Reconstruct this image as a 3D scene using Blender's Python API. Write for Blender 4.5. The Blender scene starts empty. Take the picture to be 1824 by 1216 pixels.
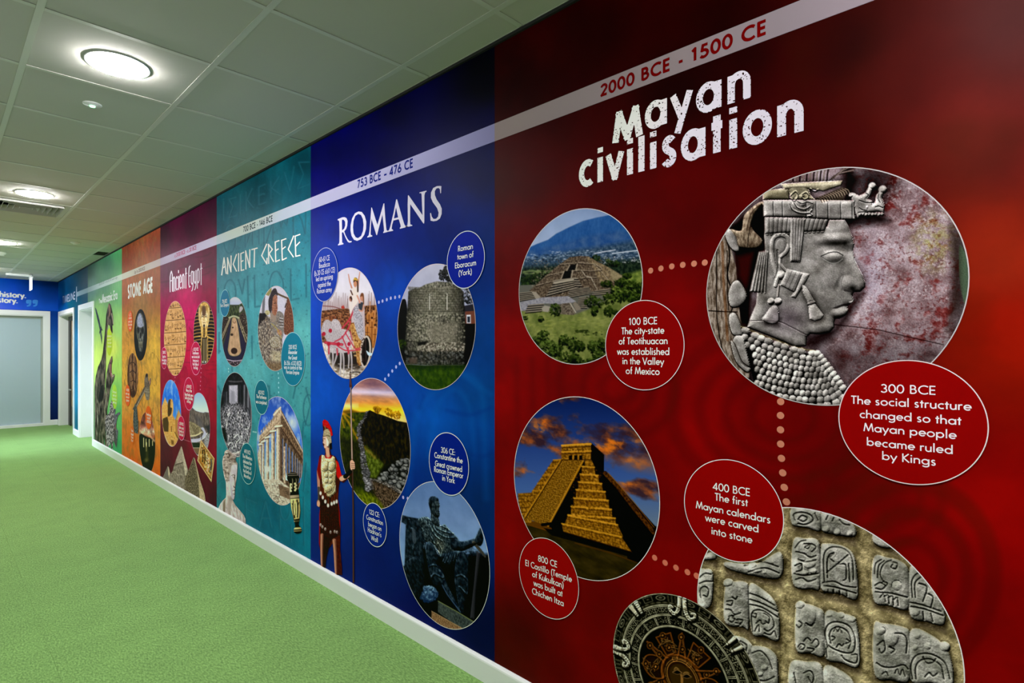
import bpy, bmesh, math, random
import numpy as np
from mathutils import Vector, Matrix

# ---------------------------------------------------------------- camera, light, exposure
SC = bpy.context.scene
COL = SC.collection
CAM_F, CAM_PSI, CAM_HY = 1007.17, 0.7967, 623.05     # focal length (px of 1824), yaw towards the mural wall, horizon row
CAM_D, CAM_Z, CEIL = 1.6346, 1.398, 2.6735           # distance to the mural wall, eye height, ceiling height
_cd = bpy.data.cameras.new('camera')
_cd.sensor_fit = 'HORIZONTAL'
_cd.sensor_width = 36.0
_cd.lens = CAM_F / 1824 * 36.0
_cd.shift_y = (CAM_HY - 608) / 1824
_cd.clip_start = 0.02
_cd.clip_end = 100
cam = bpy.data.objects.new('camera', _cd)
cam.location = (-CAM_D, 0, CAM_Z)
cam.rotation_euler = (math.pi / 2, 0, -CAM_PSI)
COL.objects.link(cam)
SC.camera = cam

SC.view_settings.view_transform = 'Standard'
SC.view_settings.look = 'None'
SC.view_settings.gamma = 1.0
SC.view_settings.use_curve_mapping = False
SC.view_settings.exposure = 0.0

W = bpy.data.worlds.new('world')
SC.world = W
W.use_nodes = True
W.node_tree.nodes['Background'].inputs[0].default_value = (0.62, 0.78, 1.0, 1)
W.node_tree.nodes['Background'].inputs[1].default_value = 2.0

LAMP_POWER = 300.0       # emission strength of the downlight diffusers
LAMP_Y = (-2.965, 0.035, 3.035, 6.035, 9.035, 12.035)
LAMP_X = -1.057


def area_light(name, loc, rot, sx, sy, power, color):
    l = bpy.data.lights.new(name, 'AREA')
    l.shape = 'RECTANGLE'
    l.size = sx
    l.size_y = sy
    l.energy = power
    l.color = color
    o = bpy.data.objects.new(name, l)
    o.location = loc
    o.rotation_euler = rot
    COL.objects.link(o)
    return o


# daylight falling in through the side doorway at the far end of the corridor
day = area_light('doorway_daylight', (-3.7, 10.8, 2.15), (0, math.radians(-62), 0), 0.8, 1.2, 55, (0.74, 0.88, 1.0))
day.data.spread = math.radians(95)
area_light('office_light', (-1.2, 15.2, 2.60), (0, 0, 0), 1.2, 1.2, 26, (0.86, 0.94, 1.0))
# ---------------------------------------------------------------- wall geometry <-> photograph pixels
PS, PC = math.sin(CAM_PSI), math.cos(CAM_PSI)


def wall_px(u, z, x=0.0):
    """point (x, y=u, z) of the room -> pixel of the 1824x1216 photograph"""
    dx = x + CAM_D
    d = dx * PS + u * PC
    return 912 + CAM_F * (dx * PC - u * PS) / d, CAM_HY + CAM_F * (CAM_Z - z) / d


def px_u(px, x=0.0):
    q = (np.asarray(px, float) - 912) / CAM_F
    return (x + CAM_D) * (PC - q * PS) / (PS + q * PC)


def px_wall(px, py, x=0.0):
    u = px_u(px, x)
    d = (x + CAM_D) * PS + u * PC
    return u, CAM_Z - (np.asarray(py, float) - CAM_HY) * d / CAM_F


def fit_circle(xl, xr, yt, yb=None, r=None):
    """circle lying on the wall whose outline touches those pixel columns and rows"""
    u0, u1 = float(px_u(xr)), float(px_u(xl))
    uc, rr = (u0 + u1) / 2, (u1 - u0) / 2
    a = np.linspace(0, 2 * np.pi, 180)
    zc = CAM_Z
    for _ in range(30):
        X, Y = wall_px(uc + rr * np.cos(a), zc + rr * np.sin(a))
        e = (Y.min() - yt) if yb is None else ((Y.min() + Y.max()) - (yt + yb)) / 2
        d = CAM_D * PS + uc * PC
        zc += e * d / CAM_F
    return uc, zc, rr


# ---------------------------------------------------------------- noise
_rs = np.random.RandomState(7)
_PERM = _rs.permutation(256)
_PERM = np.concatenate([_PERM, _PERM])
_GR = _rs.rand(512).astype(np.float32) * 2 * np.pi
_GX, _GY = np.cos(_GR), np.sin(_GR)


def pnoise(x, y, seed=0):
    x = x + seed * 17.31
    y = y + seed * 9.77
    xi = np.floor(x).astype(int)
    yi = np.floor(y).astype(int)
    xf, yf = x - xi, y - yi
    xi &= 255
    yi &= 255
    sx = xf * xf * xf * (xf * (xf * 6 - 15) + 10)
    sy = yf * yf * yf * (yf * (yf * 6 - 15) + 10)

    def g(i, j, fx, fy):
        h = _PERM[(_PERM[(xi + i) & 255] + yi + j) & 255]
        return _GX[h] * fx + _GY[h] * fy
    a = g(0, 0, xf, yf)
    b = g(1, 0, xf - 1, yf)
    c = g(0, 1, xf, yf - 1)
    d = g(1, 1, xf - 1, yf - 1)
    return (a + (b - a) * sx) * (1 - sy) + (c + (d - c) * sx) * sy


def fbm(x, y, seed=0, octv=4):
    s, a, t = 0, 1.0, 0
    for k in range(octv):
        s = s + a * pnoise(x * 2 ** k, y * 2 ** k, seed + k * 3)
        t += a
        a *= 0.55
    return s / t * 1.5


def catmull(pts, closed=True, n=6):
    p = np.array(pts, float)
    m = len(p)
    out = []
    rng = range(m) if closed else range(m - 1)
    for i in rng:
        if closed:
            a, b, c, d = p[i - 1], p[i], p[(i + 1) % m], p[(i + 2) % m]
        else:
            a, b, c, d = p[max(i - 1, 0)], p[i], p[i + 1], p[min(i + 2, m - 1)]
        for k in range(n):
            t = k / n
            out.append(0.5 * ((2 * b) + (c - a) * t + (2 * a - 5 * b + 4 * c - d) * t * t + (3 * b - a - 3 * c + d) * t ** 3))
    if not closed:
        out.append(p[-1])
    return np.array(out)


def sdf_poly(X, Y, P):
    d = np.full(X.shape, 1e18)
    ins = np.zeros(X.shape, bool)
    n = len(P)
    for i in range(n):
        ax, ay = P[i]
        bx, by = P[(i + 1) % n]
        ex, ey = bx - ax, by - ay
        wx, wy = X - ax, Y - ay
        L = ex * ex + ey * ey + 1e-12
        t = np.clip((wx * ex + wy * ey) / L, 0, 1)
        d = np.minimum(d, (wx - ex * t) ** 2 + (wy - ey * t) ** 2)
        if ay != by:
            c = ((ay > Y) != (by > Y)) & (X < ex * (Y - ay) / (by - ay) + ax)
            ins ^= c
    d = np.sqrt(d)
    return np.where(ins, -d, d)


def sdf_line(X, Y, P, w0, w1=None):
    """distance to a stroke; w = half width, running from w0 to w1"""
    d = np.full(X.shape, 1e9)
    n = len(P) - 1
    for i in range(n):
        ax, ay = P[i]
        bx, by = P[i + 1]
        ex, ey = bx - ax, by - ay
        wx, wy = X - ax, Y - ay
        t = np.clip((wx * ex + wy * ey) / (ex * ex + ey * ey + 1e-12), 0, 1)
        w = w0 if w1 is None else w0 + (w1 - w0) * (i + t) / n
        d = np.minimum(d, np.sqrt((wx - ex * t) ** 2 + (wy - ey * t) ** 2) - w)
    return d


def box_blur(a, r):
    r = int(max(1, r))
    for ax in (0, 1):
        for _ in range(2):
            p = np.pad(a, [(r + 1, r) if k == ax else (0, 0) for k in (0, 1)], mode='edge')
            c = np.cumsum(p, axis=ax)
            n = a.shape[ax]
            w = 2 * r + 1
            a = (np.take(c, range(w, w + n), axis=ax) - np.take(c, range(0, n), axis=ax)) / w
    return a


class Pic:
    """a printed picture: colours on a fine lattice of the wall, drawn with shapes given in photograph coordinates"""

    def __init__(s, xl, xr, z0, z1, step=1.0, stepy=None, ncap=420):
        nx = int(min(ncap, max(24, math.ceil((xr - xl) / step))))
        X1 = np.linspace(xl, xr, nx + 1)
        u = px_u(X1)
        dmin = CAM_D * PS + u.min() * PC
        ny = int(min(ncap * 2, max(24, math.ceil((z1 - z0) * CAM_F / dmin / (stepy or step)))))
        s.U, s.Z = np.meshgrid(u, np.linspace(z1, z0, ny + 1))
        s.X, s.Y = wall_px(s.U, s.Z)
        s.img = np.zeros(s.X.shape + (3,))
        s.h = np.zeros(s.X.shape)
        s.mask = None
        s.fr = (0., 0., 1.)

    def frame(s, x0, y0, k):
        s.fr = (x0, y0, k)
        return s

    def P(s, pts, smooth=False, closed=True):
        p = np.array(pts, float)
        x0, y0, k = s.fr
        p = p * k + (x0, y0)
        return catmull(p, closed) if smooth else p

    def n(s, sc, seed=0, octv=4, ax=1.0):
        """fbm noise with features of sc metres (ax > 1 stretches it sideways)"""
        return fbm(s.U / (sc * ax), s.Z / sc, seed, octv)

    def _box(s, P, m):
        x0, y0 = P.min(0) - m
        x1, y1 = P.max(0) + m
        i0, i1, j0, j1 = s._win(x0, y0, x1, y1)
        if i1 <= i0 or j1 <= j0:
            return None
        return slice(i0, i1), slice(j0, j1)

    def _mix(s, sl, m, col):
        if isinstance(col, np.ndarray) and col.ndim == 3:
            col = col[sl]
        m = m[..., None]
        s.img[sl] = s.img[sl] * (1 - m) + np.asarray(col, float) * m

    def bg(s, col):
        s.img[:] = np.asarray(col, float)

    def vgrad(s, stops):
        """vertical gradient by photograph row (frame coordinates)"""
        ys = [a * s.fr[2] + s.fr[1] for a, _ in stops]
        for k in range(3):
            s.img[..., k] = np.interp(s.Y, ys, [c[k] for _, c in stops])

    def sd(s, kind, pts, smooth=False, w=1, w1=None, m=4):
        P = s.P(pts, smooth, kind == 'p')
        k = s.fr[2]
        sl = s._box(P, m + (max(w, w1 or 0) * k if kind == 'l' else 0))
        if sl is None:
            return None, None
        if kind == 'p':
            return sl, sdf_poly(s.X[sl], s.Y[sl], P)
        return sl, sdf_line(s.X[sl], s.Y[sl], P, w * k / 2, None if w1 is None else w1 * k / 2)

    def poly(s, pts, col, smooth=False, soft=0.7, a=1.0):
        sl, d = s.sd('p', pts, smooth, m=soft * 2 + 2)
        if sl:
            s._mix(sl, np.clip(0.5 - d / (2 * soft), 0, 1) * a, col)

    def line(s, pts, w, col, smooth=False, soft=0.6, a=1.0, w1=None):
        sl, d = s.sd('l', pts, smooth, w, w1, m=soft * 2 + 2)
        if sl:
            s._mix(sl, np.clip(0.5 - d / (2 * soft), 0, 1) * a, col)

    def ellp(s, cx, cy, rx, ry, ang=0, n=20):
        t = np.linspace(0, 2 * np.pi, n, endpoint=False)
        ca, sa = math.cos(math.radians(ang)), math.sin(math.radians(ang))
        return [(cx + rx * math.cos(q) * ca - ry * math.sin(q) * sa, cy + rx * math.cos(q) * sa + ry * math.sin(q) * ca) for q in t]

    def ell(s, cx, cy, rx, ry, col, ang=0, soft=0.7, a=1.0):
        x0, y0, k = s.fr
        cx, cy, rx, ry = cx * k + x0, cy * k + y0, max(rx * k, .3), max(ry * k, .3)
        R = max(rx, ry) + soft + 1
        i0, i1, j0, j1 = s._win(cx - R, cy - R, cx + R, cy + R)
        if i1 <= i0 or j1 <= j0:
            return
        sl = (slice(i0, i1), slice(j0, j1))
        ca, sa = math.cos(math.radians(ang)), math.sin(math.radians(ang))
        dx, dy = s.X[sl] - cx, s.Y[sl] - cy
        e = np.sqrt(((dx * ca + dy * sa) / rx) ** 2 + ((-dx * sa + dy * ca) / ry) ** 2)
        s._mix(sl, np.clip(0.5 - (e - 1) * min(rx, ry) / (2 * soft), 0, 1) * a, col)

    def _win(s, x0, y0, x1, y1):
        """index window of the lattice that covers a pixel rectangle"""
        X = s.X[0]
        j0, j1 = np.searchsorted(X, [x0, x1])
        j0, j1 = max(0, j0 - 1), min(len(X), j1 + 1)
        if j1 <= j0:
            return 0, 0, 0, 0
        A_, B_ = s.Y[:, j0], s.Y[:, j1 - 1]
        i0 = min(np.searchsorted(A_, y0), np.searchsorted(B_, y0)) - 1
        i1 = max(np.searchsorted(A_, y1), np.searchsorted(B_, y1)) + 1
        return max(0, i0), min(len(A_), i1), j0, j1

    def leaves(s, cx, cy, rx, ry, n, lo, hi, r=4, seed=0, lit=0.7):
        """cluster of small leaf dabs, lighter towards its upper side"""
        rs = np.random.RandomState(seed)
        lo, hi = np.array(lo, float), np.array(hi, float)
        for _ in range(n):
            q, w = rs.rand() * 2 * np.pi, math.sqrt(rs.rand())
            ox, oy = math.cos(q) * w, math.sin(q) * w
            t = np.clip(.35 - oy * .5 * lit + rs.randn() * .28, 0, 1)
            s.ell(cx + ox * rx, cy + oy * ry, r * (.5 + rs.rand()), r * (.4 + .8 * rs.rand()), lo + (hi - lo) * t, rs.rand() * 180, a=.85)

    def speck(s, x0, y0, x1, y1, n, cols, r=2, seed=0, a=.8, ang=None, asp=1.0):
        rs = np.random.RandomState(seed)
        for _ in range(n):
            c = cols[rs.randint(len(cols))]
            q = r * (.4 + rs.rand())
            s.ell(x0 + (x1 - x0) * rs.rand(), y0 + (y1 - y0) * rs.rand(), q * asp, q, c, rs.rand() * 180 if ang is None else ang, a=a)

    # relief: heights in pixels, shaded at the end
    def hp(s, pts, h, bev=3, smooth=False, mode='max', base=0.0):
        sl, d = s.sd('p', pts, smooth, m=2)
        if sl:
            t = np.clip(-d / bev, 0, 1)
            v = base + h * np.sqrt(1 - (1 - t) ** 2)
            s._h(sl, np.where(d < 0, v, 0), d, mode)

    def hl(s, pts, w, h, smooth=False, mode='add', w1=None):
        sl, d = s.sd('l', pts, smooth, w, w1, m=2)
        if sl:
            r = max(w, w1 or 0) * s.fr[2] / 2
            t = np.clip(-d / r, 0, 1)
            s._h(sl, h * np.sqrt(np.clip(1 - (1 - t) ** 2, 0, 1)), d, mode)

    def _h(s, sl, v, d, mode):
        if mode == 'max':
            s.h[sl] = np.maximum(s.h[sl], v)
        elif mode == 'set':
            s.h[sl] = np.where(d < 0, v, s.h[sl])
        else:
            s.h[sl] += v

    def dome(s, cx, cy, rx, ry, h, ang=0, mode='max'):
        x0, y0, k = s.fr
        cx, cy, rx, ry = cx * k + x0, cy * k + y0, rx * k, ry * k
        ca, sa = math.cos(math.radians(ang)), math.sin(math.radians(ang))
        m_ = max(rx, ry)
        sl = s._box(np.array([(cx - m_, cy - m_), (cx + m_, cy + m_)]), 1)
        if sl is None:
            return
        dx, dy = s.X[sl] - cx, s.Y[sl] - cy
        e = ((dx * ca + dy * sa) / rx) ** 2 + ((-dx * sa + dy * ca) / ry) ** 2
        s._h(sl, h * np.sqrt(np.clip(1 - e, 0, 1)), e - 1, mode)

    def bump(s, cx, cy, rx, ry, h, ang=0):
        """soft swelling without an edge"""
        x0, y0, k = s.fr
        cx, cy, rx, ry = cx * k + x0, cy * k + y0, rx * k, ry * k
        ca, sa = math.cos(math.radians(ang)), math.sin(math.radians(ang))
        dx, dy = s.X - cx, s.Y - cy
        e = ((dx * ca + dy * sa) / rx) ** 2 + ((-dx * sa + dy * ca) / ry) ** 2
        s.h += h * np.clip(1 - e, 0, 1) ** 2

    def shade(s, k=0.35, lx=-0.45, ly=-0.9, ao=0.06, aor=6, lo=0.12, hi=1.7):
        gx = np.gradient(s.h, axis=1) / np.gradient(s.X, axis=1)
        gy = np.gradient(s.h, axis=0) / np.gradient(s.Y, axis=0)
        f = 1 + k * (gx * -lx + gy * -ly) * 1.0
        o = s.h - box_blur(s.h, aor)
        f = f + ao * o
        return np.clip(f, lo, hi)

    def disc_mask(s, uc, zc, r):
        s.mask = np.hypot(s.U - uc, s.Z - zc) - r
        s.circle = (uc, zc, r)
        return s

    def mask_add(s, d):
        s.mask = d if s.mask is None else np.minimum(s.mask, d)

    def mask_poly(s, pts, smooth=False):
        s.mask_add(sdf_poly(s.X, s.Y, s.P(pts, smooth)))

    def mask_line(s, pts, w, smooth=False, w1=None):
        k = s.fr[2]
        s.mask_add(sdf_line(s.X, s.Y, s.P(pts, smooth, False), w * k / 2, None if w1 is None else w1 * k / 2))


def s2l(c):
    c = np.clip(np.asarray(c, float) / 255.0, 0, 1)
    return np.where(c <= 0.04045, c / 12.92, ((c + 0.055) / 1.055) ** 2.4)


def wall_light(U, Z):
    """relative daylight-free lighting of the mural wall, used to turn photographed colours into print colours"""
    e = 0
    for ly in LAMP_Y:
        dz = CEIL - 0.02 - Z
        d2 = LAMP_X ** 2 + (U - ly) ** 2 + dz ** 2
        e = e + np.abs(LAMP_X) * np.maximum(dz, 0) / d2 ** 2
    return E_DIR * e + E_AMB + .60 * np.exp(-((U - 11) / 1.15) ** 2)


E_DIR, E_AMB = 3.95, 0.27
GLOSS = .0022      # light the satin vinyl reflects at the surface
E_TINT = np.array((.99, 1.045, .94))


def idw(p, pts, pw=2.6, ay=1.0):
    """smooth colour field through control points (photo x, photo y, colour)"""
    num = np.zeros(p.X.shape + (3,))
    den = np.zeros(p.X.shape)
    for x, y, c in pts:
        w = 1 / (((p.X - x) ** 2 + ((p.Y - y) * ay) ** 2) ** (pw / 2) + 30)
        num += w[..., None] * np.array(c, float)
        den += w
    p.img[:] = num / den[..., None]


def disc_pic(ext, step=1.0, **kw):
    uc, zc, r = fit_circle(*ext)
    p = Pic(ext[0], ext[1], zc - r, zc + r, step, **kw)
    p.disc_mask(uc, zc, r)
    return p
# ---------------------------------------------------------------- geometric stroke alphabet (cap height 1)
def A(cx, cy, rx, ry, a0, a1, n=14):
    n = max(3, int(abs(a1 - a0) / 360 * 22) + 1)
    return [(cx + rx * math.cos(math.radians(a0 + (a1 - a0) * i / n)), cy + ry * math.sin(math.radians(a0 + (a1 - a0) * i / n))) for i in range(n + 1)]


_X = 0.62     # x-height
_r = _X / 2
FONT = {
    ' ': (.30, []),
    '-': (.34, [[(.04, .36), (.30, .36)]]),
    '–': (.52, [[(.04, .36), (.48, .36)]]),
    '.': (.20, [[(.10, -.01), (.10, .12)]]),
    ',': (.20, [[(.12, .10), (.05, -.14)]]),
    ':': (.22, [[(.11, 0), (.11, .13)], [(.11, .48), (.11, .61)]]),
    "'": (.18, [[(.10, 1.0), (.07, .74)]]),
    '(': (.30, [A(.44, .40, .34, .70, 118, 242)]),
    ')': (.30, [A(-.14, .40, .34, .70, 62, -62)]),
    '0': (.60, [A(.30, .5, .24, .47, 0, 360)]),
    '1': (.44, [[(.06, .78), (.25, .95), (.25, 0)]]),
    '2': (.58, [A(.29, .70, .215, .25, 165, -25) + [(.09, .045), (.53, .045)]]),
    '3': (.58, [A(.27, .725, .19, .23, 150, -88), A(.27, .265, .225, .235, 88, -150)]),
    '4': (.62, [[(.42, 0), (.42, .94), (.05, .26), (.58, .26)]]),
    '5': (.58, [[(.50, .95), (.20, .95), (.14, .56)] + A(.26, .30, .24, .265, 112, -148)]),
    '6': (.60, [A(.30, .27, .23, .235, 0, 360), [(.10, .38), (.42, .99)]]),
    '7': (.54, [[(.03, .95), (.47, .95), (.13, 0)]]),
    '8': (.58, [A(.29, .74, .18, .22, 0, 360), A(.29, .265, .22, .235, 0, 360)]),
    '9': (.60, [A(.30, .71, .23, .235, 0, 360), [(.50, .60), (.18, 0)]]),
    'A': (.74, [[(.03, 0), (.37, 1.0), (.71, 0)], [(.16, .33), (.58, .33)]]),
    'B': (.58, [[(.10, 0), (.10, .955), (.26, .955)] + A(.27, .74, .17, .215, 90, -90) + [(.10, .525)], [(.10, .045), (.28, .045)] + A(.28, .29, .22, .245, -90, 90)]),
    'C': (.76, [A(.48, .5, .40, .47, 48, 312)]),
    'E': (.54, [[(.48, .955), (.10, .955), (.10, .045), (.48, .045)], [(.10, .51), (.45, .51)]]),
    'F': (.50, [[(.46, .955), (.10, .955), (.10, 0)], [(.10, .51), (.42, .51)]]),
    'G': (.84, [A(.48, .5, .40, .47, 48, 340) + [(.86, .46), (.50, .46)]]),
    'H': (.70, [[(.10, 0), (.10, 1)], [(.60, 0), (.60, 1)], [(.10, .52), (.60, .52)]]),
    'I': (.26, [[(.13, 0), (.13, 1)]]),
    'K': (.62, [[(.10, 0), (.10, 1)], [(.56, 1), (.14, .50), (.60, 0)]]),
    'M': (.90, [[(.05, 0), (.18, .97), (.45, .10), (.72, .97), (.85, 0)]]),
    'N': (.76, [[(.10, 0), (.10, .93), (.66, .07), (.66, 1)]]),
    'O': (.92, [A(.46, .5, .40, .47, 0, 360)]),
    'P': (.54, [[(.10, 0), (.10, .955), (.26, .955)] + A(.27, .70, .20, .255, 90, -90) + [(.10, .445)]]),
    'R': (.58, [[(.10, 0), (.10, .955), (.26, .955)] + A(.27, .72, .19, .235, 90, -90) + [(.10, .485)], [(.27, .485), (.53, 0)]]),
    'S': (.54, [A(.27, .73, .17, .225, 35, 250) + A(.26, .26, .195, .225, 72, -145)]),
    'T': (.52, [[(.01, .955), (.51, .955)], [(.26, .955), (.26, 0)]]),
    'V': (.68, [[(.02, 1), (.34, .03), (.66, 1)]]),
    'W': (1.02, [[(.02, 1), (.27, .05), (.51, .93), (.75, .05), (1.0, 1)]]),
    'Y': (.60, [[(.02, 1), (.30, .47), (.58, 1)], [(.30, .47), (.30, 0)]]),
    'Z': (.56, [[(.05, .955), (.50, .955), (.05, .045), (.53, .045)]]),
    'D': (.74, [[(.10, .045), (.10, .955), (.26, .955)] + A(.26, .5, .40, .455, 90, -90) + [(.10, .045)]]),
    'L': (.44, [[(.10, 1), (.10, .045), (.42, .045)]]),
    'U': (.66, [[(.10, 1), (.10, .30)] + A(.33, .28, .23, .25, 180, 360) + [(.56, 1)]]),
    'a': (.68, [A(.33, _r, .25, .27, 0, 360), [(.59, 0), (.59, _X)]]),
    'b': (.68, [A(.35, _r, .25, .27, 0, 360), [(.09, 0), (.09, 1.04)]]),
    'c': (.53, [A(.33, _r, .25, .27, 52, 308)]),
    'd': (.68, [A(.33, _r, .25, .27, 0, 360), [(.59, 0), (.59, 1.04)]]),
    'e': (.62, [[(.08, _r), (.56, _r)] + A(.32, _r, .24, .27, 0, 318)]),
    'f': (.34, [A(.28, .87, .13, .15, 75, 180) + [(.15, 0)], [(.01, .58), (.31, .58)]]),
    'g': (.68, [A(.33, _r, .25, .27, 0, 360), [(.59, _X), (.59, -.06)] + A(.34, -.06, .25, .20, 0, -150)]),
    'h': (.58, [[(.09, 0), (.09, 1.04)], [(.09, .36)] + A(.29, .38, .20, .20, 180, 0) + [(.49, 0)]]),
    'i': (.22, [[(.11, 0), (.11, _X)], [(.11, .78), (.11, .92)]]),
    'j': (.22, [[(.11, _X), (.11, -.24)], [(.11, .78), (.11, .92)]]),
    'k': (.52, [[(.09, 0), (.09, 1.04)], [(.45, _X), (.12, .33), (.50, 0)]]),
    'l': (.22, [[(.11, 0), (.11, 1.04)]]),
    'm': (.86, [[(.09, 0), (.09, _X)], [(.09, .38)] + A(.26, .40, .17, .18, 180, 0) + [(.43, 0)], [(.43, .38)] + A(.60, .40, .17, .18, 180, 0) + [(.77, 0)]]),
    'n': (.58, [[(.09, 0), (.09, _X)], [(.09, .36)] + A(.29, .38, .20, .20, 180, 0) + [(.49, 0)]]),
    'o': (.66, [A(.33, _r, .26, .27, 0, 360)]),
    'p': (.68, [A(.35, _r, .25, .27, 0, 360), [(.09, _X), (.09, -.32)]]),
    'q': (.68, [A(.33, _r, .25, .27, 0, 360), [(.59, _X), (.59, -.32)]]),
    'r': (.38, [[(.09, 0), (.09, _X)], [(.09, .34)] + A(.27, .38, .18, .20, 180, 62)]),
    's': (.44, [A(.23, .455, .12, .13, 35, 245) + A(.21, .165, .135, .135, 68, -150)]),
    't': (.32, [[(.16, .84), (.16, 0)], [(.01, .58), (.31, .58)]]),
    'u': (.58, [[(.09, _X), (.09, .26)] + A(.29, .24, .20, .21, 180, 360) + [(.49, _X)], [(.49, 0), (.49, _X)]]),
    'v': (.52, [[(.02, _X), (.26, .03), (.50, _X)]]),
    'w': (.78, [[(.02, _X), (.21, .04), (.39, .58), (.57, .04), (.76, _X)]]),
    'x': (.50, [[(.02, _X), (.48, 0)], [(.48, _X), (.02, 0)]]),
    'y': (.54, [[(.02, _X), (.27, .05)], [(.52, _X), (.15, -.32)]]),
    'z': (.48, [[(.04, .575), (.43, .575), (.04, .045), (.45, .045)]]),
}


def layout(txt, track=0.0):
    """-> total width, list of strokes in cap-height units"""
    x, out = 0.0, []
    for ch in txt:
        w, paths = FONT[ch]
        out += [[(px + x, py) for px, py in p] for p in paths]
        x += w + track
    return x - track, out


def strip(P, w):
    """flat ribbon of width w along the points P -> quads as four corners; sharp corners start a new run"""
    P = np.array(P, float)
    keep = [0] + [i for i in range(1, len(P)) if np.hypot(*(P[i] - P[i - 1])) > 1e-6]
    P = P[keep]
    runs, cur = [], [P[0]]
    for i in range(1, len(P)):
        cur.append(P[i])
        if i < len(P) - 1:
            a, b = P[i] - P[i - 1], P[i + 1] - P[i]
            if a @ b < .35 * np.hypot(*a) * np.hypot(*b):
                runs.append((cur, True))
                cur = [P[i]]
    runs.append((cur, False))
    if len(runs) == 1:
        return _run(P, w)
    out = []
    for k, (r, _) in enumerate(runs):
        r = np.array(r)
        e = w * .36
        if k > 0:
            d = r[0] - r[1]
            r[0] = r[0] + d / np.hypot(*d) * e
        if k < len(runs) - 1:
            d = r[-1] - r[-2]
            r[-1] = r[-1] + d / np.hypot(*d) * e
        out += _run(r, w)
    return out


def _run(P, w):
    n = len(P)
    closed = n > 4 and np.hypot(*(P[0] - P[-1])) < 1e-4
    L, R = [], []
    for i in range(n):
        a = P[i] - P[i - 1] if i > 0 else (P[-1] - P[-2] if closed else P[1] - P[0])
        b = P[i + 1] - P[i] if i < n - 1 else (P[1] - P[0] if closed else P[-1] - P[-2])
        a = a / np.hypot(*a)
        b = b / np.hypot(*b)
        m = np.array([-a[1] - b[1], a[0] + b[0]])
        m = m / max(np.hypot(*m), 1e-6)
        k = 1.0 / max(0.6, m @ np.array([-a[1], a[0]]))
        L.append(P[i] + m * w / 2 * k)
        R.append(P[i] - m * w / 2 * k)
    return [(L[i], L[i + 1], R[i + 1], R[i]) for i in range(n - 1)]
# ---------------------------------------------------------------- object helpers
MATS = {}


def mat(name, col=None, rough=0.5, spec=0.5, metal=0.0, emit=None, estr=0.0, vcol=False, bump=None, noise=None, coat=0.0):
    if name in MATS:
        return MATS[name]
    m = bpy.data.materials.new(name)
    m.use_nodes = True
    nt = m.node_tree
    b = nt.nodes['Principled BSDF']
    b.inputs['Roughness'].default_value = rough
    b.inputs['Specular IOR Level'].default_value = spec
    b.inputs['Metallic'].default_value = metal
    b.inputs['Coat Weight'].default_value = coat
    if col is not None:
        b.inputs['Base Color'].default_value = tuple(col) + (1,)
    if vcol:
        a = nt.nodes.new('ShaderNodeVertexColor')
        a.layer_name = 'print'
        nt.links.new(a.outputs['Color'], b.inputs['Base Color'])
    if emit is not None:
        b.inputs['Emission Color'].default_value = tuple(emit) + (1,)
        b.inputs['Emission Strength'].default_value = estr
    tc = None
    if bump or noise:
        tc = nt.nodes.new('ShaderNodeTexCoord')
    if noise:      # (scale, amount)
        t = nt.nodes.new('ShaderNodeTexNoise')
        t.inputs['Scale'].default_value = noise[0]
        t.inputs['Detail'].default_value = 5
        nt.links.new(tc.outputs['Object'], t.inputs['Vector'])
        r = nt.nodes.new('ShaderNodeMapRange')
        r.inputs['To Min'].default_value = 1 - noise[1]
        r.inputs['To Max'].default_value = 1 + noise[1]
        nt.links.new(t.outputs['Fac'], r.inputs['Value'])
        mx = nt.nodes.new('ShaderNodeVectorMath')
        mx.operation = 'SCALE'
        mx.inputs[0].default_value = tuple(col)
        nt.links.new(r.outputs['Result'], mx.inputs['Scale'])
        nt.links.new(mx.outputs['Vector'], b.inputs['Base Color'])
    if bump:       # (scale, strength, distance)
        t = nt.nodes.new('ShaderNodeTexNoise')
        t.inputs['Scale'].default_value = bump[0]
        t.inputs['Detail'].default_value = 3
        nt.links.new(tc.outputs['Object'], t.inputs['Vector'])
        bp = nt.nodes.new('ShaderNodeBump')
        bp.inputs['Strength'].default_value = bump[1]
        bp.inputs['Distance'].default_value = bump[2]
        nt.links.new(t.outputs['Fac'], bp.inputs['Height'])
        nt.links.new(bp.outputs['Normal'], b.inputs['Normal'])
    MATS[name] = m
    return m


def link(o, parent=None, label=None, cat=None, group=None, kind=None):
    COL.objects.link(o)
    if parent is not None:
        o.parent = parent
        o.matrix_parent_inverse = Matrix.Translation(parent.location).inverted()
    if label:
        o['label'] = label
    if cat:
        o['category'] = cat
    if group:
        o['group'] = group
    if kind:
        o['kind'] = kind
    return o


def empty(name, loc, label=None, cat=None, group=None, kind=None):
    o = bpy.data.objects.new(name, None)
    o.location = loc
    o.empty_display_size = 0.1
    return link(o, None, label, cat, group, kind)


def mesh_obj(name, V, F, m, parent=None, smooth=False, **kw):
    me = bpy.data.meshes.new(name)
    me.from_pydata([tuple(map(float, v)) for v in V], [], [tuple(map(int, f)) for f in F])
    me.materials.append(m)
    if smooth:
        me.shade_smooth()
    me.update()
    o = bpy.data.objects.new(name, me)
    return link(o, parent, **kw)


def box_vf(x0, x1, y0, y1, z0, z1, V, F):
    b = len(V)
    V += [(x0, y0, z0), (x1, y0, z0), (x1, y1, z0), (x0, y1, z0), (x0, y0, z1), (x1, y0, z1), (x1, y1, z1), (x0, y1, z1)]
    F += [tuple(b + i for i in f) for f in ((0, 3, 2, 1), (4, 5, 6, 7), (0, 1, 5, 4), (1, 2, 6, 5), (2, 3, 7, 6), (3, 0, 4, 7))]


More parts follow.
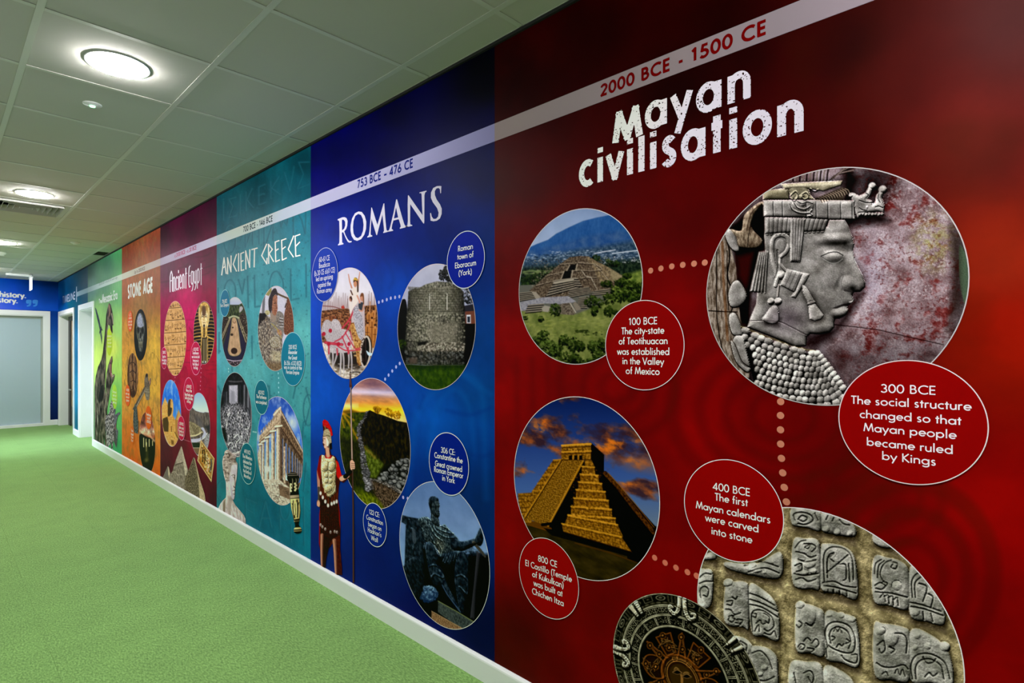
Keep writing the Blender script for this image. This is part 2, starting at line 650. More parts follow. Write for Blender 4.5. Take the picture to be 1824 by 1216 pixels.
def boxes(name, L, m, parent=None, bevel=0.0, **kw):
    V, F = [], []
    for b in L:
        box_vf(*b, V, F)
    o = mesh_obj(name, V, F, m, parent, **kw)
    if bevel:
        bm = bmesh.new()
        bm.from_mesh(o.data)
        bmesh.ops.bevel(bm, geom=bm.edges[:], offset=bevel, segments=2, affect='EDGES', profile=0.6)
        bm.to_mesh(o.data)
        bm.free()
    return o


LAYER = 0.0005     # thickness step between the layers of printed vinyl on the wall


def wx(layer):
    return -0.002 - LAYER * layer


PRINT = mat('mural_print', (0.5, 0.5, 0.5), rough=0.48, spec=0.03, vcol=True)


def flat_print(name, color):
    """plain coloured vinyl; color as photographed (0..255)"""
    return mat('vinyl_' + name, tuple(color), rough=0.48, spec=0.03)


def print_rgb(rgb, u, z):
    return tuple(float(v) for v in np.clip((s2l(rgb) - GLOSS) / wall_light(np.array(u), np.array(z)) / E_TINT, 0, 0.88))


def pic_obj(name, p, layer, parent, label=None, mask_eps=0.0, light=True):
    """Pic -> one mesh: lattice cropped to its mask, the rim snapped onto the outline"""
    H_, W_ = p.X.shape
    U, Z = p.U.copy(), p.Z.copy()
    if p.mask is None:
        ins = np.ones(p.X.shape, bool)
    else:
        ins = p.mask < 0
    q = ins[:-1, :-1] | ins[1:, :-1] | ins[:-1, 1:] | ins[1:, 1:]
    used = np.zeros(p.X.shape, bool)
    used[:-1, :-1] |= q
    used[1:, :-1] |= q
    used[:-1, 1:] |= q
    used[1:, 1:] |= q
    if p.mask is not None:
        out = used & ~ins
        if hasattr(p, 'circle'):
            uc, zc, r = p.circle
            d = np.hypot(U - uc, Z - zc)
            f = np.where(out, r / np.maximum(d, 1e-6), 1)
            U = uc + (U - uc) * f
            Z = zc + (Z - zc) * f
        else:
            gx = np.gradient(p.mask, axis=1)
            gy = np.gradient(p.mask, axis=0)
            g2 = np.maximum(gx * gx + gy * gy, 1e-9)
            sx = np.clip(p.mask * gx / g2, -.95, .95) * out
            sy = np.clip(p.mask * gy / g2, -.95, .95) * out
            U = U - sx * np.gradient(U, axis=1)
            Z = Z - sy * np.gradient(Z, axis=0)
    idx = np.full(p.X.shape, -1)
    idx[used] = np.arange(used.sum())
    co = np.stack([np.full(used.sum(), wx(layer)), U[used], Z[used]], 1).astype(np.float32)
    i, j = np.where(q)
    quads = np.stack([idx[i, j], idx[i + 1, j], idx[i + 1, j + 1], idx[i, j + 1]], 1).astype(np.int32)
    me = bpy.data.meshes.new(name)
    nv, nf = len(co), len(quads)
    me.vertices.add(nv)
    me.vertices.foreach_set('co', co.ravel())
    me.loops.add(nf * 4)
    me.loops.foreach_set('vertex_index', quads.ravel())
    me.polygons.add(nf)
    me.polygons.foreach_set('loop_start', np.arange(0, nf * 4, 4, dtype=np.int32))
    me.polygons.foreach_set('loop_total', np.full(nf, 4, np.int32))
    me.update(calc_edges=True)
    img = p.img if 'background' in name or 'band' in name or 'title' in name else (p.img - 105) * 1.12 + 98
    lin = s2l(img) - GLOSS
    if light:
        lin = lin / wall_light(p.U, p.Z)[..., None] / E_TINT
    lin = np.clip(lin, 0, 0.88)[used]
    ca = me.color_attributes.new('print', 'FLOAT_COLOR', 'POINT')
    ca.data.foreach_set('color', np.concatenate([lin, np.ones((nv, 1))], 1).astype(np.float32).ravel())
    me.materials.append(PRINT)
    o = bpy.data.objects.new(name, me)
    return link(o, parent, label)


def px_mesh(name, quads, layer, rgb, parent, label=None, lightat=None):
    """flat faces given by photograph points"""
    V, F = [], []
    for q in quads:
        b = len(V)
        for x, y in q:
            u, z = px_wall(x, y)
            V.append((wx(layer) - .00003 * (b // 4 % 7), float(u), float(z)))
        F.append(tuple(range(b, b + len(q))))
    a = np.array([v[1:] for v in V])
    c = print_rgb(rgb, *(lightat or a.mean(0)))
    return mesh_obj(name, V, F, mat('vinyl_%s_%d' % (name, len(MATS)), c, rough=0.48, spec=0.03), parent, label=label)


def ring_vf(uc, zc, r0, r1, layer, n=96):
    V, F = [], []
    for i in range(n):
        a = 2 * math.pi * i / n
        for r in (r0, r1):
            V.append((wx(layer), uc + r * math.cos(a), zc + r * math.sin(a)))
    for i in range(n):
        j = (i + 1) % n
        F.append((2 * i, 2 * i + 1, 2 * j + 1, 2 * j))
    return V, F


def rim(uc, zc, r, layer, rgb, parent, w=0.0022):
    V, F = ring_vf(uc, zc, r - w * .5, r + w * .5, layer)
    return mesh_obj('rim', V, F, mat('vinyl_rim_%d' % len(MATS), print_rgb(rgb, uc, zc), rough=0.48, spec=0.03), parent)


def text_faces(lines, layer, weight, plane='wall'):
    """lines: (text, px left, px right, py baseline at left, cap height in m) -> V, F on the wall"""
    V, F = [], []
    for txt, xl, xr, yb, cap in lines:
        w, strokes = layout(txt, .03 + max(0, weight - .13) * .8)
        u0, z0 = px_wall(xl, yb)
        u1 = px_u(xr)
        sx = (u0 - u1) / (w - 0.10)
        for s in strokes:
            for q in strip([((a - 0.05) * sx / cap, b) for a, b in s], weight):
                k = len(V)
                for a, b in q:
                    V.append((wx(layer) - .00003 * (k // 4 % 7), float(u0 - a * cap), float(z0 + b * cap)))
                F.append((k, k + 1, k + 2, k + 3))
    return V, F


def lettering(lines, layer, weight, rgb, parent, cap_px=None, name='lettering', label=None):
    L = []
    for l in lines:
        txt, xl, xr, yb = l[:4]
        cp = l[4] if len(l) > 4 else cap_px
        if len(l) > 4:
            cap_px = l[4]
            u = float(px_u(xl))
            cap = cap_px * (CAM_D * PS + u * PC) / CAM_F
        L.append((txt, xl, xr, yb, cap))
    V, F = text_faces(L, layer, weight)
    a = np.array(V)
    return mesh_obj(name, V, F, mat('vinyl_text_%d' % len(MATS), print_rgb(rgb, a[:, 1].mean(), a[:, 2].mean()), rough=0.48, spec=0.03), parent, label=label)


def caption(parent, ext, rgb, lines, rimrgb=(225, 210, 205), label=None, textrgb=(232, 226, 226), weight=0.138, layer=6, rimw=0.0022):
    uc, zc, r = fit_circle(*ext)
    n = 72
    V = [(wx(layer), uc, zc)] + [(wx(layer), uc + r * math.cos(2 * math.pi * i / n), zc + r * math.sin(2 * math.pi * i / n)) for i in range(n)]
    F = [(0, 1 + i, 1 + (i + 1) % n) for i in range(n)]
    o = mesh_obj('caption_disc', V, F, mat('vinyl_caption_%d' % len(MATS), print_rgb(rgb, uc, zc), rough=0.48, spec=0.03), parent, label=label)
    if rimrgb:
        rim(uc, zc, r, layer + 1, rimrgb, o, rimw)
    if lines:
        lettering(lines, layer + 1, weight, textrgb, o)
    return o


def place_disc(p, parent, label, layer=2, rimrgb=(200, 195, 190), name='photo_disc', rimw=0.0023):
    o = pic_obj(name, p, layer, parent, label)
    if rimrgb:
        rim(*p.circle, layer + 1, rimrgb, o, rimw)
    return o


_dotm = {}


def dots(parent, pts, rpx, rgb, layer=1):
    """printed connector dots; every dot its own part, sharing one mesh per row"""
    me = None
    for x, y in pts:
        u, z = px_wall(x, y)
        d = CAM_D * PS + float(u) * PC
        if me is None:
            r = rpx * d / CAM_F
            V = [(0, 0, 0)] + [(0, r * math.cos(2 * math.pi * i / 20), r * math.sin(2 * math.pi * i / 20)) for i in range(20)]
            me = bpy.data.meshes.new('dot')
            me.from_pydata(V, [], [(0, 1 + i, 1 + (i + 1) % 20) for i in range(20)])
            me.materials.append(mat('vinyl_dot_%d' % len(MATS), print_rgb(rgb, float(u), float(z)), rough=0.48, spec=0.03))
        o = bpy.data.objects.new('dot', me)
        o.location = (wx(layer), float(u), float(z))
        link(o, parent)
# ---------------------------------------------------------------- the corridor
X_L, Y_N, Y_F = -2.114, -3.4, 13.5            # left wall, near end wall, far end wall
D1 = (11.80, 13.33)                            # first recess (beside the far corner)
D2 = (10.17, 11.24)                            # second recess
D3 = (10.12, 11.50)                            # opening in the left wall
HEAD = 2.035

WHITE = mat('white_gloss_paint', (0.84, 0.86, 0.88), rough=0.35, noise=(3, .02))
PLASTER = mat('pale_wall_paint', (0.45, 0.46, 0.46), rough=0.7, noise=(4, .03), bump=(160, .15, .001))
TILEM = mat('ceiling_tile_board', (0.58, 0.57, 0.53), rough=0.9, noise=(700, .05), bump=(420, .25, .0008))
TEEM = mat('white_metal_grid', (0.66, 0.66, 0.63), rough=0.45, noise=(6, .02))
BLACK = mat('black_gap', (0.006, 0.006, 0.007), rough=0.8)
STEEL = mat('brushed_steel', (0.55, 0.56, 0.57), rough=0.3, metal=1.0, noise=(40, .05))


def carpet_mat():
    m = bpy.data.materials.new('green_carpet')
    m.use_nodes = True
    nt = m.node_tree
    N = nt.nodes
    b = N['Principled BSDF']
    b.inputs['Roughness'].default_value = 0.95
    b.inputs['Specular IOR Level'].default_value = 0.12
    b.inputs['Sheen Weight'].default_value = 0.08
    b.inputs['Sheen Roughness'].default_value = 0.6
    g = N.new('ShaderNodeNewGeometry')
    mp = N.new('ShaderNodeMapping')
    mp.inputs['Rotation'].default_value = (0, 0, 0.5)
    mp.inputs['Scale'].default_value = (150, 55, 60)
    n1 = N.new('ShaderNodeTexNoise')
    n1.inputs['Scale'].default_value = 1.0
    n1.inputs['Detail'].default_value = 3
    n1.inputs['Roughness'].default_value = 0.65
    n2 = N.new('ShaderNodeTexNoise')
    n2.inputs['Scale'].default_value = 5.0
    n2.inputs['Detail'].default_value = 4
    nt.links.new(g.outputs['Position'], mp.inputs['Vector'])
    nt.links.new(mp.outputs['Vector'], n1.inputs['Vector'])
    nt.links.new(g.outputs['Position'], n2.inputs['Vector'])
    r = N.new('ShaderNodeValToRGB')
    e = r.color_ramp.elements
    e[0].position, e[0].color = 0.30, (0.100, 0.205, 0.048, 1)
    e[1].position, e[1].color = 0.68, (0.285, 0.505, 0.155, 1)
    k = e.new(0.5)
    k.color = (0.182, 0.350, 0.092, 1)
    nt.links.new(n1.outputs['Fac'], r.inputs['Fac'])
    mr = N.new('ShaderNodeMapRange')
    mr.inputs['To Min'].default_value = 0.86
    mr.inputs['To Max'].default_value = 1.14
    nt.links.new(n2.outputs['Fac'], mr.inputs['Value'])
    sc = N.new('ShaderNodeVectorMath')
    sc.operation = 'SCALE'
    nt.links.new(r.outputs['Color'], sc.inputs[0])
    nt.links.new(mr.outputs['Result'], sc.inputs['Scale'])
    nt.links.new(sc.outputs['Vector'], b.inputs['Base Color'])
    bp = N.new('ShaderNodeBump')
    bp.inputs['Strength'].default_value = 0.6
    bp.inputs['Distance'].default_value = 0.004
    nt.links.new(n1.outputs['Fac'], bp.inputs['Height'])
    nt.links.new(bp.outputs['Normal'], b.inputs['Normal'])
    return m


# floor: screed slab with separately laid carpet tiles
CARPET = carpet_mat()
floor = boxes('floor', [(X_L - 2.2, 0.30, Y_N - .3, Y_F + 3.2, -0.12, -0.006)], mat('dark_screed', (0.06, 0.11, 0.04), rough=0.9), kind='structure')
xs = sorted([X_L, -0.0005] + [x for x in (-0.257 - .5 * i for i in range(4))])
ys = sorted([Y_N, Y_F] + [y for y in (3.62 - .5 * j for j in range(-19, 14)) if Y_N < y < Y_F - .02])
tcache = {}
for i in range(len(xs) - 1):
    for j in range(len(ys) - 1):
        w, h = xs[i + 1] - xs[i], ys[j + 1] - ys[j]
        key = (round(w, 3), round(h, 3))
        if key not in tcache:
            V, F = [], []
            box_vf(-w / 2 + .0003, w / 2 - .0003, -h / 2 + .0003, h / 2 - .0003, -0.006, 0.0, V, F)
            me = bpy.data.meshes.new('carpet_tile')
            me.from_pydata(V, [], F)
            me.materials.append(CARPET)
            tcache[key] = me
        o = bpy.data.objects.new('carpet_tile', tcache[key])
        o.location = ((xs[i] + xs[i + 1]) / 2, (ys[j] + ys[j + 1]) / 2, 0)
        link(o, floor)
boxes('carpet_threshold', [(0.0, 0.17, D1[0], D1[1], -0.006, 0.0), (0.0, 0.20, D2[0], D2[1], -0.006, 0.0), (X_L - 2.0, X_L, D3[0] - .9, D3[1] + .9, -0.006, 0.0)], CARPET, floor)
boxes('pale_flooring', [(X_L, 0.3, Y_F, Y_F + 3.2, -0.006, 0.0)], mat('pale_vinyl_floor', (0.20, 0.30, 0.20), rough=0.4), floor)

# ceiling: slab, grid of tees and separately laid tiles
TX = [-0.1569 - .6 * i for i in range(4)]
TY = [1.5354 + .6 * k for k in range(-8, 20)]
TY = [y for y in TY if Y_N < y < Y_F]
ceiling = boxes('ceiling', [(X_L - .25, 0.25, Y_N - .2, Y_F + 3.3, CEIL + .12, CEIL + .25)], mat('plenum_grey', (0.25, 0.25, 0.25), rough=0.9), kind='structure')
for x in TX:
    boxes('grid_runner', [(x - .012, x + .012, Y_N, Y_F, CEIL, CEIL + .002), (x - .001, x + .001, Y_N, Y_F, CEIL + .002, CEIL + .035)], TEEM, ceiling)
edges_x = [X_L] + TX[::-1] + [0.0]
for y in TY:
    for i in range(5):
        a, b = edges_x[i], edges_x[i + 1]
        boxes('grid_cross_tee', [(a + .0125, b - .0125, y - .0115, y + .0115, CEIL + .0004, CEIL + .002), (a + .0125, b - .0125, y - .001, y + .001, CEIL + .002, CEIL + .03)], TEEM, ceiling)
boxes('grid_wall_angle', [(X_L, X_L + .02, Y_N, Y_F, CEIL, CEIL + .0015), (-.016, 0.0, Y_N, Y_F, CEIL + .0004, CEIL + .0019), (X_L + .02, -.016, Y_F - .02, Y_F, CEIL + .0004, CEIL + .0019)], TEEM, ceiling)
edges_y = [Y_N] + TY + [Y_F]
tcache = {}
for i in range(5):
    for j in range(len(edges_y) - 1):
        a, b, c, d = edges_x[i], edges_x[i + 1], edges_y[j], edges_y[j + 1]
        cx, cy = (a + b) / 2, (c + d) / 2
        if abs(cx + 1.057) < .05 and abs(cy - 6.635) < .1:
            continue                         # the air diffuser sits here
        if i == 4 and abs(cy - 9.035) < .1:
            d = c + .25                      # the slot of the dark grille
            cy = (c + d) / 2
        w, h = b - a, d - c
        key = (round(w, 3), round(h, 3))
        if key not in tcache:
            V, F = [], []
            box_vf(-w / 2 + .004, w / 2 - .004, -h / 2 + .004, h / 2 - .004, 0.0, 0.014, V, F)
            me = bpy.data.meshes.new('ceiling_tile')
            me.from_pydata(V, [], F)
            me.materials.append(TILEM)
            tcache[key] = me
        o = bpy.data.objects.new('ceiling_tile', tcache[key])
        o.location = (cx, cy, CEIL + .0035)
        link(o, ceiling)

# walls
SUBST = mat('mural_wall_substrate', (0.55, 0.55, 0.56), rough=0.6)
z1 = CEIL + .12
wall_right = boxes('wall_right', [(0.0, 0.25, Y_N - .2, D2[0], -0.12, z1), (0, .25, D2[0], D1[1], HEAD, z1), (0, .25, D2[1], D1[0], -.12, HEAD), (0, .25, D1[1], Y_F + .2, -.12, z1),
                    (0.23, .25, D2[0], D2[1], -.12, HEAD), (0.23, .25, D1[0], D1[1], -.12, HEAD)], SUBST, kind='structure')
wall_left = boxes('wall_left', [(X_L - .25, X_L, Y_N - .2, D3[0], -.12, z1), (X_L - .25, X_L, D3[1], Y_F + .2, -.12, z1), (X_L - .25, X_L, D3[0], D3[1], HEAD + .05, z1)], PLASTER, kind='structure')
wall_near = boxes('wall_near', [(X_L, 0, Y_N - .2, Y_N, -.12, z1)], PLASTER, kind='structure')
GX0, GX1, GZ1 = -1.98, -0.20, 2.035           # opening of the glazed screen in the far wall
wall_far = boxes('wall_far', [(X_L, GX0, Y_F, Y_F + .2, -.12, z1), (GX1, 0, Y_F, Y_F + .2, -.12, z1), (GX0, GX1, Y_F, Y_F + .2, GZ1, z1)], SUBST, kind='structure')
# room behind the glazed screen and side room behind the left opening
boxes('wall_office', [(X_L - .25, X_L, Y_F + .2, Y_F + 3.2, -.12, z1), (0.0, 0.25, Y_F + .2, Y_F + 3.2, -.12, z1), (X_L - .25, 0.25, Y_F + 3.2, Y_F + 3.4, -.12, z1)],
      mat('pale_blue_grey_paint', (0.50, 0.58, 0.62), rough=0.6, noise=(1.2, .06)), kind='structure')
boxes('wall_side_room', [(X_L - 2.0, X_L - .25, D3[0] - .9, D3[0] - .8, -.12, z1), (X_L - 2.0, X_L - .25, D3[1] + .8, D3[1] + .9, -.12, z1), (X_L - 2.1, X_L - 2.0, D3[0] - .9, D3[1] + .9, -.12, z1),
                         (X_L - 2.0, X_L - .25, D3[0] - .9, D3[1] + .9, CEIL + .02, z1)], PLASTER, kind='structure')


def skirting(name, runs, axis):
    """runs: (a, b) spans; axis 'x0' = along the right wall, 'yF' = far wall, 'xL' = left wall"""
    V, F = [], []
    prof = [(0, 0), (.018, 0), (.018, .085), (.0165, .091), (.012, .0965), (.006, .0985), (0, .0985)]
    for a, b in runs:
        k = len(V)
        for t in (a, b):
            for d, z in prof:
                V.append((-d, t, z) if axis == 'x0' else ((X_L + d, t, z) if axis == 'xL' else (t, Y_F - d, z) if axis == 'yF' else (t, Y_N + d, z)))
        n = len(prof)
        for i in range(n):
            F.append((k + i, k + (i + 1) % n, k + n + (i + 1) % n, k + n + i))
        F.append(tuple(k + i for i in range(n)))
        F.append(tuple(k + n + n - 1 - i for i in range(n)))
    return mesh_obj(name, V, F, WHITE, kind='structure')


skirting('baseboard_right', [(Y_N, D2[0] - .075), (D2[1] + .07, D1[0] - .07), (D1[1] + .07, Y_F)], 'x0')
skirting('baseboard_far', [(GX1 + .08, -.018), (X_L + .018, GX0 - .08)], 'yF')
skirting('baseboard_left', [(Y_N, D3[0] - .07), (D3[1] + .07, Y_F)], 'xL')
skirting('baseboard_near', [(X_L + .018, -.018)], 'yN')
boxes('trim_1', [(-.0135, 0.0, Y_N, Y_F, CEIL - .013, CEIL)], BLACK, kind='structure')      # dark shadow gap above the mural
# ---------------------------------------------------------------- doors, screen, fittings
def door_frame(name, y0, y1, depth, side=0, w=.07):
    """white lining and architrave of an opening in the right wall"""
    r = bpy.data.objects.new(name, None)
    r.location = (0, (y0 + y1) / 2, 0)
    link(r, kind='structure')
    boxes('architrave', [(-.016, 0.0, y0 - w, y0 + .006, 0, HEAD + w), (-.016, 0.0, y1 - .006, y1 + w, 0, HEAD + w), (-.016, 0.0, y0 + .006, y1 - .006, HEAD - .006, HEAD + w)], WHITE, r)
    boxes('lining', [(0.0, depth, y0 - .001, y0 + .02, 0, HEAD), (0.0, depth, y1 - .02, y1 + .001, 0, HEAD), (0.0, depth, y0 + .02, y1 - .02, HEAD - .02, HEAD + .001)], WHITE, r)
    return r


WOOD = mat('pale_maple_laminate', (0.52, 0.37, 0.25), rough=0.45, noise=(6, .12))
d1 = door_frame('door_1', D1[0], D1[1], .125)
boxes('frame_stile', [(.125, .18, D1[1] - .24, D1[1] - .02, 0, HEAD - .02), (.125, .18, D1[0] + .02, D1[0] + .10, 0, HEAD - .02), (.125, .18, D1[0] + .10, D1[1] - .24, HEAD - .10, HEAD - .02)], mat('black_frame', (.008, .008, .01), rough=.5), d1)
leaf = boxes('leaf', [(.14, .18, D1[0] + .10, D1[1] - .24, .01, HEAD - .10)], WOOD, d1, label='pale wooden door leaf')
boxes('kick_plate', [(.137, .14, D1[0] + .13, D1[1] - .27, .02, .36)], mat('grey_kick_plate', (.16, .17, .19), rough=.35, metal=.6), leaf, label='grey metal kick plate')
boxes('door_viewer', [(.136, .14, D1[1] - .47, D1[1] - .44, 1.76, 1.80)], BLACK, leaf)
h = boxes('door_handle', [(.125, .14, D1[1] - .52, D1[1] - .48, .66, .70), (.085, .10, D1[1] - .52, D1[1] - .36, .665, .69), (.10, .125, D1[1] - .51, D1[1] - .49, .67, .69)], STEEL, leaf, bevel=.003)
boxes('vision_strip', [(.1385, .14, D1[1] - .60, D1[1] - .50, .75, 1.95)], mat('pale_laminate_panel', (.60, .47, .34), rough=.4), leaf)

d2 = door_frame('door_2', D2[0], D2[1], .20, w=.075)
boxes('leaf', [(.20, .228, D2[0] + .02, D2[1] - .02, .01, HEAD - .02)], mat('white_door_laminate', (.70, .72, .74), rough=.4), d2, label='white door leaf')
boxes('door_handle', [(.165, .18, D2[0] + .08, D2[0] + .20, 1.00, 1.02), (.18, .20, D2[0] + .08, D2[0] + .10, 1.00, 1.02)], STEEL, d2)

r = bpy.data.objects.new('door_3', None)
r.location = (X_L, (D3[0] + D3[1]) / 2, 0)
link(r, kind='structure')
boxes('lining', [(X_L - .25, X_L, D3[0], D3[0] + .02, 0, HEAD + .05), (X_L - .25, X_L, D3[1] - .02, D3[1], 0, HEAD + .05), (X_L - .25, X_L, D3[0] + .02, D3[1] - .02, HEAD + .03, HEAD + .05)], WHITE, r)
boxes('architrave', [(X_L, X_L + .016, D3[0] - .07, D3[0], 0, HEAD + .12), (X_L, X_L + .016, D3[1], D3[1] + .07, 0, HEAD + .12), (X_L, X_L + .016, D3[0], D3[1], HEAD + .05, HEAD + .12)], WHITE, r)

# glazed screen in the far wall
w1 = bpy.data.objects.new('window_1', None)
w1.location = ((GX0 + GX1) / 2, Y_F, 0)
link(w1, kind='structure')
boxes('architrave', [(GX1 - .004, GX1 + .08, Y_F - .018, Y_F, 0, GZ1 + .08), (GX0 - .08, GX0 + .004, Y_F - .018, Y_F, 0, GZ1 + .08), (GX0 + .004, GX1 - .004, Y_F - .018, Y_F, GZ1 - .004, GZ1 + .08)], WHITE, w1)
boxes('lining', [(GX1 - .02, GX1, Y_F, Y_F + .2, 0, GZ1), (GX0, GX0 + .02, Y_F, Y_F + .2, 0, GZ1), (GX0 + .02, GX1 - .02, Y_F, Y_F + .2, GZ1 - .02, GZ1), (GX0 + .02, GX1 - .02, Y_F - .018, Y_F + .2, 0, .045)], WHITE, w1)
boxes('glazing_bar', [(GX1 - .045, GX1 - .02, Y_F + .07, Y_F + .11, .045, GZ1 - .02), (GX0 + .02, GX0 + .045, Y_F + .07, Y_F + .11, .045, GZ1 - .02), (-1.105, -1.075, Y_F + .07, Y_F + .11, .045, GZ1 - .02), (GX0 + .045, GX1 - .045, Y_F + .07, Y_F + .11, GZ1 - .06, GZ1 - .02)],
      mat('grey_green_frame', (.36, .40, .36), rough=.4), w1)
gm = bpy.data.materials.new('frosted_glass')
gm.use_nodes = True
gn = gm.node_tree
gb = gn.nodes['Principled BSDF']
gb.inputs['Base Color'].default_value = (.72, .86, .92, 1)
gb.inputs['Roughness'].default_value = .22
gb.inputs['Transmission Weight'].default_value = .55
gb.inputs['IOR'].default_value = 1.2
for a, b in ((GX0 + .045, -1.105), (-1.075, GX1 - .045)):
    boxes('pane', [(a, b, Y_F + .085, Y_F + .093, .045, GZ1 - .06)], gm, w1)
boxes('stair_stringer', [(-1.9, -.1, Y_F + 1.5, Y_F + 1.52, .02, .10)], WHITE, w1)

# ---- lettering on the far wall
def far_px(px, py, off=.002):
    q = (px - 912) / CAM_F
    yy = Y_F - off
    X = yy * (PS + q * PC) / (PC - q * PS) - CAM_D
    d = (X + CAM_D) * PS + yy * PC
    return X, CAM_Z - (py - CAM_HY) * d / CAM_F


def far_print():
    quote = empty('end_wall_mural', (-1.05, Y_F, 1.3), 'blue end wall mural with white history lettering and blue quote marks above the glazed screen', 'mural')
    n = 60
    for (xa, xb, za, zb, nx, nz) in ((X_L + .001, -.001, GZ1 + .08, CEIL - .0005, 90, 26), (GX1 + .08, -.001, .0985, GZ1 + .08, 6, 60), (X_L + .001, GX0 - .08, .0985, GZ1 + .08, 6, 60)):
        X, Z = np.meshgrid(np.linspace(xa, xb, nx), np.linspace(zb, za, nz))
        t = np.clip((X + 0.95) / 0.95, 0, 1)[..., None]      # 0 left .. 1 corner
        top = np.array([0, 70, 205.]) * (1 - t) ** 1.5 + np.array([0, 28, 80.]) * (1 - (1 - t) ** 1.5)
        mid = np.array([70, 75, 215.]) * (1 - t) ** 2 + np.array([10, 55, 135.]) * (1 - (1 - t) ** 2)  # blue-purple glow of light towards the left, painted into the print colours
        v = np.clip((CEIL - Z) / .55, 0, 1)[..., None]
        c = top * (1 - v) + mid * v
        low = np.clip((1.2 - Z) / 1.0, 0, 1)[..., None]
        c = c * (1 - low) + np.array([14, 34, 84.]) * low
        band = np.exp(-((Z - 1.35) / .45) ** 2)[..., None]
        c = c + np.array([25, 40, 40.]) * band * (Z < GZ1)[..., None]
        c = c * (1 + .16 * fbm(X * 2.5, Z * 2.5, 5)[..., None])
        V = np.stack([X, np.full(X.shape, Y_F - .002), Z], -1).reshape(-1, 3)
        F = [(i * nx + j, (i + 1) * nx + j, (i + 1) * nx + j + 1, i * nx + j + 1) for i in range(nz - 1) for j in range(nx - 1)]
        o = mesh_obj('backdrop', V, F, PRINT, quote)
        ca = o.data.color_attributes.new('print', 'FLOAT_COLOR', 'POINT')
        lin = np.clip(s2l(c) * (1.2 + 1.3 * (Z > GZ1 + .08))[..., None], 0, .85).reshape(-1, 3)  # strip above the screen lifted further for the painted glow
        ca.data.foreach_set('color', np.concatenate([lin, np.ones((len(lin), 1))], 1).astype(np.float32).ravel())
    V, F = [], []
    for txt, pr, py, hpx in (('of history.', 46.3, 530.6, 9.6), ('story.', 31.5, 539.8, 9.4)):
        xr, zb = far_px(pr, py)
        cap = hpx * 10.2 / CAM_F
        w, st = layout(txt, .05)
        for s in st:
            for q in strip(s, .24):
                k = len(V)
                for a, b in q:
                    V.append((xr - (w - a) * cap * 1.0, Y_F - .003 - .0001 * (k // 4 % 7), zb + b * cap))
                F.append((k, k + 1, k + 2, k + 3))
    mesh_obj('lettering', V, F, mat('white_vinyl', (.86, .87, .9), rough=.4, emit=None), quote, label='white bold lettering')
    for px0 in (46.8, 58.2):
        pts = catmull([(px0 + .3, 534.3), (px0 + 8.8, 534.3), (px0 + 9.0, 540), (px0 + 7, 544.6), (px0 + 1.4, 545.8), (px0 + 1.2, 543.8), (px0 + 4.2, 542.6), (px0 + 4.8, 540.6), (px0 + .3, 540.2)], True, 3)
        pv = [far_px(a, b, .003) for a, b in pts]
        mesh_obj('quote_mark', [(a, Y_F - .003, b) for a, b in pv], [tuple(range(len(pv)))], mat('blue_vinyl', (.02, .26, .86), rough=.4), quote, label='bright blue closing quote mark')


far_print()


# ---- downlights
def lathe(prof, n=40):
    V, F = [], []
    for r, z in prof:
        for i in range(n):
            a = 2 * math.pi * i / n
            V.append((r * math.cos(a), r * math.sin(a), z))
    for k in range(len(prof) - 1):
        for i in range(n):
            j = (i + 1) % n
            F.append((k * n + i, k * n + j, (k + 1) * n + j, (k + 1) * n + i))
    F.append(tuple(range(n)))
    F.append(tuple((len(prof) - 1) * n + i for i in range(n)))
    return V, F


DIFF = mat('lit_diffuser', (0.9, 0.9, 0.9), rough=.5, emit=(1.0, .985, .95), estr=LAMP_POWER)
LLAB = {.035: 'round lit ceiling downlight above the near end of the red mural, outside the picture', 3.035: 'round lit ceiling downlight nearest the camera', 6.035: 'round lit ceiling downlight just in front of the air diffuser', 9.035: 'round lit ceiling downlight third along the corridor, beyond the air diffuser', 12.035: 'round lit ceiling downlight farthest along, near the exit sign'}
dl0 = None
for y in LAMP_Y:
    lab = LLAB.get(y, 'round lit ceiling downlight behind the camera position, outside the picture')
    e = empty('downlight', (LAMP_X, y, CEIL + .0035), lab, 'ceiling light', 'round downlights along the corridor ceiling')
    if dl0 is None:
        V, F = lathe([(.121, 0.0), (.124, -.002), (.123, -.005), (.119, -.006), (.117, -.005), (.117, -.001)])
        ring = mesh_obj('bezel', V, F, WHITE, e, smooth=True)
        V, F = lathe([(.117, -.001), (.116, -.006), (.112, -.010), (.095, -.014), (.05, -.016), (.01, -.0165)])
        dif = mesh_obj('diffuser', V, F, DIFF, e, smooth=True)
        ring.location = dif.location = (LAMP_X, y, CEIL + .0035)
        dl0 = (ring, dif)
    else:
        for s in dl0:
            c = s.copy()
            c.location = (LAMP_X, y, CEIL + .0035)
            link(c, e)

# ---- square air diffuser with concentric louvres
dx0, dx1, dy0, dy1 = TX[2] + .013, TX[1] - .013, 6.3354 + .012, 6.9354 - .012
cx, cy = (dx0 + dx1) / 2, (dy0 + dy1) / 2
e = empty('air_diffuser', (cx, cy, CEIL + .003), 'square white ceiling air diffuser with slanted louvres beside a downlight', 'air vent')
GREY = mat('diffuser_white_metal', (.58, .59, .56), rough=.45)
hw, hh = (dx1 - dx0) / 2, (dy1 - dy0) / 2


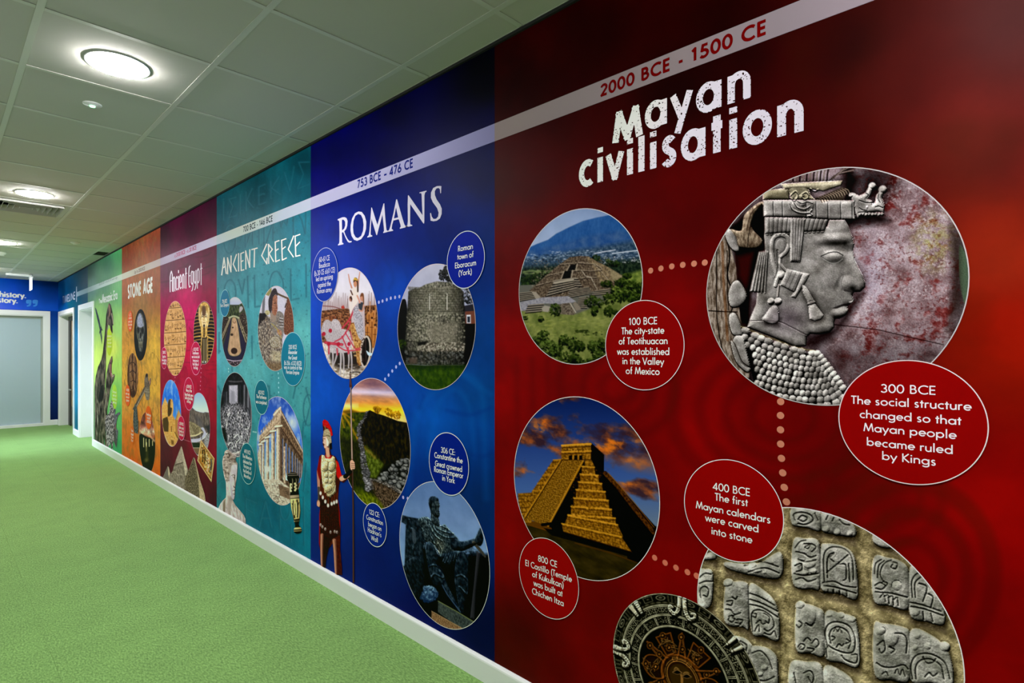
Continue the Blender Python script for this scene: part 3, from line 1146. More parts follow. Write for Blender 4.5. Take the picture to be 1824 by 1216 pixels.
def frustum(name, r0, z0, r1, z1, t, m, parent):
    V, F = [], []
    for rr, zz in ((r0, z0), (r1, z1), (r1 - t, z1 + t * .6), (r0 - t, z0 + t * .6)):
        V += [(cx - hw * rr, cy - hh * rr, zz), (cx + hw * rr, cy - hh * rr, zz), (cx + hw * rr, cy + hh * rr, zz), (cx - hw * rr, cy + hh * rr, zz)]
    for k in range(4):
        k2 = (k + 1) % 4
        for i in range(4):
            j = (i + 1) % 4
            F.append((k * 4 + i, k * 4 + j, k2 * 4 + j, k2 * 4 + i))
    return mesh_obj(name, V, F, m, parent)


frustum('outer_frame', 1.0, CEIL + .003, .86, CEIL + .003, .012, GREY, e)
boxes('duct_backing', [(dx0, dx1, dy0, dy1, CEIL + .075, CEIL + .08)], mat('dark_duct', (.03, .03, .03), rough=.8), e)
# four fields of straight vanes meeting on the diagonals
for k in range(4):
    for j in range(6):
        r0 = .84 - j * .135
        ca, sa = [(1, 0), (0, 1), (-1, 0), (0, -1)][k]
        V, F = [], []
        for (rr, zz) in ((r0, CEIL - .012), (r0 - .05, CEIL + .026), (r0 - .058, CEIL + .026), (r0 - .008, CEIL - .014)):
            for s_ in (-1, 1):
                lx, ly = rr, s_ * max(rr, .01)
                V.append((cx + hw * (lx * ca - ly * sa), cy + hh * (lx * sa + ly * ca), zz))
        F = [(0, 1, 3, 2), (2, 3, 5, 4), (4, 5, 7, 6), (6, 7, 1, 0), (0, 2, 4, 6), (1, 7, 5, 3)]
        mesh_obj('louvre', V, F, GREY, e)

# ---- narrow dark grille in the edge strip
e = empty('slot_grille', (-.085, 9.16, CEIL + .003), 'narrow dark slot grille in the edge strip of the ceiling above the green mural', 'air vent')
boxes('grille_frame', [(-.143, -.018, 8.99, 9.32, CEIL + .006, CEIL + .010)], mat('dark_bronze', (.035, .028, .012), rough=.6), e)
for j in range(5):
    boxes('blade', [(-.140, -.022, 9.02 + .06 * j, 9.035 + .06 * j, CEIL + .001, CEIL + .006)], MATS['dark_bronze'], e)

# ---- small round ceiling fittings
def round_fit(name, x, y, r, h, lab, cat, led=None):
    e = empty(name, (x, y, CEIL + .0035), lab, cat)
    V, F = lathe([(r, 0), (r, -h * .35), (r * .8, -h * .6), (r * .55, -h * .7), (r * .5, -h), (r * .1, -h * 1.02)], 28)
    o = mesh_obj('body', V, F, WHITE, e, smooth=True)
    o.location = (x, y, CEIL + .0035)
    if led:
        V, F = lathe([(.013, 0), (.012, -.004), (.004, -.006)], 14)
        l = mesh_obj('indicator_lens', V, F, mat('lens_' + name, (.2, .9, .4), emit=led, estr=6), e, label='glowing green lens')
        l.location = (x, y, CEIL + .0035 - h)
    return e


round_fit('emergency_light', -1.057, 3.62, .042, .010, 'small round emergency light with a glowing green lens behind the nearest downlight', 'emergency light', (.25, 1, .45))
round_fit('smoke_detector', -.455, 8.42, .05, .022, 'small round white smoke detector between the dark slot grille and the corridor centre', 'smoke detector')
round_fit('motion_sensor', -1.01, 9.95, .045, .045, 'small white dome sensor just beyond the third downlight', 'sensor')

# ---- hanging exit sign
e = empty('exit_sign', (-.50, 12.55, CEIL), 'white hanging exit sign seen edge-on below the ceiling near the end wall', 'exit sign')
boxes('housing', [(-.80, -.47, 12.50, 12.60, CEIL - .034, CEIL)], WHITE, e, bevel=.004)
boxes('bracket', [(-.50, -.462, 12.44, 12.66, CEIL - .062, CEIL - .034)], WHITE, e, bevel=.003)
boxes('sign_blade', [(-.487, -.477, 12.40, 12.70, CEIL - .262, CEIL - .062)], mat('edge_lit_blade', (.85, .9, .9), rough=.3, emit=(.85, .95, 1.0), estr=1.1), e, label='softly glowing blade')
# ---------------------------------------------------------------- printed pictures, Mayan panel
def C3(a):
    return np.asarray(a, float)


def mixn(a, b, t):
    t = np.clip(t, 0, 1)[..., None]
    return C3(a) * (1 - t) + C3(b) * t


def pic_teotihuacan():
    p = disc_pic((925.6, 1145.6, 371.3, 649.0))
    p.frame(920, 365, .23859)
    p.vgrad([(20, (120, 140, 172)), (300, (150, 165, 190))])
    p.img += 14 * p.n(.12, 1)[..., None]
    hill = [(90, 320), (160, 290), (240, 260), (300, 215), (400, 165), (500, 120), (600, 95), (700, 75), (980, 60), (980, 420), (40, 430)]
    t = (p.Y - (365 + 90 * .2386)) / (330 * .2386)
    col = mixn((38, 78, 128), (52, 92, 140), .5 + p.n(.05, 3)) + 10 * p.n(.018, 8, 3, .5)[..., None]
    p.poly(hill, col, soft=1)
    p.poly([(90, 350), (300, 300), (500, 240), (700, 200), (980, 180), (980, 420), (40, 420)], mixn((40, 72, 118), (78, 100, 130), .4 + p.n(.03, 4) * 1.4), soft=4, a=.7)
    p.poly([(50, 410), (200, 385), (400, 345), (600, 315), (800, 280), (980, 250), (980, 520), (20, 560)], mixn((38, 58, 78), (78, 96, 112), .45 + p.n(.012, 5) * 1.3), soft=5)
    p.speck(60, 370, 960, 420, 240, [(150, 165, 180), (110, 125, 140), (30, 45, 60)], 3.5, 1, .7, -8, 2)
    p.speck(240, 340, 960, 380, 130, [(170, 180, 195), (120, 135, 150)], 3, 2, .6, -8, 2)
    p.line([(590, 362), (650, 350), (740, 336)], 7, (200, 205, 212), a=.8)
    p.line([(720, 364), (820, 350), (905, 340)], 8, (190, 200, 208), a=.85)
    p.poly([(20, 470), (980, 400), (980, 560), (20, 640)], mixn((22, 32, 28), (52, 66, 48), .4 + p.n(.012, 6) * 1.6), soft=5)
    p.speck(640, 385, 930, 440, 80, [(150, 155, 160), (60, 70, 60), (190, 190, 190)], 4, 5, .7)
    p.speck(50, 490, 330, 515, 40, [(120, 135, 90), (100, 110, 70)], 7, 6, .6, -5, 3)
    for i, (x, y) in enumerate([(60, 560), (110, 550), (160, 535), (210, 520), (80, 600), (140, 580), (700, 430), (740, 440), (600, 400)]):
        p.leaves(x, y, 34, 26, 40, (14, 24, 16), (62, 80, 42), 7, i)
    p.poly([(20, 600), (980, 560), (980, 900), (20, 900)], (92, 92, 84))
    # grass plain
    g = mixn((88, 98, 52), (124, 130, 76), .5 + p.n(.04, 9) * 1.3)
    p.poly([(20, 790), (250, 790), (450, 815), (560, 770), (700, 700), (850, 690), (980, 640), (980, 1216), (20, 1216)], g, soft=2)
    p.poly([(560, 600), (980, 470), (980, 720), (700, 720)], mixn((70, 88, 40), (120, 132, 66), .5 + p.n(.02, 10) * 1.5), soft=3)
    # pyramid
    st = mixn((66, 56, 46), (112, 100, 84), .45 + p.n(.008, 11, 3) * 1.5)
    p.poly([(100, 640), (230, 520), (330, 440), (400, 390), (470, 381), (540, 383), (600, 420), (690, 465), (800, 530), (790, 560), (700, 640), (600, 640), (400, 690), (180, 690)], st)
    p.poly([(540, 385), (610, 425), (690, 465), (800, 535), (760, 560), (700, 575), (640, 600), (590, 500), (530, 400)], mixn((92, 80, 62), (150, 134, 104), .45 + p.n(.009, 12) * 1.4), a=.85)
    p.poly([(690, 470), (800, 535), (760, 565), (720, 560)], (150, 144, 110), a=.5, soft=3)
    for l in ([(330, 442), (470, 430), (590, 440), (640, 470)], [(235, 525), (350, 500), (480, 485), (560, 492), (640, 480)], [(150, 600), (260, 570), (330, 560), (520, 540), (600, 540)]):
        p.line(l, 5, (148, 138, 120), a=.75)
        p.line([(x, y + 9) for x, y in l], 7, (38, 32, 28), a=.6)
    p.line([(490, 490), (520, 530), (560, 540), (590, 600), (605, 628)], 7, (158, 150, 134), a=.9)
    p.line([(580, 440), (640, 500), (690, 560)], 5, (160, 150, 128), a=.8)
    p.speck(120, 400, 700, 640, 500, [(140, 130, 112), (46, 38, 32), (96, 86, 70)], 4.5, 12, .5)
    for q, (a, b, c, d) in enumerate([(405, 450, 448, 490), (362, 415, 495, 552), (310, 352, 575, 665)]):
        p.poly([(a - 20, d), (a, c), (b, c - 6), (b - 10, d - 4)], (14, 16, 18))
        p.line([(a - 26, d), (a - 4, c)], 8, (150, 140, 122), a=.85)
        p.line([(b - 2, d - 4), (b + 8, c - 6)], 8, (156, 146, 128), a=.85)
    # platforms of stacked terraces
    def terr(P, n, dx=0):
        (x0, y0), (x1, y1), (x2, y2), (x3, y3) = P
        for i in range(n):
            t0, t1 = i / n, (i + .5) / n
            L = lambda t: ((x0 + (x3 - x0) * t, y0 + (y3 - y0) * t), (x1 + (x2 - x1) * t, y1 + (y2 - y1) * t))
            a, b = L(t0)
            c, d = L(t1)
            p.poly([a, b, d, c], (128, 120, 106), soft=.4)
            e, f = L((i + 1) / n)
            p.poly([c, d, f, e], (30, 28, 28), soft=.4)
    terr([(290, 560), (450, 540), (480, 620), (220, 690)], 6)
    p.poly([(275, 575), (440, 545), (460, 560), (290, 590)], (150, 142, 126))
    terr([(430, 545), (460, 545), (500, 615), (440, 612)], 4)
    terr([(400, 630), (545, 612), (570, 662), (380, 700)], 5)
    terr([(590, 640), (715, 622), (720, 665), (560, 680)], 3)
    terr([(25, 655), (120, 645), (170, 700), (20, 722)], 5)
    p.poly([(115, 645), (150, 650), (185, 690), (150, 705)], (140, 132, 118))
    p.poly([(30, 725), (200, 690), (390, 680), (450, 720), (380, 740), (220, 735), (60, 790), (30, 790)], mixn((112, 112, 120), (150, 148, 152), .5 + p.n(.01, 13)))
    terr([(470, 690), (545, 682), (530, 775), (450, 770)], 7)
    terr([(90, 745), (210, 735), (190, 800), (65, 812)], 4)
    p.poly([(190, 770), (215, 750), (260, 760), (240, 800), (200, 795)], (142, 136, 124))
    p.poly([(300, 760), (350, 735), (410, 730), (450, 800), (430, 822), (330, 815)], mixn((70, 62, 54), (120, 112, 98), .5 + p.n(.008, 14) * 1.5))
    p.line([(405, 735), (445, 800)], 10, (152, 146, 132))
    p.poly([(440, 720), (480, 760), (485, 780), (450, 790), (425, 740)], (120, 112, 100))
    for i, (x, y, a, b) in enumerate([(295, 785, 40, 50), (560, 720, 50, 45), (610, 735, 45, 40), (680, 590, 45, 25), (700, 700, 50, 48), (760, 640, 60, 50), (790, 690, 45, 40), (840, 655, 45, 40), (780, 580, 45, 30), (860, 600, 40, 34), (900, 680, 40, 30), (925, 620, 30, 40), (830, 530, 34, 20), (585, 790, 26, 40), (690, 795, 32, 42), (740, 800, 20, 14), (185, 852, 20, 17), (70, 845, 18, 10), (870, 710, 40, 16)]):
        p.leaves(x, y, a, b, 70, (12, 20, 10), (74, 92, 40), 7, 20 + i)
    p.speck(440, 935, 650, 975, 26, [(40, 50, 26)], 6, 31, .9, 0, 1.6)
    p.speck(60, 830, 760, 1010, 160, [(84, 98, 44), (150, 156, 82), (112, 120, 60)], 5, 32, .4, -6, 3)
    for i, (x, y, a, b) in enumerate([(205, 985, 48, 50), (150, 1010, 36, 30), (235, 1060, 70, 50), (300, 1080, 50, 55), (360, 1010, 40, 42), (425, 1040, 44, 60), (480, 1055, 36, 40), (385, 1140, 80, 44), (440, 1150, 50, 34), (580, 1060, 46, 50), (640, 1040, 34, 50), (630, 1120, 60, 34), (520, 1180, 50, 18), (560, 1160, 30, 14), (250, 1110, 60, 30)]):
        p.leaves(x, y, a, b, 100, (10, 18, 8), (92, 110, 52), 7.5, 50 + i)
    return p


def pic_castillo():
    p = disc_pic((917.0, 1176.1, 704.9, 1034.8))
    p.frame(880, 690, .34549)
    p.vgrad([(40, (24, 38, 82)), (300, (44, 66, 118)), (520, (66, 92, 140)), (700, (92, 108, 128))])
    c1 = p.n(.085, 2, 5, 2.2)
    c2 = p.n(.05, 21, 5, 1.8)
    # evening clouds: blue-grey bodies with orange under-lighting
    gx = (p.X - 880) / .34549
    gy = (p.Y - 690) / .34549
    wb = np.clip(1 - np.hypot((gx - 660) / 260, (gy - 300) / 170), 0, 1) + .8 * np.clip(1 - np.hypot((gx - 230) / 190, (gy - 240) / 110), 0, 1) + .7 * np.clip(1 - np.hypot((gx - 740) / 150, (gy - 500) / 60), 0, 1) + .4 * np.clip(1 - np.hypot((gx - 430) / 160, (gy - 130) / 60), 0, 1) + .3 * np.clip(1 - np.hypot((gx - 170) / 130, (gy - 460) / 60), 0, 1)
    t = np.clip((c1 * 1.6 + wb * 1.15 - .12) * 1.9, 0, 1)
    cl = mixn((58, 38, 42), (186, 98, 34), .35 + c2 * 1.7)
    p.img = p.img * (1 - t[..., None] * .9) + cl * t[..., None] * .9
    hi = np.clip((c2 + wb * .8 - .62) * 4, 0, 1)[..., None]
    p.img = p.img * (1 - hi * .7) + C3((206, 118, 36)) * hi * .7
    p.poly([(590, 360), (700, 350), (830, 370), (845, 440), (700, 420)], (150, 92, 56), soft=9, a=.45)
    stone = mixn((84, 56, 16), (158, 114, 40), .5 + p.n(.010, 5, 3) * 1.4)
    # ground
    p.poly([(150, 690), (420, 760), (780, 880), (900, 940), (900, 1100), (100, 1100)], mixn((34, 31, 20), (62, 52, 28), .5 + p.n(.03, 6, 4, 3)))
    p.line([(170, 702), (330, 750), (480, 790), (640, 845), (770, 878)], 8, (110, 66, 14), a=.8)
    p.line([(420, 800), (600, 850), (740, 900)], 6, (84, 50, 14), a=.6)
    p.poly([(455, 380), (520, 380), (720, 840), (700, 870), (300, 760), (250, 715), (300, 690)], (9, 8, 7))
    # dark right side and balustrade
    p.poly([(500, 285), (570, 350), (568, 430), (640, 500), (840, 720), (830, 780), (780, 862), (700, 840), (520, 400)], (8, 7, 8))
    p.line([(575, 440), (640, 510), (740, 640), (826, 745)], 22, mixn((40, 26, 10), (96, 60, 18), .5 + p.n(.008, 7) * 1.5))
    p.line([(592, 440), (700, 560), (830, 722)], 4, (130, 84, 26), a=.8)
    p.poly([(60, 668), (300, 700), (300, 730), (60, 690)], (84, 56, 16))
    p.poly([(690, 835), (900, 850), (900, 960), (690, 880)], (14, 12, 8))
    # stepped front face
    ys = [405, 445, 485, 525, 568, 612, 655, 700, 748, 845]
    lx = [455, 447, 437, 425, 413, 400, 384, 366, 350, 330]
    rx = [520, 540, 558, 576, 592, 608, 628, 650, 676, 712]
    p.poly([(395, 690), (520, 400), (470, 375), (280, 715), (370, 745)], (7, 6, 6))
    for i in range(9):
        y0, y1 = ys[i], ys[i + 1]
        s0, s1 = (rx[i] - lx[i]) * .10, (rx[i + 1] - lx[i + 1]) * .20
        if i == 8:
            P = [(lx[8] + 18, 690), (rx[8] - 20, 740 + 16), (712, 845), (330, 745)]
        P = [(lx[i], y0), (rx[i], y0 + (rx[i] - lx[i]) * .07), (rx[i] + 6, y1 + (rx[i] - lx[i]) * .12), (lx[i], y1 + 0)]
        if i == 8:
            P = [(352, 700), (660, 768), (712, 846), (360, 742)]
        if i == 7:
            P = [(384, 658), (640, 706), (668, 768), (366, 702)]
        p.poly(P, stone)
        a, b = P[0], P[1]
        p.line([a, b], 7, (206, 152, 48), a=.75)
        p.line([(a[0], a[1] + 11), (b[0] - 4, b[1] + 11)], 5, (60, 36, 8), a=.65)
        p.line([P[3], P[2]], 6, (44, 26, 6), a=.7)
        for k in range(2):
            f = .42 + .25 * k
            p.line([(P[0][0] + (P[3][0] - P[0][0]) * f, P[0][1] + (P[3][1] - P[0][1]) * f), (P[1][0] + (P[2][0] - P[1][0]) * f, P[1][1] + (P[2][1] - P[1][1]) * f)], 3, (70, 42, 8), a=.5)
        for k in range(int((b[0] - a[0]) / 26)):
            x = a[0] + 13 + 26 * k
            yy = a[1] + (b[1] - a[1]) * (x - a[0]) / (b[0] - a[0])
            p.line([(x, yy + 12), (x + 1, yy + 34)], 2.4, (62, 36, 8), a=.5)
    p.speck(400, 420, 560, 700, 200, [(196, 146, 60), (80, 48, 10), (130, 86, 20)], 3.2, 4, .5, 10, 1.6)
    # left stepped profile
    for i in range(8):
        y0 = 372 + i * 40
        x0, x1 = 318 - i * 27, 356 - i * 24
        p.poly([(x0 - 10, y0), (x1 + 20, y0 - 6), (x1 + 6, y0 + 44), (x0 - 38, y0 + 40)], stone)
        p.line([(x0 - 10, y0), (x1, y0 - 3)], 5, (176, 122, 34), a=.7)
        p.line([(x0 - 14, y0 + 12), (x1 - 4, y0 + 9)], 5, (58, 36, 10), a=.6)
        p.line([(x0 - 24, y0 + 26), (x1 - 8, y0 + 23)], 3, (66, 42, 10), a=.5)
    p.poly([(125, 545), (200, 540), (240, 560), (165, 672), (130, 600)], stone)
    for y in (560, 590, 620, 645):
        p.line([(126, y), (215 - (y - 560) * .5, y - 4)], 6, (62, 38, 10), a=.6)
    # great stair
    p.poly([(352, 372), (462, 374), (280, 712), (165, 672)], mixn((84, 58, 18), (148, 110, 42), .5 + p.n(.006, 15, 3) * 1.5))
    for k in range(34):
        f = (k + .5) / 34
        a = (352 + (165 - 352) * f, 372 + 300 * f)
        b = (462 + (280 - 462) * f, 374 + 338 * f)
        p.line([a, b], 2.6, (70, 44, 10), a=.38)
    p.line([(352, 374), (260, 520), (165, 672)], 6, (40, 26, 6), a=.85)
    p.line([(345, 374), (253, 520), (160, 666)], 5, (186, 134, 40), a=.7)
    p.line([(462, 376), (375, 540), (282, 712)], 9, (176, 124, 36), a=.85)
    p.line([(300, 700), (252, 706)], 16, (18, 12, 6))
    # temple
    p.poly([(350, 295), (502, 283), (502, 372), (350, 372)], stone)
    p.poly([(502, 283), (570, 345), (568, 432), (502, 372)], (22, 16, 10))
    p.poly([(470, 372), (505, 372), (520, 405), (470, 403)], stone)
    for y, w, c in ((298, 9, (204, 150, 50)), (310, 5, (56, 34, 8)), (331, 7, (190, 138, 44)), (341, 5, (60, 36, 8)), (372, 5, (60, 38, 8))):
        p.line([(352, y), (502, y - 8 + (y - 298) * .1)], w, c, a=.85)
    for x in (397, 424, 450):
        p.poly([(x - 8, 349), (x + 8, 348), (x + 8, 371), (x - 8, 371)], (10, 7, 4))
    p.line([(410, 350), (410, 370)], 4, (170, 120, 40))
    p.line([(437, 350), (437, 370)], 4, (170, 120, 40))
    p.speck(355, 314, 500, 328, 26, [(80, 50, 12), (200, 150, 56)], 3, 9, .7)
    p.poly([(822, 725), (838, 712), (842, 730), (826, 742)], (16, 14, 12))
    return p


def pic_head():
    p = disc_pic((1259.7, 1726.3, 297.8, 722.0), ncap=480)
    p.frame(1240, 280, .37842)
    X, Y = (p.X - 1240) / .37842, (p.Y - 280) / .37842
    n1, n2, n3 = p.n(.05, 1, 5), p.n(.016, 2, 4), p.n(.16, 3, 3)
    fine = p.n(.0035, 4, 2)
    # painted plaster behind the head
    bg = mixn((112, 92, 92), (176, 166, 170), .55 + n1 * 1.0 + n3 * .5)
    red = np.clip((p.n(.045, 6, 5) + .4 * n2 - .10) * 4, 0, 1) * np.clip((X - 640) / 150, 0, 1)
    bg = bg * (1 - red[..., None] * .8) + C3((116, 62, 60)) * red[..., None] * .8
    pale = np.clip(1 - np.hypot((X - 830) / 90, (Y - 560) / 260), 0, 1)
    bg = bg * (1 - pale[..., None] * .55) + C3((180, 176, 190)) * pale[..., None] * .55
    yel = np.clip(1.1 - np.hypot((X - 1120) / 130, (Y - 400) / 170), 0, 1) * np.clip(.6 + n2 * 2.5, 0, 1)
    bg = bg * (1 - yel[..., None] * .75) + C3((158, 156, 104)) * yel[..., None] * .75
    pk = np.clip((p.n(.03, 16, 5) - .05) * 4, 0, 1) * np.clip((X - 600) / 200, 0, 1)
    bg = bg * (1 - pk[..., None] * .35) + C3((190, 180, 182)) * pk[..., None] * .35
    dk = np.clip((X - 1180) / 60, 0, 1) * .5 + np.clip(1 - np.hypot((X - 820) / 200, (Y - 110) / 120), 0, 1) * .75 + np.clip((Y - 760) / 500, 0, .35) + np.clip((330 - X) / 80, 0, 1) * .45
    bg = bg * (1 - np.clip(dk, 0, .85)[..., None] * .8)
    bg = bg * (1 + .16 * fine[..., None])
    sp = np.clip((p.n(.007, 41, 3) - .12) * 6, 0, 1) * np.clip((X - 600) / 200, 0, 1) * np.clip(.5 + p.n(.05, 42) * 2, 0, 1)
    bg = bg * (1 - sp[..., None] * .5) + C3((96, 52, 50)) * sp[..., None] * .5
    sp = np.clip((p.n(.006, 43, 3) - .10) * 6, 0, 1) * np.clip(.4 + p.n(.06, 44) * 2, 0, 1)
    bg = bg * (1 - sp[..., None] * .5) + C3((206, 200, 200)) * sp[..., None] * .5 * (1 - np.clip(dk, 0, .8)[..., None])
    p.img[:] = bg
    p.line([(655, 788), (740, 797), (860, 812), (1000, 845), (1165, 882)], 4, (52, 40, 40), a=.8)
    p.poly([(1240, 420), (1262, 440), (1290, 520), (1290, 720), (1258, 670), (1240, 560)], (98, 112, 96), smooth=True)
    p.poly([(1195, 330), (1240, 380), (1244, 700), (1180, 820), (1215, 560)], (60, 52, 48), soft=8, a=.6)
    # dark shadow areas around the figure
    p.poly([(700, 60), (760, 100), (740, 180), (730, 215), (900, 285), (890, 310), (740, 330), (700, 300)], (38, 34, 34), soft=7, a=.75, smooth=True)
    p.poly([(160, 330), (330, 200), (335, 420), (300, 470), (260, 640), (250, 790), (200, 780), (190, 560), (180, 440)], (44, 36, 34), soft=4, a=.9)
    p.poly([(195, 470), (270, 450), (250, 600), (235, 640), (200, 560)], (96, 52, 52), soft=6, a=.6)
    p.poly([(520, 840), (650, 800), (670, 770), (760, 640), (790, 640), (720, 770), (640, 860), (560, 900), (520, 890)], (34, 26, 26), soft=8, a=.7)
    stone = mixn((104, 102, 98), (158, 156, 152), .5 + n1 * 1.1) * (1 + .13 * fine[..., None])
    stone = stone * (1 + .12 * n2[..., None])
    purple = np.clip(1 - np.hypot((X - 430) / 130, (Y - 760) / 110), 0, 1)[..., None]
    stone = stone * (1 - purple * .35) + C3((112, 96, 112)) * purple * .35
    face = [(700, 296), (716, 322), (735, 372), (745, 408), (739, 440), (747, 482), (766, 520), (785, 556), (797, 588), (795, 612), (775, 633), (744, 633), (736, 648), (743, 674), (727, 690), (712, 700), (717, 722), (705, 744), (680, 757), (656, 760), (650, 777), (651, 800), (630, 824), (585, 833), (540, 830), (521, 846), (519, 888), (470, 892), (400, 862), (300, 822), (243, 800), (258, 755), (285, 690), (290, 640), (322, 560), (330, 480), (322, 370), (330, 330), (500, 340), (620, 330), (630, 296)]
    p.poly(face, stone, soft=1)
    p.hp(face, 20, 13)
    h0 = p.h.copy()
    p.bump(600, 540, 230, 330, 16)
    p.bump(700, 350, 90, 120, 5)
    p.bump(660, 425, 105, 44, -13, 8)
    p.bump(650, 385, 130, 34, 11, -4)
    p.bump(722, 440, 36, 60, -9, -14)
    p.bump(645, 468, 66, 36, 15)
    p.bump(600, 560, 120, 80, 6)
    p.bump(752, 560, 60, 110, 9, -32)
    p.bump(716, 592, 50, 42, 15)
    p.bump(672, 600, 22, 40, -5, 20)
    p.bump(772, 600, 40, 46, 6)
    p.bump(600, 796, 82, 62, 17)
    p.bump(620, 670, 70, 60, 5)
    p.bump(570, 700, 90, 60, -3)
    p.bump(420, 700, 130, 120, 5)
    p.hp([(640, 712), (668, 692), (702, 676), (743, 672), (736, 694), (702, 690), (668, 708)], 26, 10, True)
    p.bump(684, 731, 60, 32, 13, -8)
    p.h = np.where(h0 > 0, p.h, 0)
    # neck crease
    p.hl([(250, 770), (380, 772), (450, 800), (520, 836)], 5, -3, True)
    # ear
    p.hl([(376, 604), (384, 560), (366, 500), (358, 430), (366, 384), (396, 367), (428, 376), (440, 410), (426, 446), (402, 466)], 20, 10, True)
    p.hl([(402, 466), (398, 500), (420, 530), (440, 545)], 14, 8, True)
    p.dome(398, 420, 22, 34, 5, 0, 'add')
    p.hl([(385, 440), (388, 520), (376, 570)], 12, -5, True)
    # hair fringe, forelock and side lock with ribs
    def ribs(P, n, h, base, bottom=None):
        """P: left-top, right-top, right-bottom, left-bottom"""
        p.hp(P, h, 8, base=base)
        p.poly(P, stone * .93, soft=1)
        (ax, ay), (bx, by), (cx_, cy_), (dx_, dy_) = P
        for i in range(n):
            f = (i + .5) / n
            p.hl([(ax + (bx - ax) * f, ay + (by - ay) * f), (dx_ + (cx_ - dx_) * f, dy_ + (cy_ - dy_) * f)], math.hypot(bx - ax, by - ay) / n * .95, 6)
        for i in range(1, n):
            f = i / n
            p.line([(ax + (bx - ax) * f, ay + (by - ay) * f), (dx_ + (cx_ - dx_) * f, dy_ + (cy_ - dy_) * f)], 3.5, (56, 54, 52), a=.6)
    ribs([(325, 284), (628, 290), (606, 346), (326, 360)], 14, 12, 24)
    ribs([(446, 292), (516, 292), (492, 490), (446, 488)], 5, 8, 36)
    ribs([(298, 446), (342, 446), (334, 640), (256, 630)], 5, 10, 14)
    # hat: jade band with plaques
    band = [(318, 204), (560, 203), (745, 206), (750, 292), (640, 294), (480, 284), (320, 280)]
    p.poly(band, stone * .98, soft=1)
    p.hp(band, 16, 7, base=34)
    for x in (365, 408, 520, 566, 622, 682, 736):
        p.hl([(x, 206), (x + 2, 290)], 5, -7)
        p.line([(x, 208), (x + 2, 288)], 2.5, (70, 70, 72), a=.7)
    for P, hh in (([(318, 176), (330, 158), (440, 146), (440, 200), (318, 200)], 28), ([(400, 128), (560, 118), (690, 112), (684, 132), (600, 160), (540, 150), (420, 152)], 34), ([(430, 130), (520, 122), (540, 180), (560, 200), (450, 200)], 30)):
        p.poly(P, stone * .9 + C3((8, 6, -6)), soft=1)
        p.hp(P, 14, 9, base=hh)
    # woven stripes on the hat and the plume above
    p.poly([(560, 196), (690, 140), (712, 166), (690, 205), (565, 204)], (104, 96, 88))
    for i in range(12):
        f = i / 11
        x, y = 572 + 125 * f, 192 - 42 * f
        p.line([(x, y), (x + 14, y + 6), (x + 22, y + 22)], 4, (52, 40, 36), a=.85, smooth=True)
        p.line([(x + 5, y - 1), (x + 19, y + 5), (x + 27, y + 20)], 4, (168, 156, 140), a=.85, smooth=True)
    for i in range(13):
        x = 425 + i * 16
        p.line([(x, 112), (x + 2, 84), (x + 8, 50)], 8, (128, 120, 110) if i % 2 else (46, 38, 36), a=.8)
    for i in range(6):
        o = i * 11
        p.line([(632 + o * .4, 108 - o * .2), (662 + o * .5, 84 - o * .4), (742, 74 - o * 1.1)], 5, (150, 140, 132) if i % 2 else (50, 40, 38), a=.85, smooth=True)
    # mask ornament on the band
    p.dome(505, 222, 52, 46, 12, 0, 'add')
    for P, w in (([(445, 180), (470, 160), (480, 185), (462, 205), (446, 190)], 8), ([(500, 175), (520, 165), (530, 185), (512, 200), (498, 186), (508, 180)], 8), ([(540, 150), (560, 160), (575, 152)], 8), ([(440, 215), (455, 245), (490, 262), (530, 262), (545, 250)], 9), ([(462, 212), (478, 235), (510, 245), (535, 232)], 8), ([(478, 205), (500, 215), (525, 208), (548, 215)], 7), ([(535, 262), (548, 272), (530, 276)], 7)):
        p.hl(P, w, 11, True)
        p.line([(x + 2, y + 5) for x, y in P], 4, (44, 42, 42), a=.8, smooth=True)
    p.dome(505, 222, 10, 9, 10, 0, 'add')
    # serpent mask at the brow
    ser = [(722, 172), (745, 170), (768, 184), (800, 168), (815, 140), (832, 150), (824, 178), (806, 198), (828, 206), (832, 222), (846, 214), (850, 180), (866, 160), (884, 166), (876, 190), (888, 230), (884, 262), (860, 256), (800, 262), (762, 284), (752, 262), (745, 215)]
    p.poly(ser, stone * 1.04, soft=1)
    p.hp(ser, 18, 6, base=20, smooth=False)
    for x, y, r in ((831, 137, 17), (880, 154, 19), (733, 180, 12), (806, 236, 13)):
        p.ell(x, y, r, r, stone * 1.1, soft=.8)
        p.dome(x, y, r, r, 44)
    for P in ([(800, 170), (812, 180), (800, 195)], [(862, 175), (858, 195), (868, 215)], [(770, 205), (800, 215), (828, 215)], [(770, 240), (785, 250), (806, 252)], [(845, 236), (862, 232), (880, 240)], [(765, 262), (800, 258), (840, 262), (880, 270)]):
        p.hl(P, 5, -8, True)
        p.line(P, 4, (48, 46, 46), a=.8, smooth=True)
    for i in range(8):
        p.dome(772 + i * 15, 270 - (i % 2) * 2, 8, 9, 40)
        p.ell(772 + i * 15, 270, 7, 8, stone, soft=.6)
    # ear ornament
    blk = [(432, 527), (506, 546), (466, 638), (398, 602)]
    p.poly(blk, stone * .9, soft=1)
    p.hp(blk, 12, 6, base=32)
    sd = [(503, 545), (540, 548), (528, 572), (470, 664), (448, 656), (470, 628)]
    p.poly(sd, stone * .98, soft=1)
    p.hp(sd, 14, 8, base=32)
    for f in (.3, .55, .8):
        p.line([(432 + 74 * f, 530 + 18 * f), (398 + 70 * f, 600 + 34 * f)], 3, (70, 68, 68), a=.7)
    p.dome(402, 556, 24, 24, 46)
    p.ell(402, 556, 22, 22, stone * 1.02)
    p.line([(392, 604), (386, 656)], 9, (112, 108, 104))
    p.hl([(392, 604), (386, 656)], 9, 8)
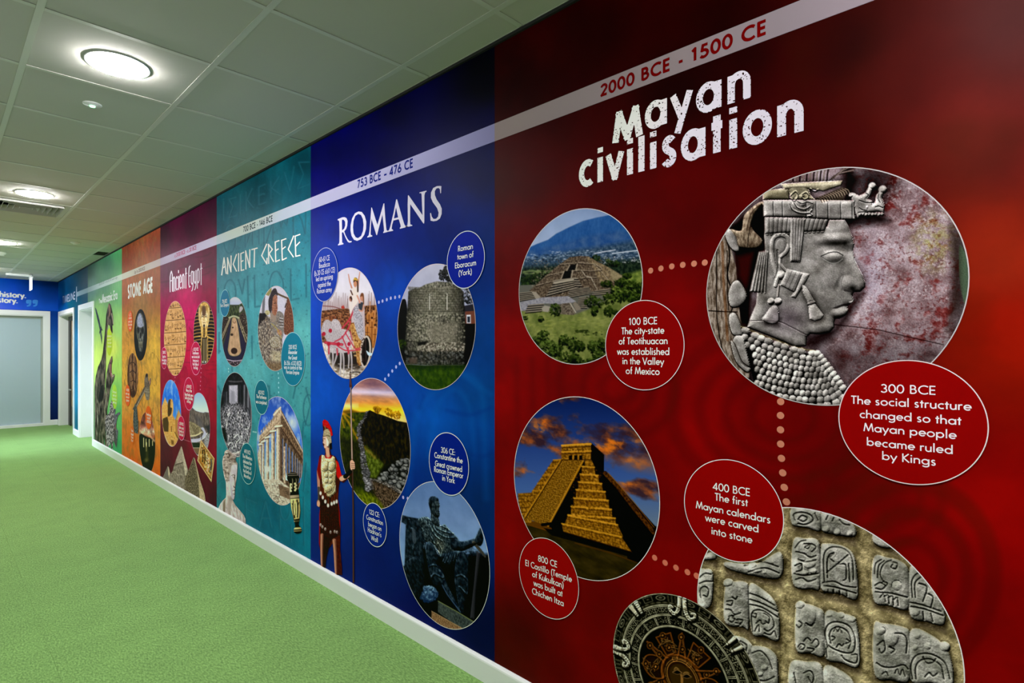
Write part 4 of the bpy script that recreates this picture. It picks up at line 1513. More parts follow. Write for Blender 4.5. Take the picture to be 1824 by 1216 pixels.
    for P, b in (([(500, 600), (520, 612), (556, 676), (530, 684), (508, 640)], 40), ([(532, 700), (560, 690), (602, 745), (590, 762), (560, 772), (538, 762)], 44)):
        p.poly([(x + 6, y + 12) for x, y in P], (44, 40, 38), soft=5, a=.6)
        p.poly(P, stone, soft=1)
        p.hp(P, 12, 9, base=b)
    p.dome(545, 686, 22, 12, 58, -15)
    p.line([(524, 698), (566, 688)], 3, (60, 58, 56), a=.7)
    p.poly([(320, 750), (400, 760), (390, 795), (330, 790)], (40, 36, 36), soft=5, a=.7)
    P = [(360, 702), (384, 708), (391, 764), (360, 784), (314, 764), (332, 736)]
    p.poly(P, stone, smooth=True)
    p.hp(P, 12, 12, True, base=36)
    for x, r in ((355, 18), (388, 20)):
        p.ell(x, 679, r, r, stone * 1.05)
        p.dome(x, 679, r, r, 56)
    # scalloped stone column on the left
    wood = mixn((100, 90, 80), (160, 152, 142), .5 + p.n(.03, 31, 4, .25) * 1.6) * (1 + .1 * fine[..., None])
    colm = [(95, 300), (160, 400), (190, 520), (195, 640), (215, 790), (215, 860), (270, 900), (250, 1040), (160, 1000), (40, 800), (40, 420)]
    p.poly(colm, wood, soft=1)
    for P, w in (([(100, 400), (98, 560), (100, 740), (125, 900), (180, 1000)], 5), ([(140, 360), (160, 460), (150, 560), (180, 660), (165, 760), (205, 840)], 7), ([(60, 722), (125, 726), (195, 728)], 5), ([(148, 440), (148, 600), (155, 720)], 4)):
        p.line(P, w, (38, 30, 28), smooth=True, a=.9)
    p.line([(125, 400), (130, 560), (140, 720), (150, 860)], 12, (120, 84, 56), smooth=True, a=.45)
    for P in ([(135, 340), (175, 350), (205, 432), (180, 440), (150, 400)], [(175, 590), (205, 585), (240, 655), (205, 700), (165, 700), (155, 640)], [(160, 740), (190, 740), (220, 830), (180, 836), (160, 790)], [(180, 850), (215, 840), (272, 905), (250, 990), (200, 960), (178, 900)], [(165, 870), (182, 880), (215, 960), (255, 992), (240, 1010), (190, 960)]):
        p.line(P + P[:1], 9, (40, 34, 30), smooth=True, a=.8)
        p.poly(P, stone * .98, smooth=True)
        p.hp(P, 12, 12, True, base=6)
    fe = [(300, 214), (318, 222), (280, 262), (262, 330), (312, 392), (285, 426), (205, 422), (192, 380), (165, 340), (215, 345), (232, 270)]
    p.poly(fe, mixn((92, 82, 72), (150, 140, 124), .5 + p.n(.02, 33, 4, .4) * 1.5), smooth=True)
    p.hp(fe, 12, 10, True, base=4)
    p.line([(262, 300), (250, 360), (244, 422)], 4, (44, 36, 34), smooth=True, a=.8)
    p.line([(300, 226), (262, 262), (240, 340)], 4, (60, 48, 42), smooth=True, a=.7)
    # bead collar
    T = catmull([(214, 806), (300, 850), (380, 880), (450, 903), (520, 920), (566, 926)], False, 10)
    B = catmull([(290, 1130), (400, 1158), (490, 1170), (570, 1172), (650, 1160), (706, 1120)], False, 10)
    p.poly(list(map(tuple, T)) + list(map(tuple, B[::-1])), (40, 38, 38), soft=1)
    p.hp(list(map(tuple, T)) + list(map(tuple, B[::-1])), 8, 5, mode='set')
    p.line([(215, 796), (300, 832), (420, 875), (520, 905), (560, 912)], 8, (128, 120, 96), a=.9)
    rs = np.random.RandomState(5)
    rows = 10
    for i in range(rows):
        f = i / (rows - 1)
        n = [9, 12, 14, 15, 16, 16, 16, 15, 13, 11][i]
        L = (T * (1 - f) + B * f)
        seg = np.concatenate([[0], np.cumsum(np.hypot(*np.diff(L, axis=0).T))])
        for k in range(n):
            s_ = seg[-1] * (k + .5 + .12 * rs.randn()) / n
            x, y = np.interp(s_, seg, L[:, 0]), np.interp(s_, seg, L[:, 1])
            if f > .3 and x < 240 + 60 * f:
                continue
            rr = seg[-1] / n * .53
            ry = 17 + 3 * (x > 560)
            tone = stone * (1.0 + .1 * rs.randn())
            p.poly(p.ellp(x, y, rr * 1.02, ry, 14, 8), tone, soft=.8)
            p.hp(p.ellp(x, y, rr * 1.02, ry, 14, 8), 13, ry * .7, base=6, mode='max')
    for k in range(9):
        f = k / 8
        x, y = 572 + 120 * f, 925 + 160 * f ** 1.1
        p.poly(p.ellp(x, y, 17, 18, 40, 8), stone * 1.05)
        p.hp(p.ellp(x, y, 17, 18, 40, 8), 16, 12, base=10)
    f = p.shade(.30, -.35, -.8, .022, 7, .18, 1.5)
    p.img *= f[..., None]
    g = p.n(.0028, 51, 2)
    p.img = ((p.img - 112) * 1.28 + 101) * (1 + .17 * np.clip(g, -1, 1)[..., None])
    # incised lines kept crisp
    p.line([(590, 466), (628, 450), (664, 447), (693, 462)], 4.5, (38, 38, 38), smooth=True)
    p.line([(590, 467), (622, 487), (655, 492), (680, 480), (692, 463)], 3, (70, 70, 68), smooth=True, a=.8)
    p.line([(600, 478), (632, 497), (664, 497), (690, 480)], 4, (178, 180, 172), smooth=True, a=.55)
    p.poly([(644, 710), (668, 700), (694, 690), (716, 688), (712, 700), (690, 702), (664, 712)], (30, 26, 26), smooth=True, a=.9)
    p.line([(700, 626), (736, 634)], 8, (40, 36, 36), a=.7)
    p.line([(695, 560), (684, 590), (694, 616)], 4, (88, 86, 84), smooth=True, a=.6)
    p.line([(250, 768), (380, 772), (450, 800), (520, 838)], 3, (64, 54, 56), smooth=True, a=.7)
    return p


def cuts(p, L, ink=(58, 56, 50)):
    """carved lines: (points, width) engraved and inked; a dome is (x, y, rx, ry)"""
    for P in L:
        if isinstance(P[0], (int, float)):
            p.dome(*P, 9, 0, 'add')
            continue
        p.hl(P, 11, -7, True)
        p.line(P, 4, ink, smooth=True, a=.75)


def carve(p, x0, y0, x1, y1, seed):
    w, h = x1 - x0, y1 - y0
    L = [[[(.1, .15), (.2, .1), (.35, .2), (.3, .35), (.15, .3)], [(.45, .35), (.6, .42), (.75, .3)], [(.1, .5), (.25, .45), (.3, .55), (.2, .62), (.45, .7), (.6, .62)], [(.5, .72), (.55, .85), (.48, .93)], [(.62, .72), (.67, .85), (.6, .93)]],
         [[(.05, .12), (.5, .14), (.95, .3)], [(.05, .24), (.5, .26), (.95, .42)], [(.15, .95), (.1, .6), (.35, .5), (.7, .55), (.85, .75), (.8, .95)], [(.3, .6), (.35, .75), (.55, .7), (.5, .62)]],
         [[(.1, .9), (.08, .4), (.2, .12), (.55, .06), (.88, .3), (.9, .85)], [(.25, .8), (.24, .45), (.35, .25), (.6, .22), (.76, .45), (.76, .8)], [(.3, .7), (.5, .6), (.6, .75), (.4, .8)]]][seed % 3]
    cuts(p, [[(x0 + a * w, y0 + b * h + a * w * .12) for a, b in P] for P in L])


def pic_glyphs():
    ext = (1243.5, 1718.3, 903.0)
    p = disc_pic(ext, 1.05, ncap=470)
    p.frame(1080, 880, .35307)
    n1, n2, f = p.n(.04, 1, 5), p.n(.014, 2, 4), p.n(.003, 3, 2)
    p.img[:] = mixn((106, 98, 74), (170, 158, 124), .55 + n1 * 1.3 + n2 * .4) * (1 + .10 * f[..., None])
    p.h += 3 * n2 + 1.2 * f
    stone = mixn((104, 104, 96), (156, 154, 148), .5 + n1 * 1.3) * (1 + .07 * f[..., None])
    under = mixn((84, 76, 62), (118, 108, 90), .5 + n2)
    B = [[(605, 452), (640, 440), (700, 440), (722, 480), (722, 668), (690, 668), (600, 640)],
         [(722, 462), (790, 478), (862, 560), (873, 730), (800, 716), (736, 690)],
         [(945, 238), (1000, 222), (1078, 247), (1082, 462), (1040, 476), (945, 450)],
         [(1084, 275), (1110, 248), (1200, 262), (1256, 325), (1268, 522), (1180, 500), (1084, 470)],
         [(940, 66), (1040, 70), (1086, 100), (1082, 182), (1010, 166), (940, 150)],
         [(1090, 92), (1180, 108), (1252, 160), (1252, 212), (1150, 200), (1090, 180)],
         [(960, 566), (990, 548), (1060, 566), (1104, 610), (1104, 805), (1030, 800), (960, 778)],
         [(1106, 600), (1180, 598), (1262, 640), (1277, 860), (1190, 848), (1106, 815)],
         [(1350, 322), (1420, 318), (1492, 340), (1530, 400), (1527, 572), (1430, 560), (1350, 530)],
         [(1533, 372), (1600, 398), (1690, 520), (1706, 652), (1620, 640), (1533, 602)],
         [(1352, 660), (1400, 650), (1500, 668), (1534, 712), (1534, 930), (1440, 935), (1356, 905)],
         [(1534, 690), (1640, 708), (1730, 800), (1748, 960), (1640, 950), (1534, 930)],
         [(468, 392), (500, 376), (538, 390), (540, 500), (528, 560), (492, 578), (468, 552)],
         [(606, 340), (760, 350), (880, 290), (880, 418), (740, 408), (620, 376)],
         [(640, 716), (700, 724), (742, 768), (732, 812), (690, 796), (650, 760)],
         [(722, 776), (800, 768), (858, 810), (868, 880), (864, 1000), (780, 990), (722, 900)],
         [(930, 852), (1010, 842), (1090, 866), (1100, 1060), (1010, 1060), (930, 1030)],
         [(1100, 872), (1180, 884), (1250, 950), (1262, 1090), (1180, 1080), (1100, 1060)],
         [(470, 316), (540, 290), (556, 322), (520, 330), (480, 330)],
         [(1350, 200), (1400, 214), (1470, 262), (1400, 268), (1350, 240)]]
    for j in range(5):          # the wall of glyph stones goes on towards the skirting
        y = 990 + 0 * j
    for cx0, wd in ((600, 130), (722, 145), (1350, 180), (1534, 200), (930, 160), (1100, 160)):
        for j in range(4):
            y = (1060 if cx0 < 900 or cx0 >= 1350 else 1150) + 290 * j
            if cx0 >= 1350:
                y -= 70
            B.append([(cx0, y + 10), (cx0 + wd * .5, y), (cx0 + wd - 4, y + 30), (cx0 + wd - 2, y + 215), (cx0 + wd * .5, y + 210), (cx0, y + 190)])
    for P in B:
        a = np.array(P)
        x0, x1, y1 = a[:, 0].min(), a[:, 0].max(), a[:, 1].max()
        p.poly([(x0 - 4, y1 - 70), (x1 + 10, y1 - 30), (x1 + 10, y1 + 50), (x0 - 2, y1 - 4)], under, soft=4, a=.9)
        p.poly([(x + 10, y + 14) for x, y in P], (46, 40, 30), soft=5, a=.55, smooth=True)
    for i, P in enumerate(B):
        p.poly(P, stone * (.94 + .1 * ((i * 7) % 5) / 5), smooth=True, soft=1)
        p.hp(P, 15, 12, True, base=6, mode='max')
        a = np.array(P)
        if i >= 20:
            carve(p, a[:, 0].min() + 8, a[:, 1].min() + 8, a[:, 0].max() - 8, a[:, 1].max() - 36, i)
    cuts(p, [
        [(612, 540), (640, 538), (634, 560), (612, 556)], [(640, 520), (655, 530), (664, 518)], [(606, 580), (630, 584), (650, 606), (680, 598)], [(650, 610), (640, 622), (670, 640)], [(622, 616), (640, 612), (650, 630), (636, 645), (620, 634), (624, 620)], [(664, 630), (690, 636), (680, 655)], [(655, 648), (680, 652), (668, 664)],
        [(728, 500), (780, 520), (850, 560)], [(728, 530), (790, 552), (866, 590)], [(728, 556), (790, 572), (868, 620)], [(742, 690), (738, 600), (780, 584), (830, 610), (850, 660), (820, 690), (800, 680)], [(745, 600), (760, 606), (756, 622), (742, 616)], [(800, 600), (826, 620), (822, 650), (806, 640)], [(760, 650), (778, 636), (790, 654), (806, 650)], [(752, 690), (770, 660), (776, 690)], [(800, 700), (830, 708), (850, 690), (862, 720)],
        [(956, 270), (980, 240), (1010, 232)], [(1010, 262), (1030, 256), (1020, 274), (1006, 268)], [(1000, 250), (1040, 252), (1060, 268), (1040, 290)], [(960, 290), (1000, 300), (1030, 318), (1060, 310)], [(970, 330), (1010, 340), (1060, 332)], [(955, 360), (985, 350), (990, 380), (962, 390)], (1025, 350, 30, 22), (965, 345, 22, 18), [(950, 400), (1000, 410), (1070, 400)], [(960, 430), (990, 422), (1020, 440), (1060, 428)], (1000, 395, 20, 12), (1045, 385, 18, 14),
        [(1104, 440), (1100, 330), (1112, 284), (1150, 266), (1210, 280), (1244, 330), (1250, 430)], [(1120, 420), (1118, 340), (1130, 304), (1150, 296)], [(1115, 395), (1170, 350), (1222, 306)], [(1150, 340), (1130, 320), (1150, 300)], [(1175, 352), (1210, 358), (1214, 420), (1200, 434)], [(1226, 350), (1232, 440)], [(1095, 446), (1150, 440), (1200, 462), (1262, 470)], [(1100, 462), (1160, 470), (1262, 500)], (1100, 478, 22, 20), [(1150, 478), (1150, 500)], [(1180, 484), (1182, 508)], [(1215, 490), (1218, 512)],
        [(955, 130), (950, 100), (990, 92), (1030, 104), (1046, 130), (1010, 152), (970, 148)], [(972, 126), (990, 108), (1016, 122), (996, 138), (972, 126)], [(1055, 96), (1070, 130)], [(1120, 110), (1112, 128)], [(1150, 120), (1144, 134)], [(1180, 130), (1200, 150), (1230, 156)],
        [(975, 640), (990, 655), (975, 672), (962, 660)], [(1010, 650), (1036, 664), (1050, 650)], [(1000, 740), (1016, 724), (1034, 738)], [(1040, 750), (1060, 730), (1076, 752), (1060, 772)], [(970, 770), (984, 754), (1004, 764), (994, 782), (976, 778), (984, 766)], [(1020, 775), (1050, 782), (1040, 792)], (1020, 610, 40, 50),
        [(1120, 770), (1108, 700), (1124, 656), (1170, 644), (1230, 668), (1258, 730), (1250, 790), (1210, 800), (1150, 780), (1120, 760)], [(1136, 750), (1130, 706), (1146, 676), (1180, 670), (1220, 694), (1236, 740), (1226, 776)], [(1150, 690), (1160, 676), (1170, 692), (1180, 678), (1192, 698)], [(1140, 716), (1156, 724), (1142, 736)], [(1215, 730), (1228, 744), (1212, 752)], [(1165, 770), (1176, 756), (1190, 764), (1200, 756)], [(1112, 778), (1116, 820)], [(1190, 812), (1210, 836), (1262, 850), (1268, 810), (1240, 808)],
        [(1356, 400), (1362, 350), (1390, 330)], [(1372, 420), (1378, 360), (1404, 336)], [(1400, 440), (1384, 400), (1404, 350), (1440, 332)], [(1440, 340), (1470, 350), (1462, 376), (1440, 368), (1448, 352)], [(1400, 440), (1420, 450), (1412, 462)], [(1358, 460), (1384, 446), (1410, 462), (1390, 480), (1362, 474)], [(1448, 470), (1450, 442), (1476, 438), (1490, 462), (1470, 482), (1452, 472)], [(1462, 462), (1474, 454), (1476, 470)], [(1384, 520), (1400, 504), (1412, 540)], [(1404, 516), (1424, 508), (1430, 550)], [(1428, 520), (1446, 514), (1452, 558)], [(1454, 530), (1470, 520), (1476, 560)], [(1360, 492), (1400, 496), (1440, 500), (1520, 520)],
        [(1548, 520), (1544, 440), (1570, 400), (1600, 410)], [(1562, 520), (1560, 450), (1586, 420)], [(1580, 450), (1620, 470), (1600, 540)], [(1620, 500), (1650, 520), (1640, 570)], [(1536, 545), (1600, 560), (1690, 590)], [(1540, 566), (1610, 580), (1700, 612)], (1560, 592, 22, 20), [(1600, 590), (1604, 630)], [(1640, 600), (1650, 640)],
        [(1372, 690), (1396, 672), (1410, 690), (1390, 706), (1378, 694)], [(1460, 700), (1500, 706), (1520, 740), (1516, 800)], [(1370, 760), (1400, 740), (1410, 780), (1390, 800), (1380, 780)], [(1430, 770), (1456, 784), (1440, 800)], [(1366, 850), (1400, 870), (1450, 872), (1500, 860), (1524, 880)], [(1460, 900), (1470, 880), (1484, 910), (1496, 884), (1510, 916)], (1440, 720, 36, 44), [(1395, 905), (1412, 895), (1424, 912)],
        [(1548, 930), (1540, 860), (1570, 810), (1640, 806), (1710, 850), (1736, 930)], [(1566, 930), (1564, 870), (1590, 836), (1640, 832), (1690, 866), (1706, 930)], [(1600, 820), (1620, 850), (1650, 846), (1664, 828)], [(1610, 920), (1630, 900), (1650, 916), (1670, 904)], [(1620, 768), (1634, 762), (1632, 778), (1620, 772)],
        [(474, 420), (500, 400), (530, 404)], [(474, 450), (500, 440), (536, 440)], [(480, 520), (478, 480), (500, 466), (520, 486), (512, 516), (494, 510)], [(700, 360), (780, 340), (870, 366)], [(720, 392), (800, 372), (874, 398)], (760, 380, 26, 14), [(660, 740), (690, 760), (680, 790)], [(680, 740), (712, 764), (704, 800)], [(740, 800), (780, 790), (820, 830), (840, 880)], (800, 872, 16, 14), (780, 905, 12, 12), [(740, 930), (800, 940), (850, 920)], [(1000, 900), (1030, 890), (1050, 920), (1040, 960)], [(1020, 920), (1036, 950)], [(950, 900), (960, 950)]])
    for x, y, r in ((619, 447, 26), (982, 560, 26), (1128, 606, 22), (1186, 612, 22), (1240, 632, 22), (1115, 172, 24), (1168, 186, 24), (1230, 194, 22), (1384, 690, 34), (1570, 712, 30), (1622, 762, 32), (1704, 770, 32), (1560, 770, 26), (1470, 462, 38), (742, 362, 24), (766, 386, 16), (800, 392, 16)):
        p.ell(x, y, r, r * .9, stone * 1.03)
        p.dome(x, y, r, r * .9, 26)
    on = np.clip(p.h / 12 - .4, 0, 1)
    p.h += on * (3.4 * np.abs(p.n(.012, 8, 4)) + 2.2 * p.n(.022, 9, 3) + .8 * f)
    fac = p.shade(.40, -.45, -.7, .035, 7, .2, 1.3)
    p.img *= fac[..., None]
    p.img = (p.img - 100) * 1.12 + 92
    return p


def calendar_circle():
    r = .255
    return float(px_u(1093.6)) - r, .629 - r, r


def pic_calendar():
    uc, zc, r = calendar_circle()
    X, _ = wall_px(np.array([uc + r, uc - r]), zc)
    zlo = max(zc - r, .101)
    p = Pic(X[0], X[1], zlo, zc + r, .8, ncap=420)
    p.disc_mask(uc, zc, r)
    dx, dz = -(p.U - uc) / r, (p.Z - zc) / r
    R, T = np.hypot(dx, dz), np.degrees(np.arctan2(dx, dz))      # 0 = top, clockwise
    n1, n2 = p.n(.02, 1, 4), p.n(.006, 2, 3)
    base = C3((30, 29, 23))
    p.img[:] = base * (1 + .5 * n1[..., None])
    H = np.zeros(R.shape)

    def ring(rr, w, h):
        nonlocal H
        H = np.maximum(H, h * np.sqrt(np.clip(1 - ((R - rr) / w) ** 2, 0, 1)))
    for rr, w in ((.99, .010), (.855, .013), (.735, .013), (.605, .016), (.838, .005), (.752, .005)):
        ring(rr, w, 5)
    # ring of dotted tablets (.69-.75), glyph ring (.52-.64), outer beads (.80-.97)
    cell = lambda n: ((T / 360 * n) % 1)
    idx = lambda n: np.floor(T / 360 * n)
    c = cell(52)
    band = (R > .762) & (R < .832)
    v = (R - .762) / .070
    H = np.where(band & ((np.abs(c - .04) < .05)), 4, H)
    for a, b in ((.3, .25), (.75, .25), (.52, .5), (.3, .78), (.75, .78)):
        H = np.maximum(H, np.where(band, 3.6 * np.clip(1 - np.hypot((c - a) / .16, (v - b) / .17), 0, 1) ** .5, 0))
    c, i = cell(22), idx(22)
    band = (R > .625) & (R < .722)
    v = (R - .625) / .097
    H = np.where(band & ((np.abs(c - .05) < .028) | (np.abs(c - .14) < .022)), 4, H)
    g = fbm(c * 4 + i * 7.3, v * 3.2 + i * 3.1, 4, 2)
    glyph = band & (c > .24) & (c < .95) & (v > .1) & (v < .92)
    H = np.where(glyph, np.clip(.5 - np.abs(g) * 5.5, 0, .5) * 9, H)
    c = cell(60)
    band = (R > .868) & (R < .90)
    v = (R - .868) / .032
    H = np.maximum(H, np.where(band, 2.6 * np.clip(1 - np.hypot((c - .5) / .5, (v - .5) / .5), 0, 1) ** .5, 0))
    c, i = cell(30), idx(30)
    band = (R > .90) & (R < .985)
    v = (R - .90) / .085
    d = np.hypot((c - .5) / .42, (v - .5) / .42)
    H = np.where(band & (i % 2 == 0), np.clip(1 - np.abs(d - .75) / .22, 0, 1) * 3.4 + 3 * (d < .3), H)
    sq = np.maximum(np.abs(c - .5) / .4, np.abs(v - .5) / .42)
    H = np.where(band & (i % 4 == 1), np.clip(1 - np.abs(sq - .85) / .15, 0, 1) * 3 + 2.5 * np.clip(1 - d / .4, 0, 1), H)
    H = np.where(band & (i % 4 == 3), 1.6 * (np.sin(c * 25) > 0), H)
    # silver tints
    lum = np.clip(H / 5, 0, 1)
    sil = mixn((34, 33, 26), (132, 130, 112), lum * (.75 + .5 * n1))
    p.img[:] = sil
    # paired scrolls
    k = lambda rr, t: (uc - rr * r * math.sin(math.radians(t)), zc + rr * r * math.cos(math.radians(t)))
    S = lambda P: [tuple(float(q) for q in wall_px(*k(a, b))) for a, b in P]
    p.fr = (0, 0, 1)
    p.h = H.copy()
    for t0 in (0, 45, -45, 90, -90, 135, -135, 180):
        small = t0 in (45, -45, 135, -135)
        for sg in (-1, 1):
            if small:
                P = S([(.97, t0 + sg * 3.2), (.84, t0 + sg * 2.8)])
                w = 8
            else:
                P = S([(.98, t0 + sg * 1.8), (.88, t0 + sg * 2.4), (.80, t0 + sg * 4.6), (.77, t0 + sg * 8), (.81, t0 + sg * 11.5), (.855, t0 + sg * 11), (.84, t0 + sg * 8.8)])
                w = 7.5
            p.line([(x + 2, y + 3) for x, y in P], w + 2, (12, 12, 10), smooth=True, a=.8)
            p.line(P, w, (150, 146, 128), smooth=True, w1=w * .55)
            p.hl(P, w, 5, True, w1=w * .55)
            if not small:
                p.line(P[1:], 1.2, (84, 80, 66), smooth=True, a=.8)
            a_, b_ = S([(.86, t0 + sg * .8)])[0], S([(.86, t0 + sg * 5)])[0]
            p.line([a_, b_], 1.6, (40, 38, 30))
    gold, dark = (112, 70, 34), (15, 15, 16)
    # centre: rays, plaques and the sun face in bronze
    inside = R < .59
    k = lambda rr, t: (uc - rr * 1.2 * r * math.sin(math.radians(t)), zc + rr * 1.2 * r * math.cos(math.radians(t)))
    p.img[inside] = C3(dark) * (1 + .6 * n1[inside][:, None]) + 6 * np.clip(n2[inside][:, None], 0, 1)
    for t0 in (0, 60, -60, 120, -120, 180):
        for P in ([(.20, t0 - 13), (.46, t0), (.20, t0 + 13)],):
            Q = S(P)
            p.line(Q, 3.4, gold)
            p.hl(Q, 4.4, 4)
            p.line([((x + Q[1][0] * .35) / 1.35, (y + Q[1][1] * .35) / 1.35) for x, y in Q], 1.4, (90, 62, 40), a=.7)
    rs = np.random.RandomState(3)
    for t0 in (30, -30, 90, -90, 150, -150):
        Q = S([(.24, t0 - 15), (.43, t0 - 13), (.44, t0 + 13), (.25, t0 + 15)])
        if abs(t0) == 90:
            Q = S([(.22, t0 - 22), (.36, t0 - 20), (.44, t0 - 6), (.42, t0 + 10), (.32, t0 + 22), (.21, t0 + 20)])
        p.poly(Q, (46, 34, 22), smooth=abs(t0) == 90, a=.9)
        p.line(Q + Q[:1], 2.6, (104, 64, 30), smooth=abs(t0) == 90)
        p.hl(Q + Q[:1], 3.6, 4, abs(t0) == 90)
        for _ in range(11):
            a, b = .27 + .13 * rs.rand(), t0 + 20 * (rs.rand() - .5)
            P2 = S([(a, b), (a + .03 * rs.randn(), b + 8 * rs.randn()), (a + .03 * rs.randn(), b + 8 * rs.randn())])
            p.line(P2, 2, (96, 72, 42), smooth=True, a=.9)
            p.hl(P2, 2.4, 3, True)
    for t0 in range(-165, 195, 30):
        for rr in (.42, .30) if t0 % 60 else (.40,):
            x, y = S([(rr, t0 + (14 if rr > .35 else 16))])[0]
            p.ell(x, y, 6.2, 7, (36, 26, 16))
            p.line(p.ellp(x, y, 5, 5.8) + [(x + 5, y)], 1.8, (106, 70, 34))
            p.ell(x, y, 1.8, 2, (150, 104, 54))
    # face
    p.poly(S([(.225, t) for t in range(-180, 180, 15)]), (52, 36, 22), smooth=True)
    for rr, w, c_ in ((.225, 4.4, (112, 68, 32)), (.185, 2, (110, 80, 44)), (.165, 2, (128, 92, 48))):
        Q = S([(rr, t) for t in range(-180, 181, 12)])
        p.line(Q, w, c_)
        p.hl(Q, w, 4)
    p.poly(S([(.14, t) for t in range(-180, 180, 20)]), (66, 50, 30), smooth=True)
    for P, w, c_ in (([(.10, -60), (.11, -38), (.075, -20), (.03, -20)], 2.6, (140, 108, 60)), ([(.10, 60), (.11, 38), (.075, 20), (.03, 20)], 2.6, (140, 108, 60)), ([(.03, 0), (.02, 180), (.035, 180)], 4.5, (160, 116, 62)), ([(.09, 165), (.075, 180), (.09, -165)], 3.4, (140, 88, 52)), ([(.21, -30), (.20, -10), (.20, 10), (.21, 30)], 2.4, (130, 92, 48))):
        p.line(S(P), w, c_, smooth=True)
    for t0 in (-48, 48):
        x, y = S([(.07, t0)])[0]
        p.ell(x, y, 8, 4.5, (26, 22, 18), 0)
        p.line([(x - 8, y), (x, y - 4), (x + 8, y + 1)], 1.8, (140, 108, 66), smooth=True)
        p.line([(x - 8, y + 1), (x, y + 4), (x + 8, y + 2)], 1.4, (120, 92, 58), smooth=True)
        x, y = S([(.19, t0 * .5)])[0]
        p.line(p.ellp(x, y, 4.6, 5) + [(x + 4.6, y)], 1.6, (150, 104, 54))
    f = p.shade(.30, -.5, -.8, .05, 3, .3, 1.45)
    p.img *= f[..., None]
    p.img = np.where((R < .59)[..., None], (p.img - 20) * .8 + 16, (p.img - 60) * 1.2 + 56)
    return p
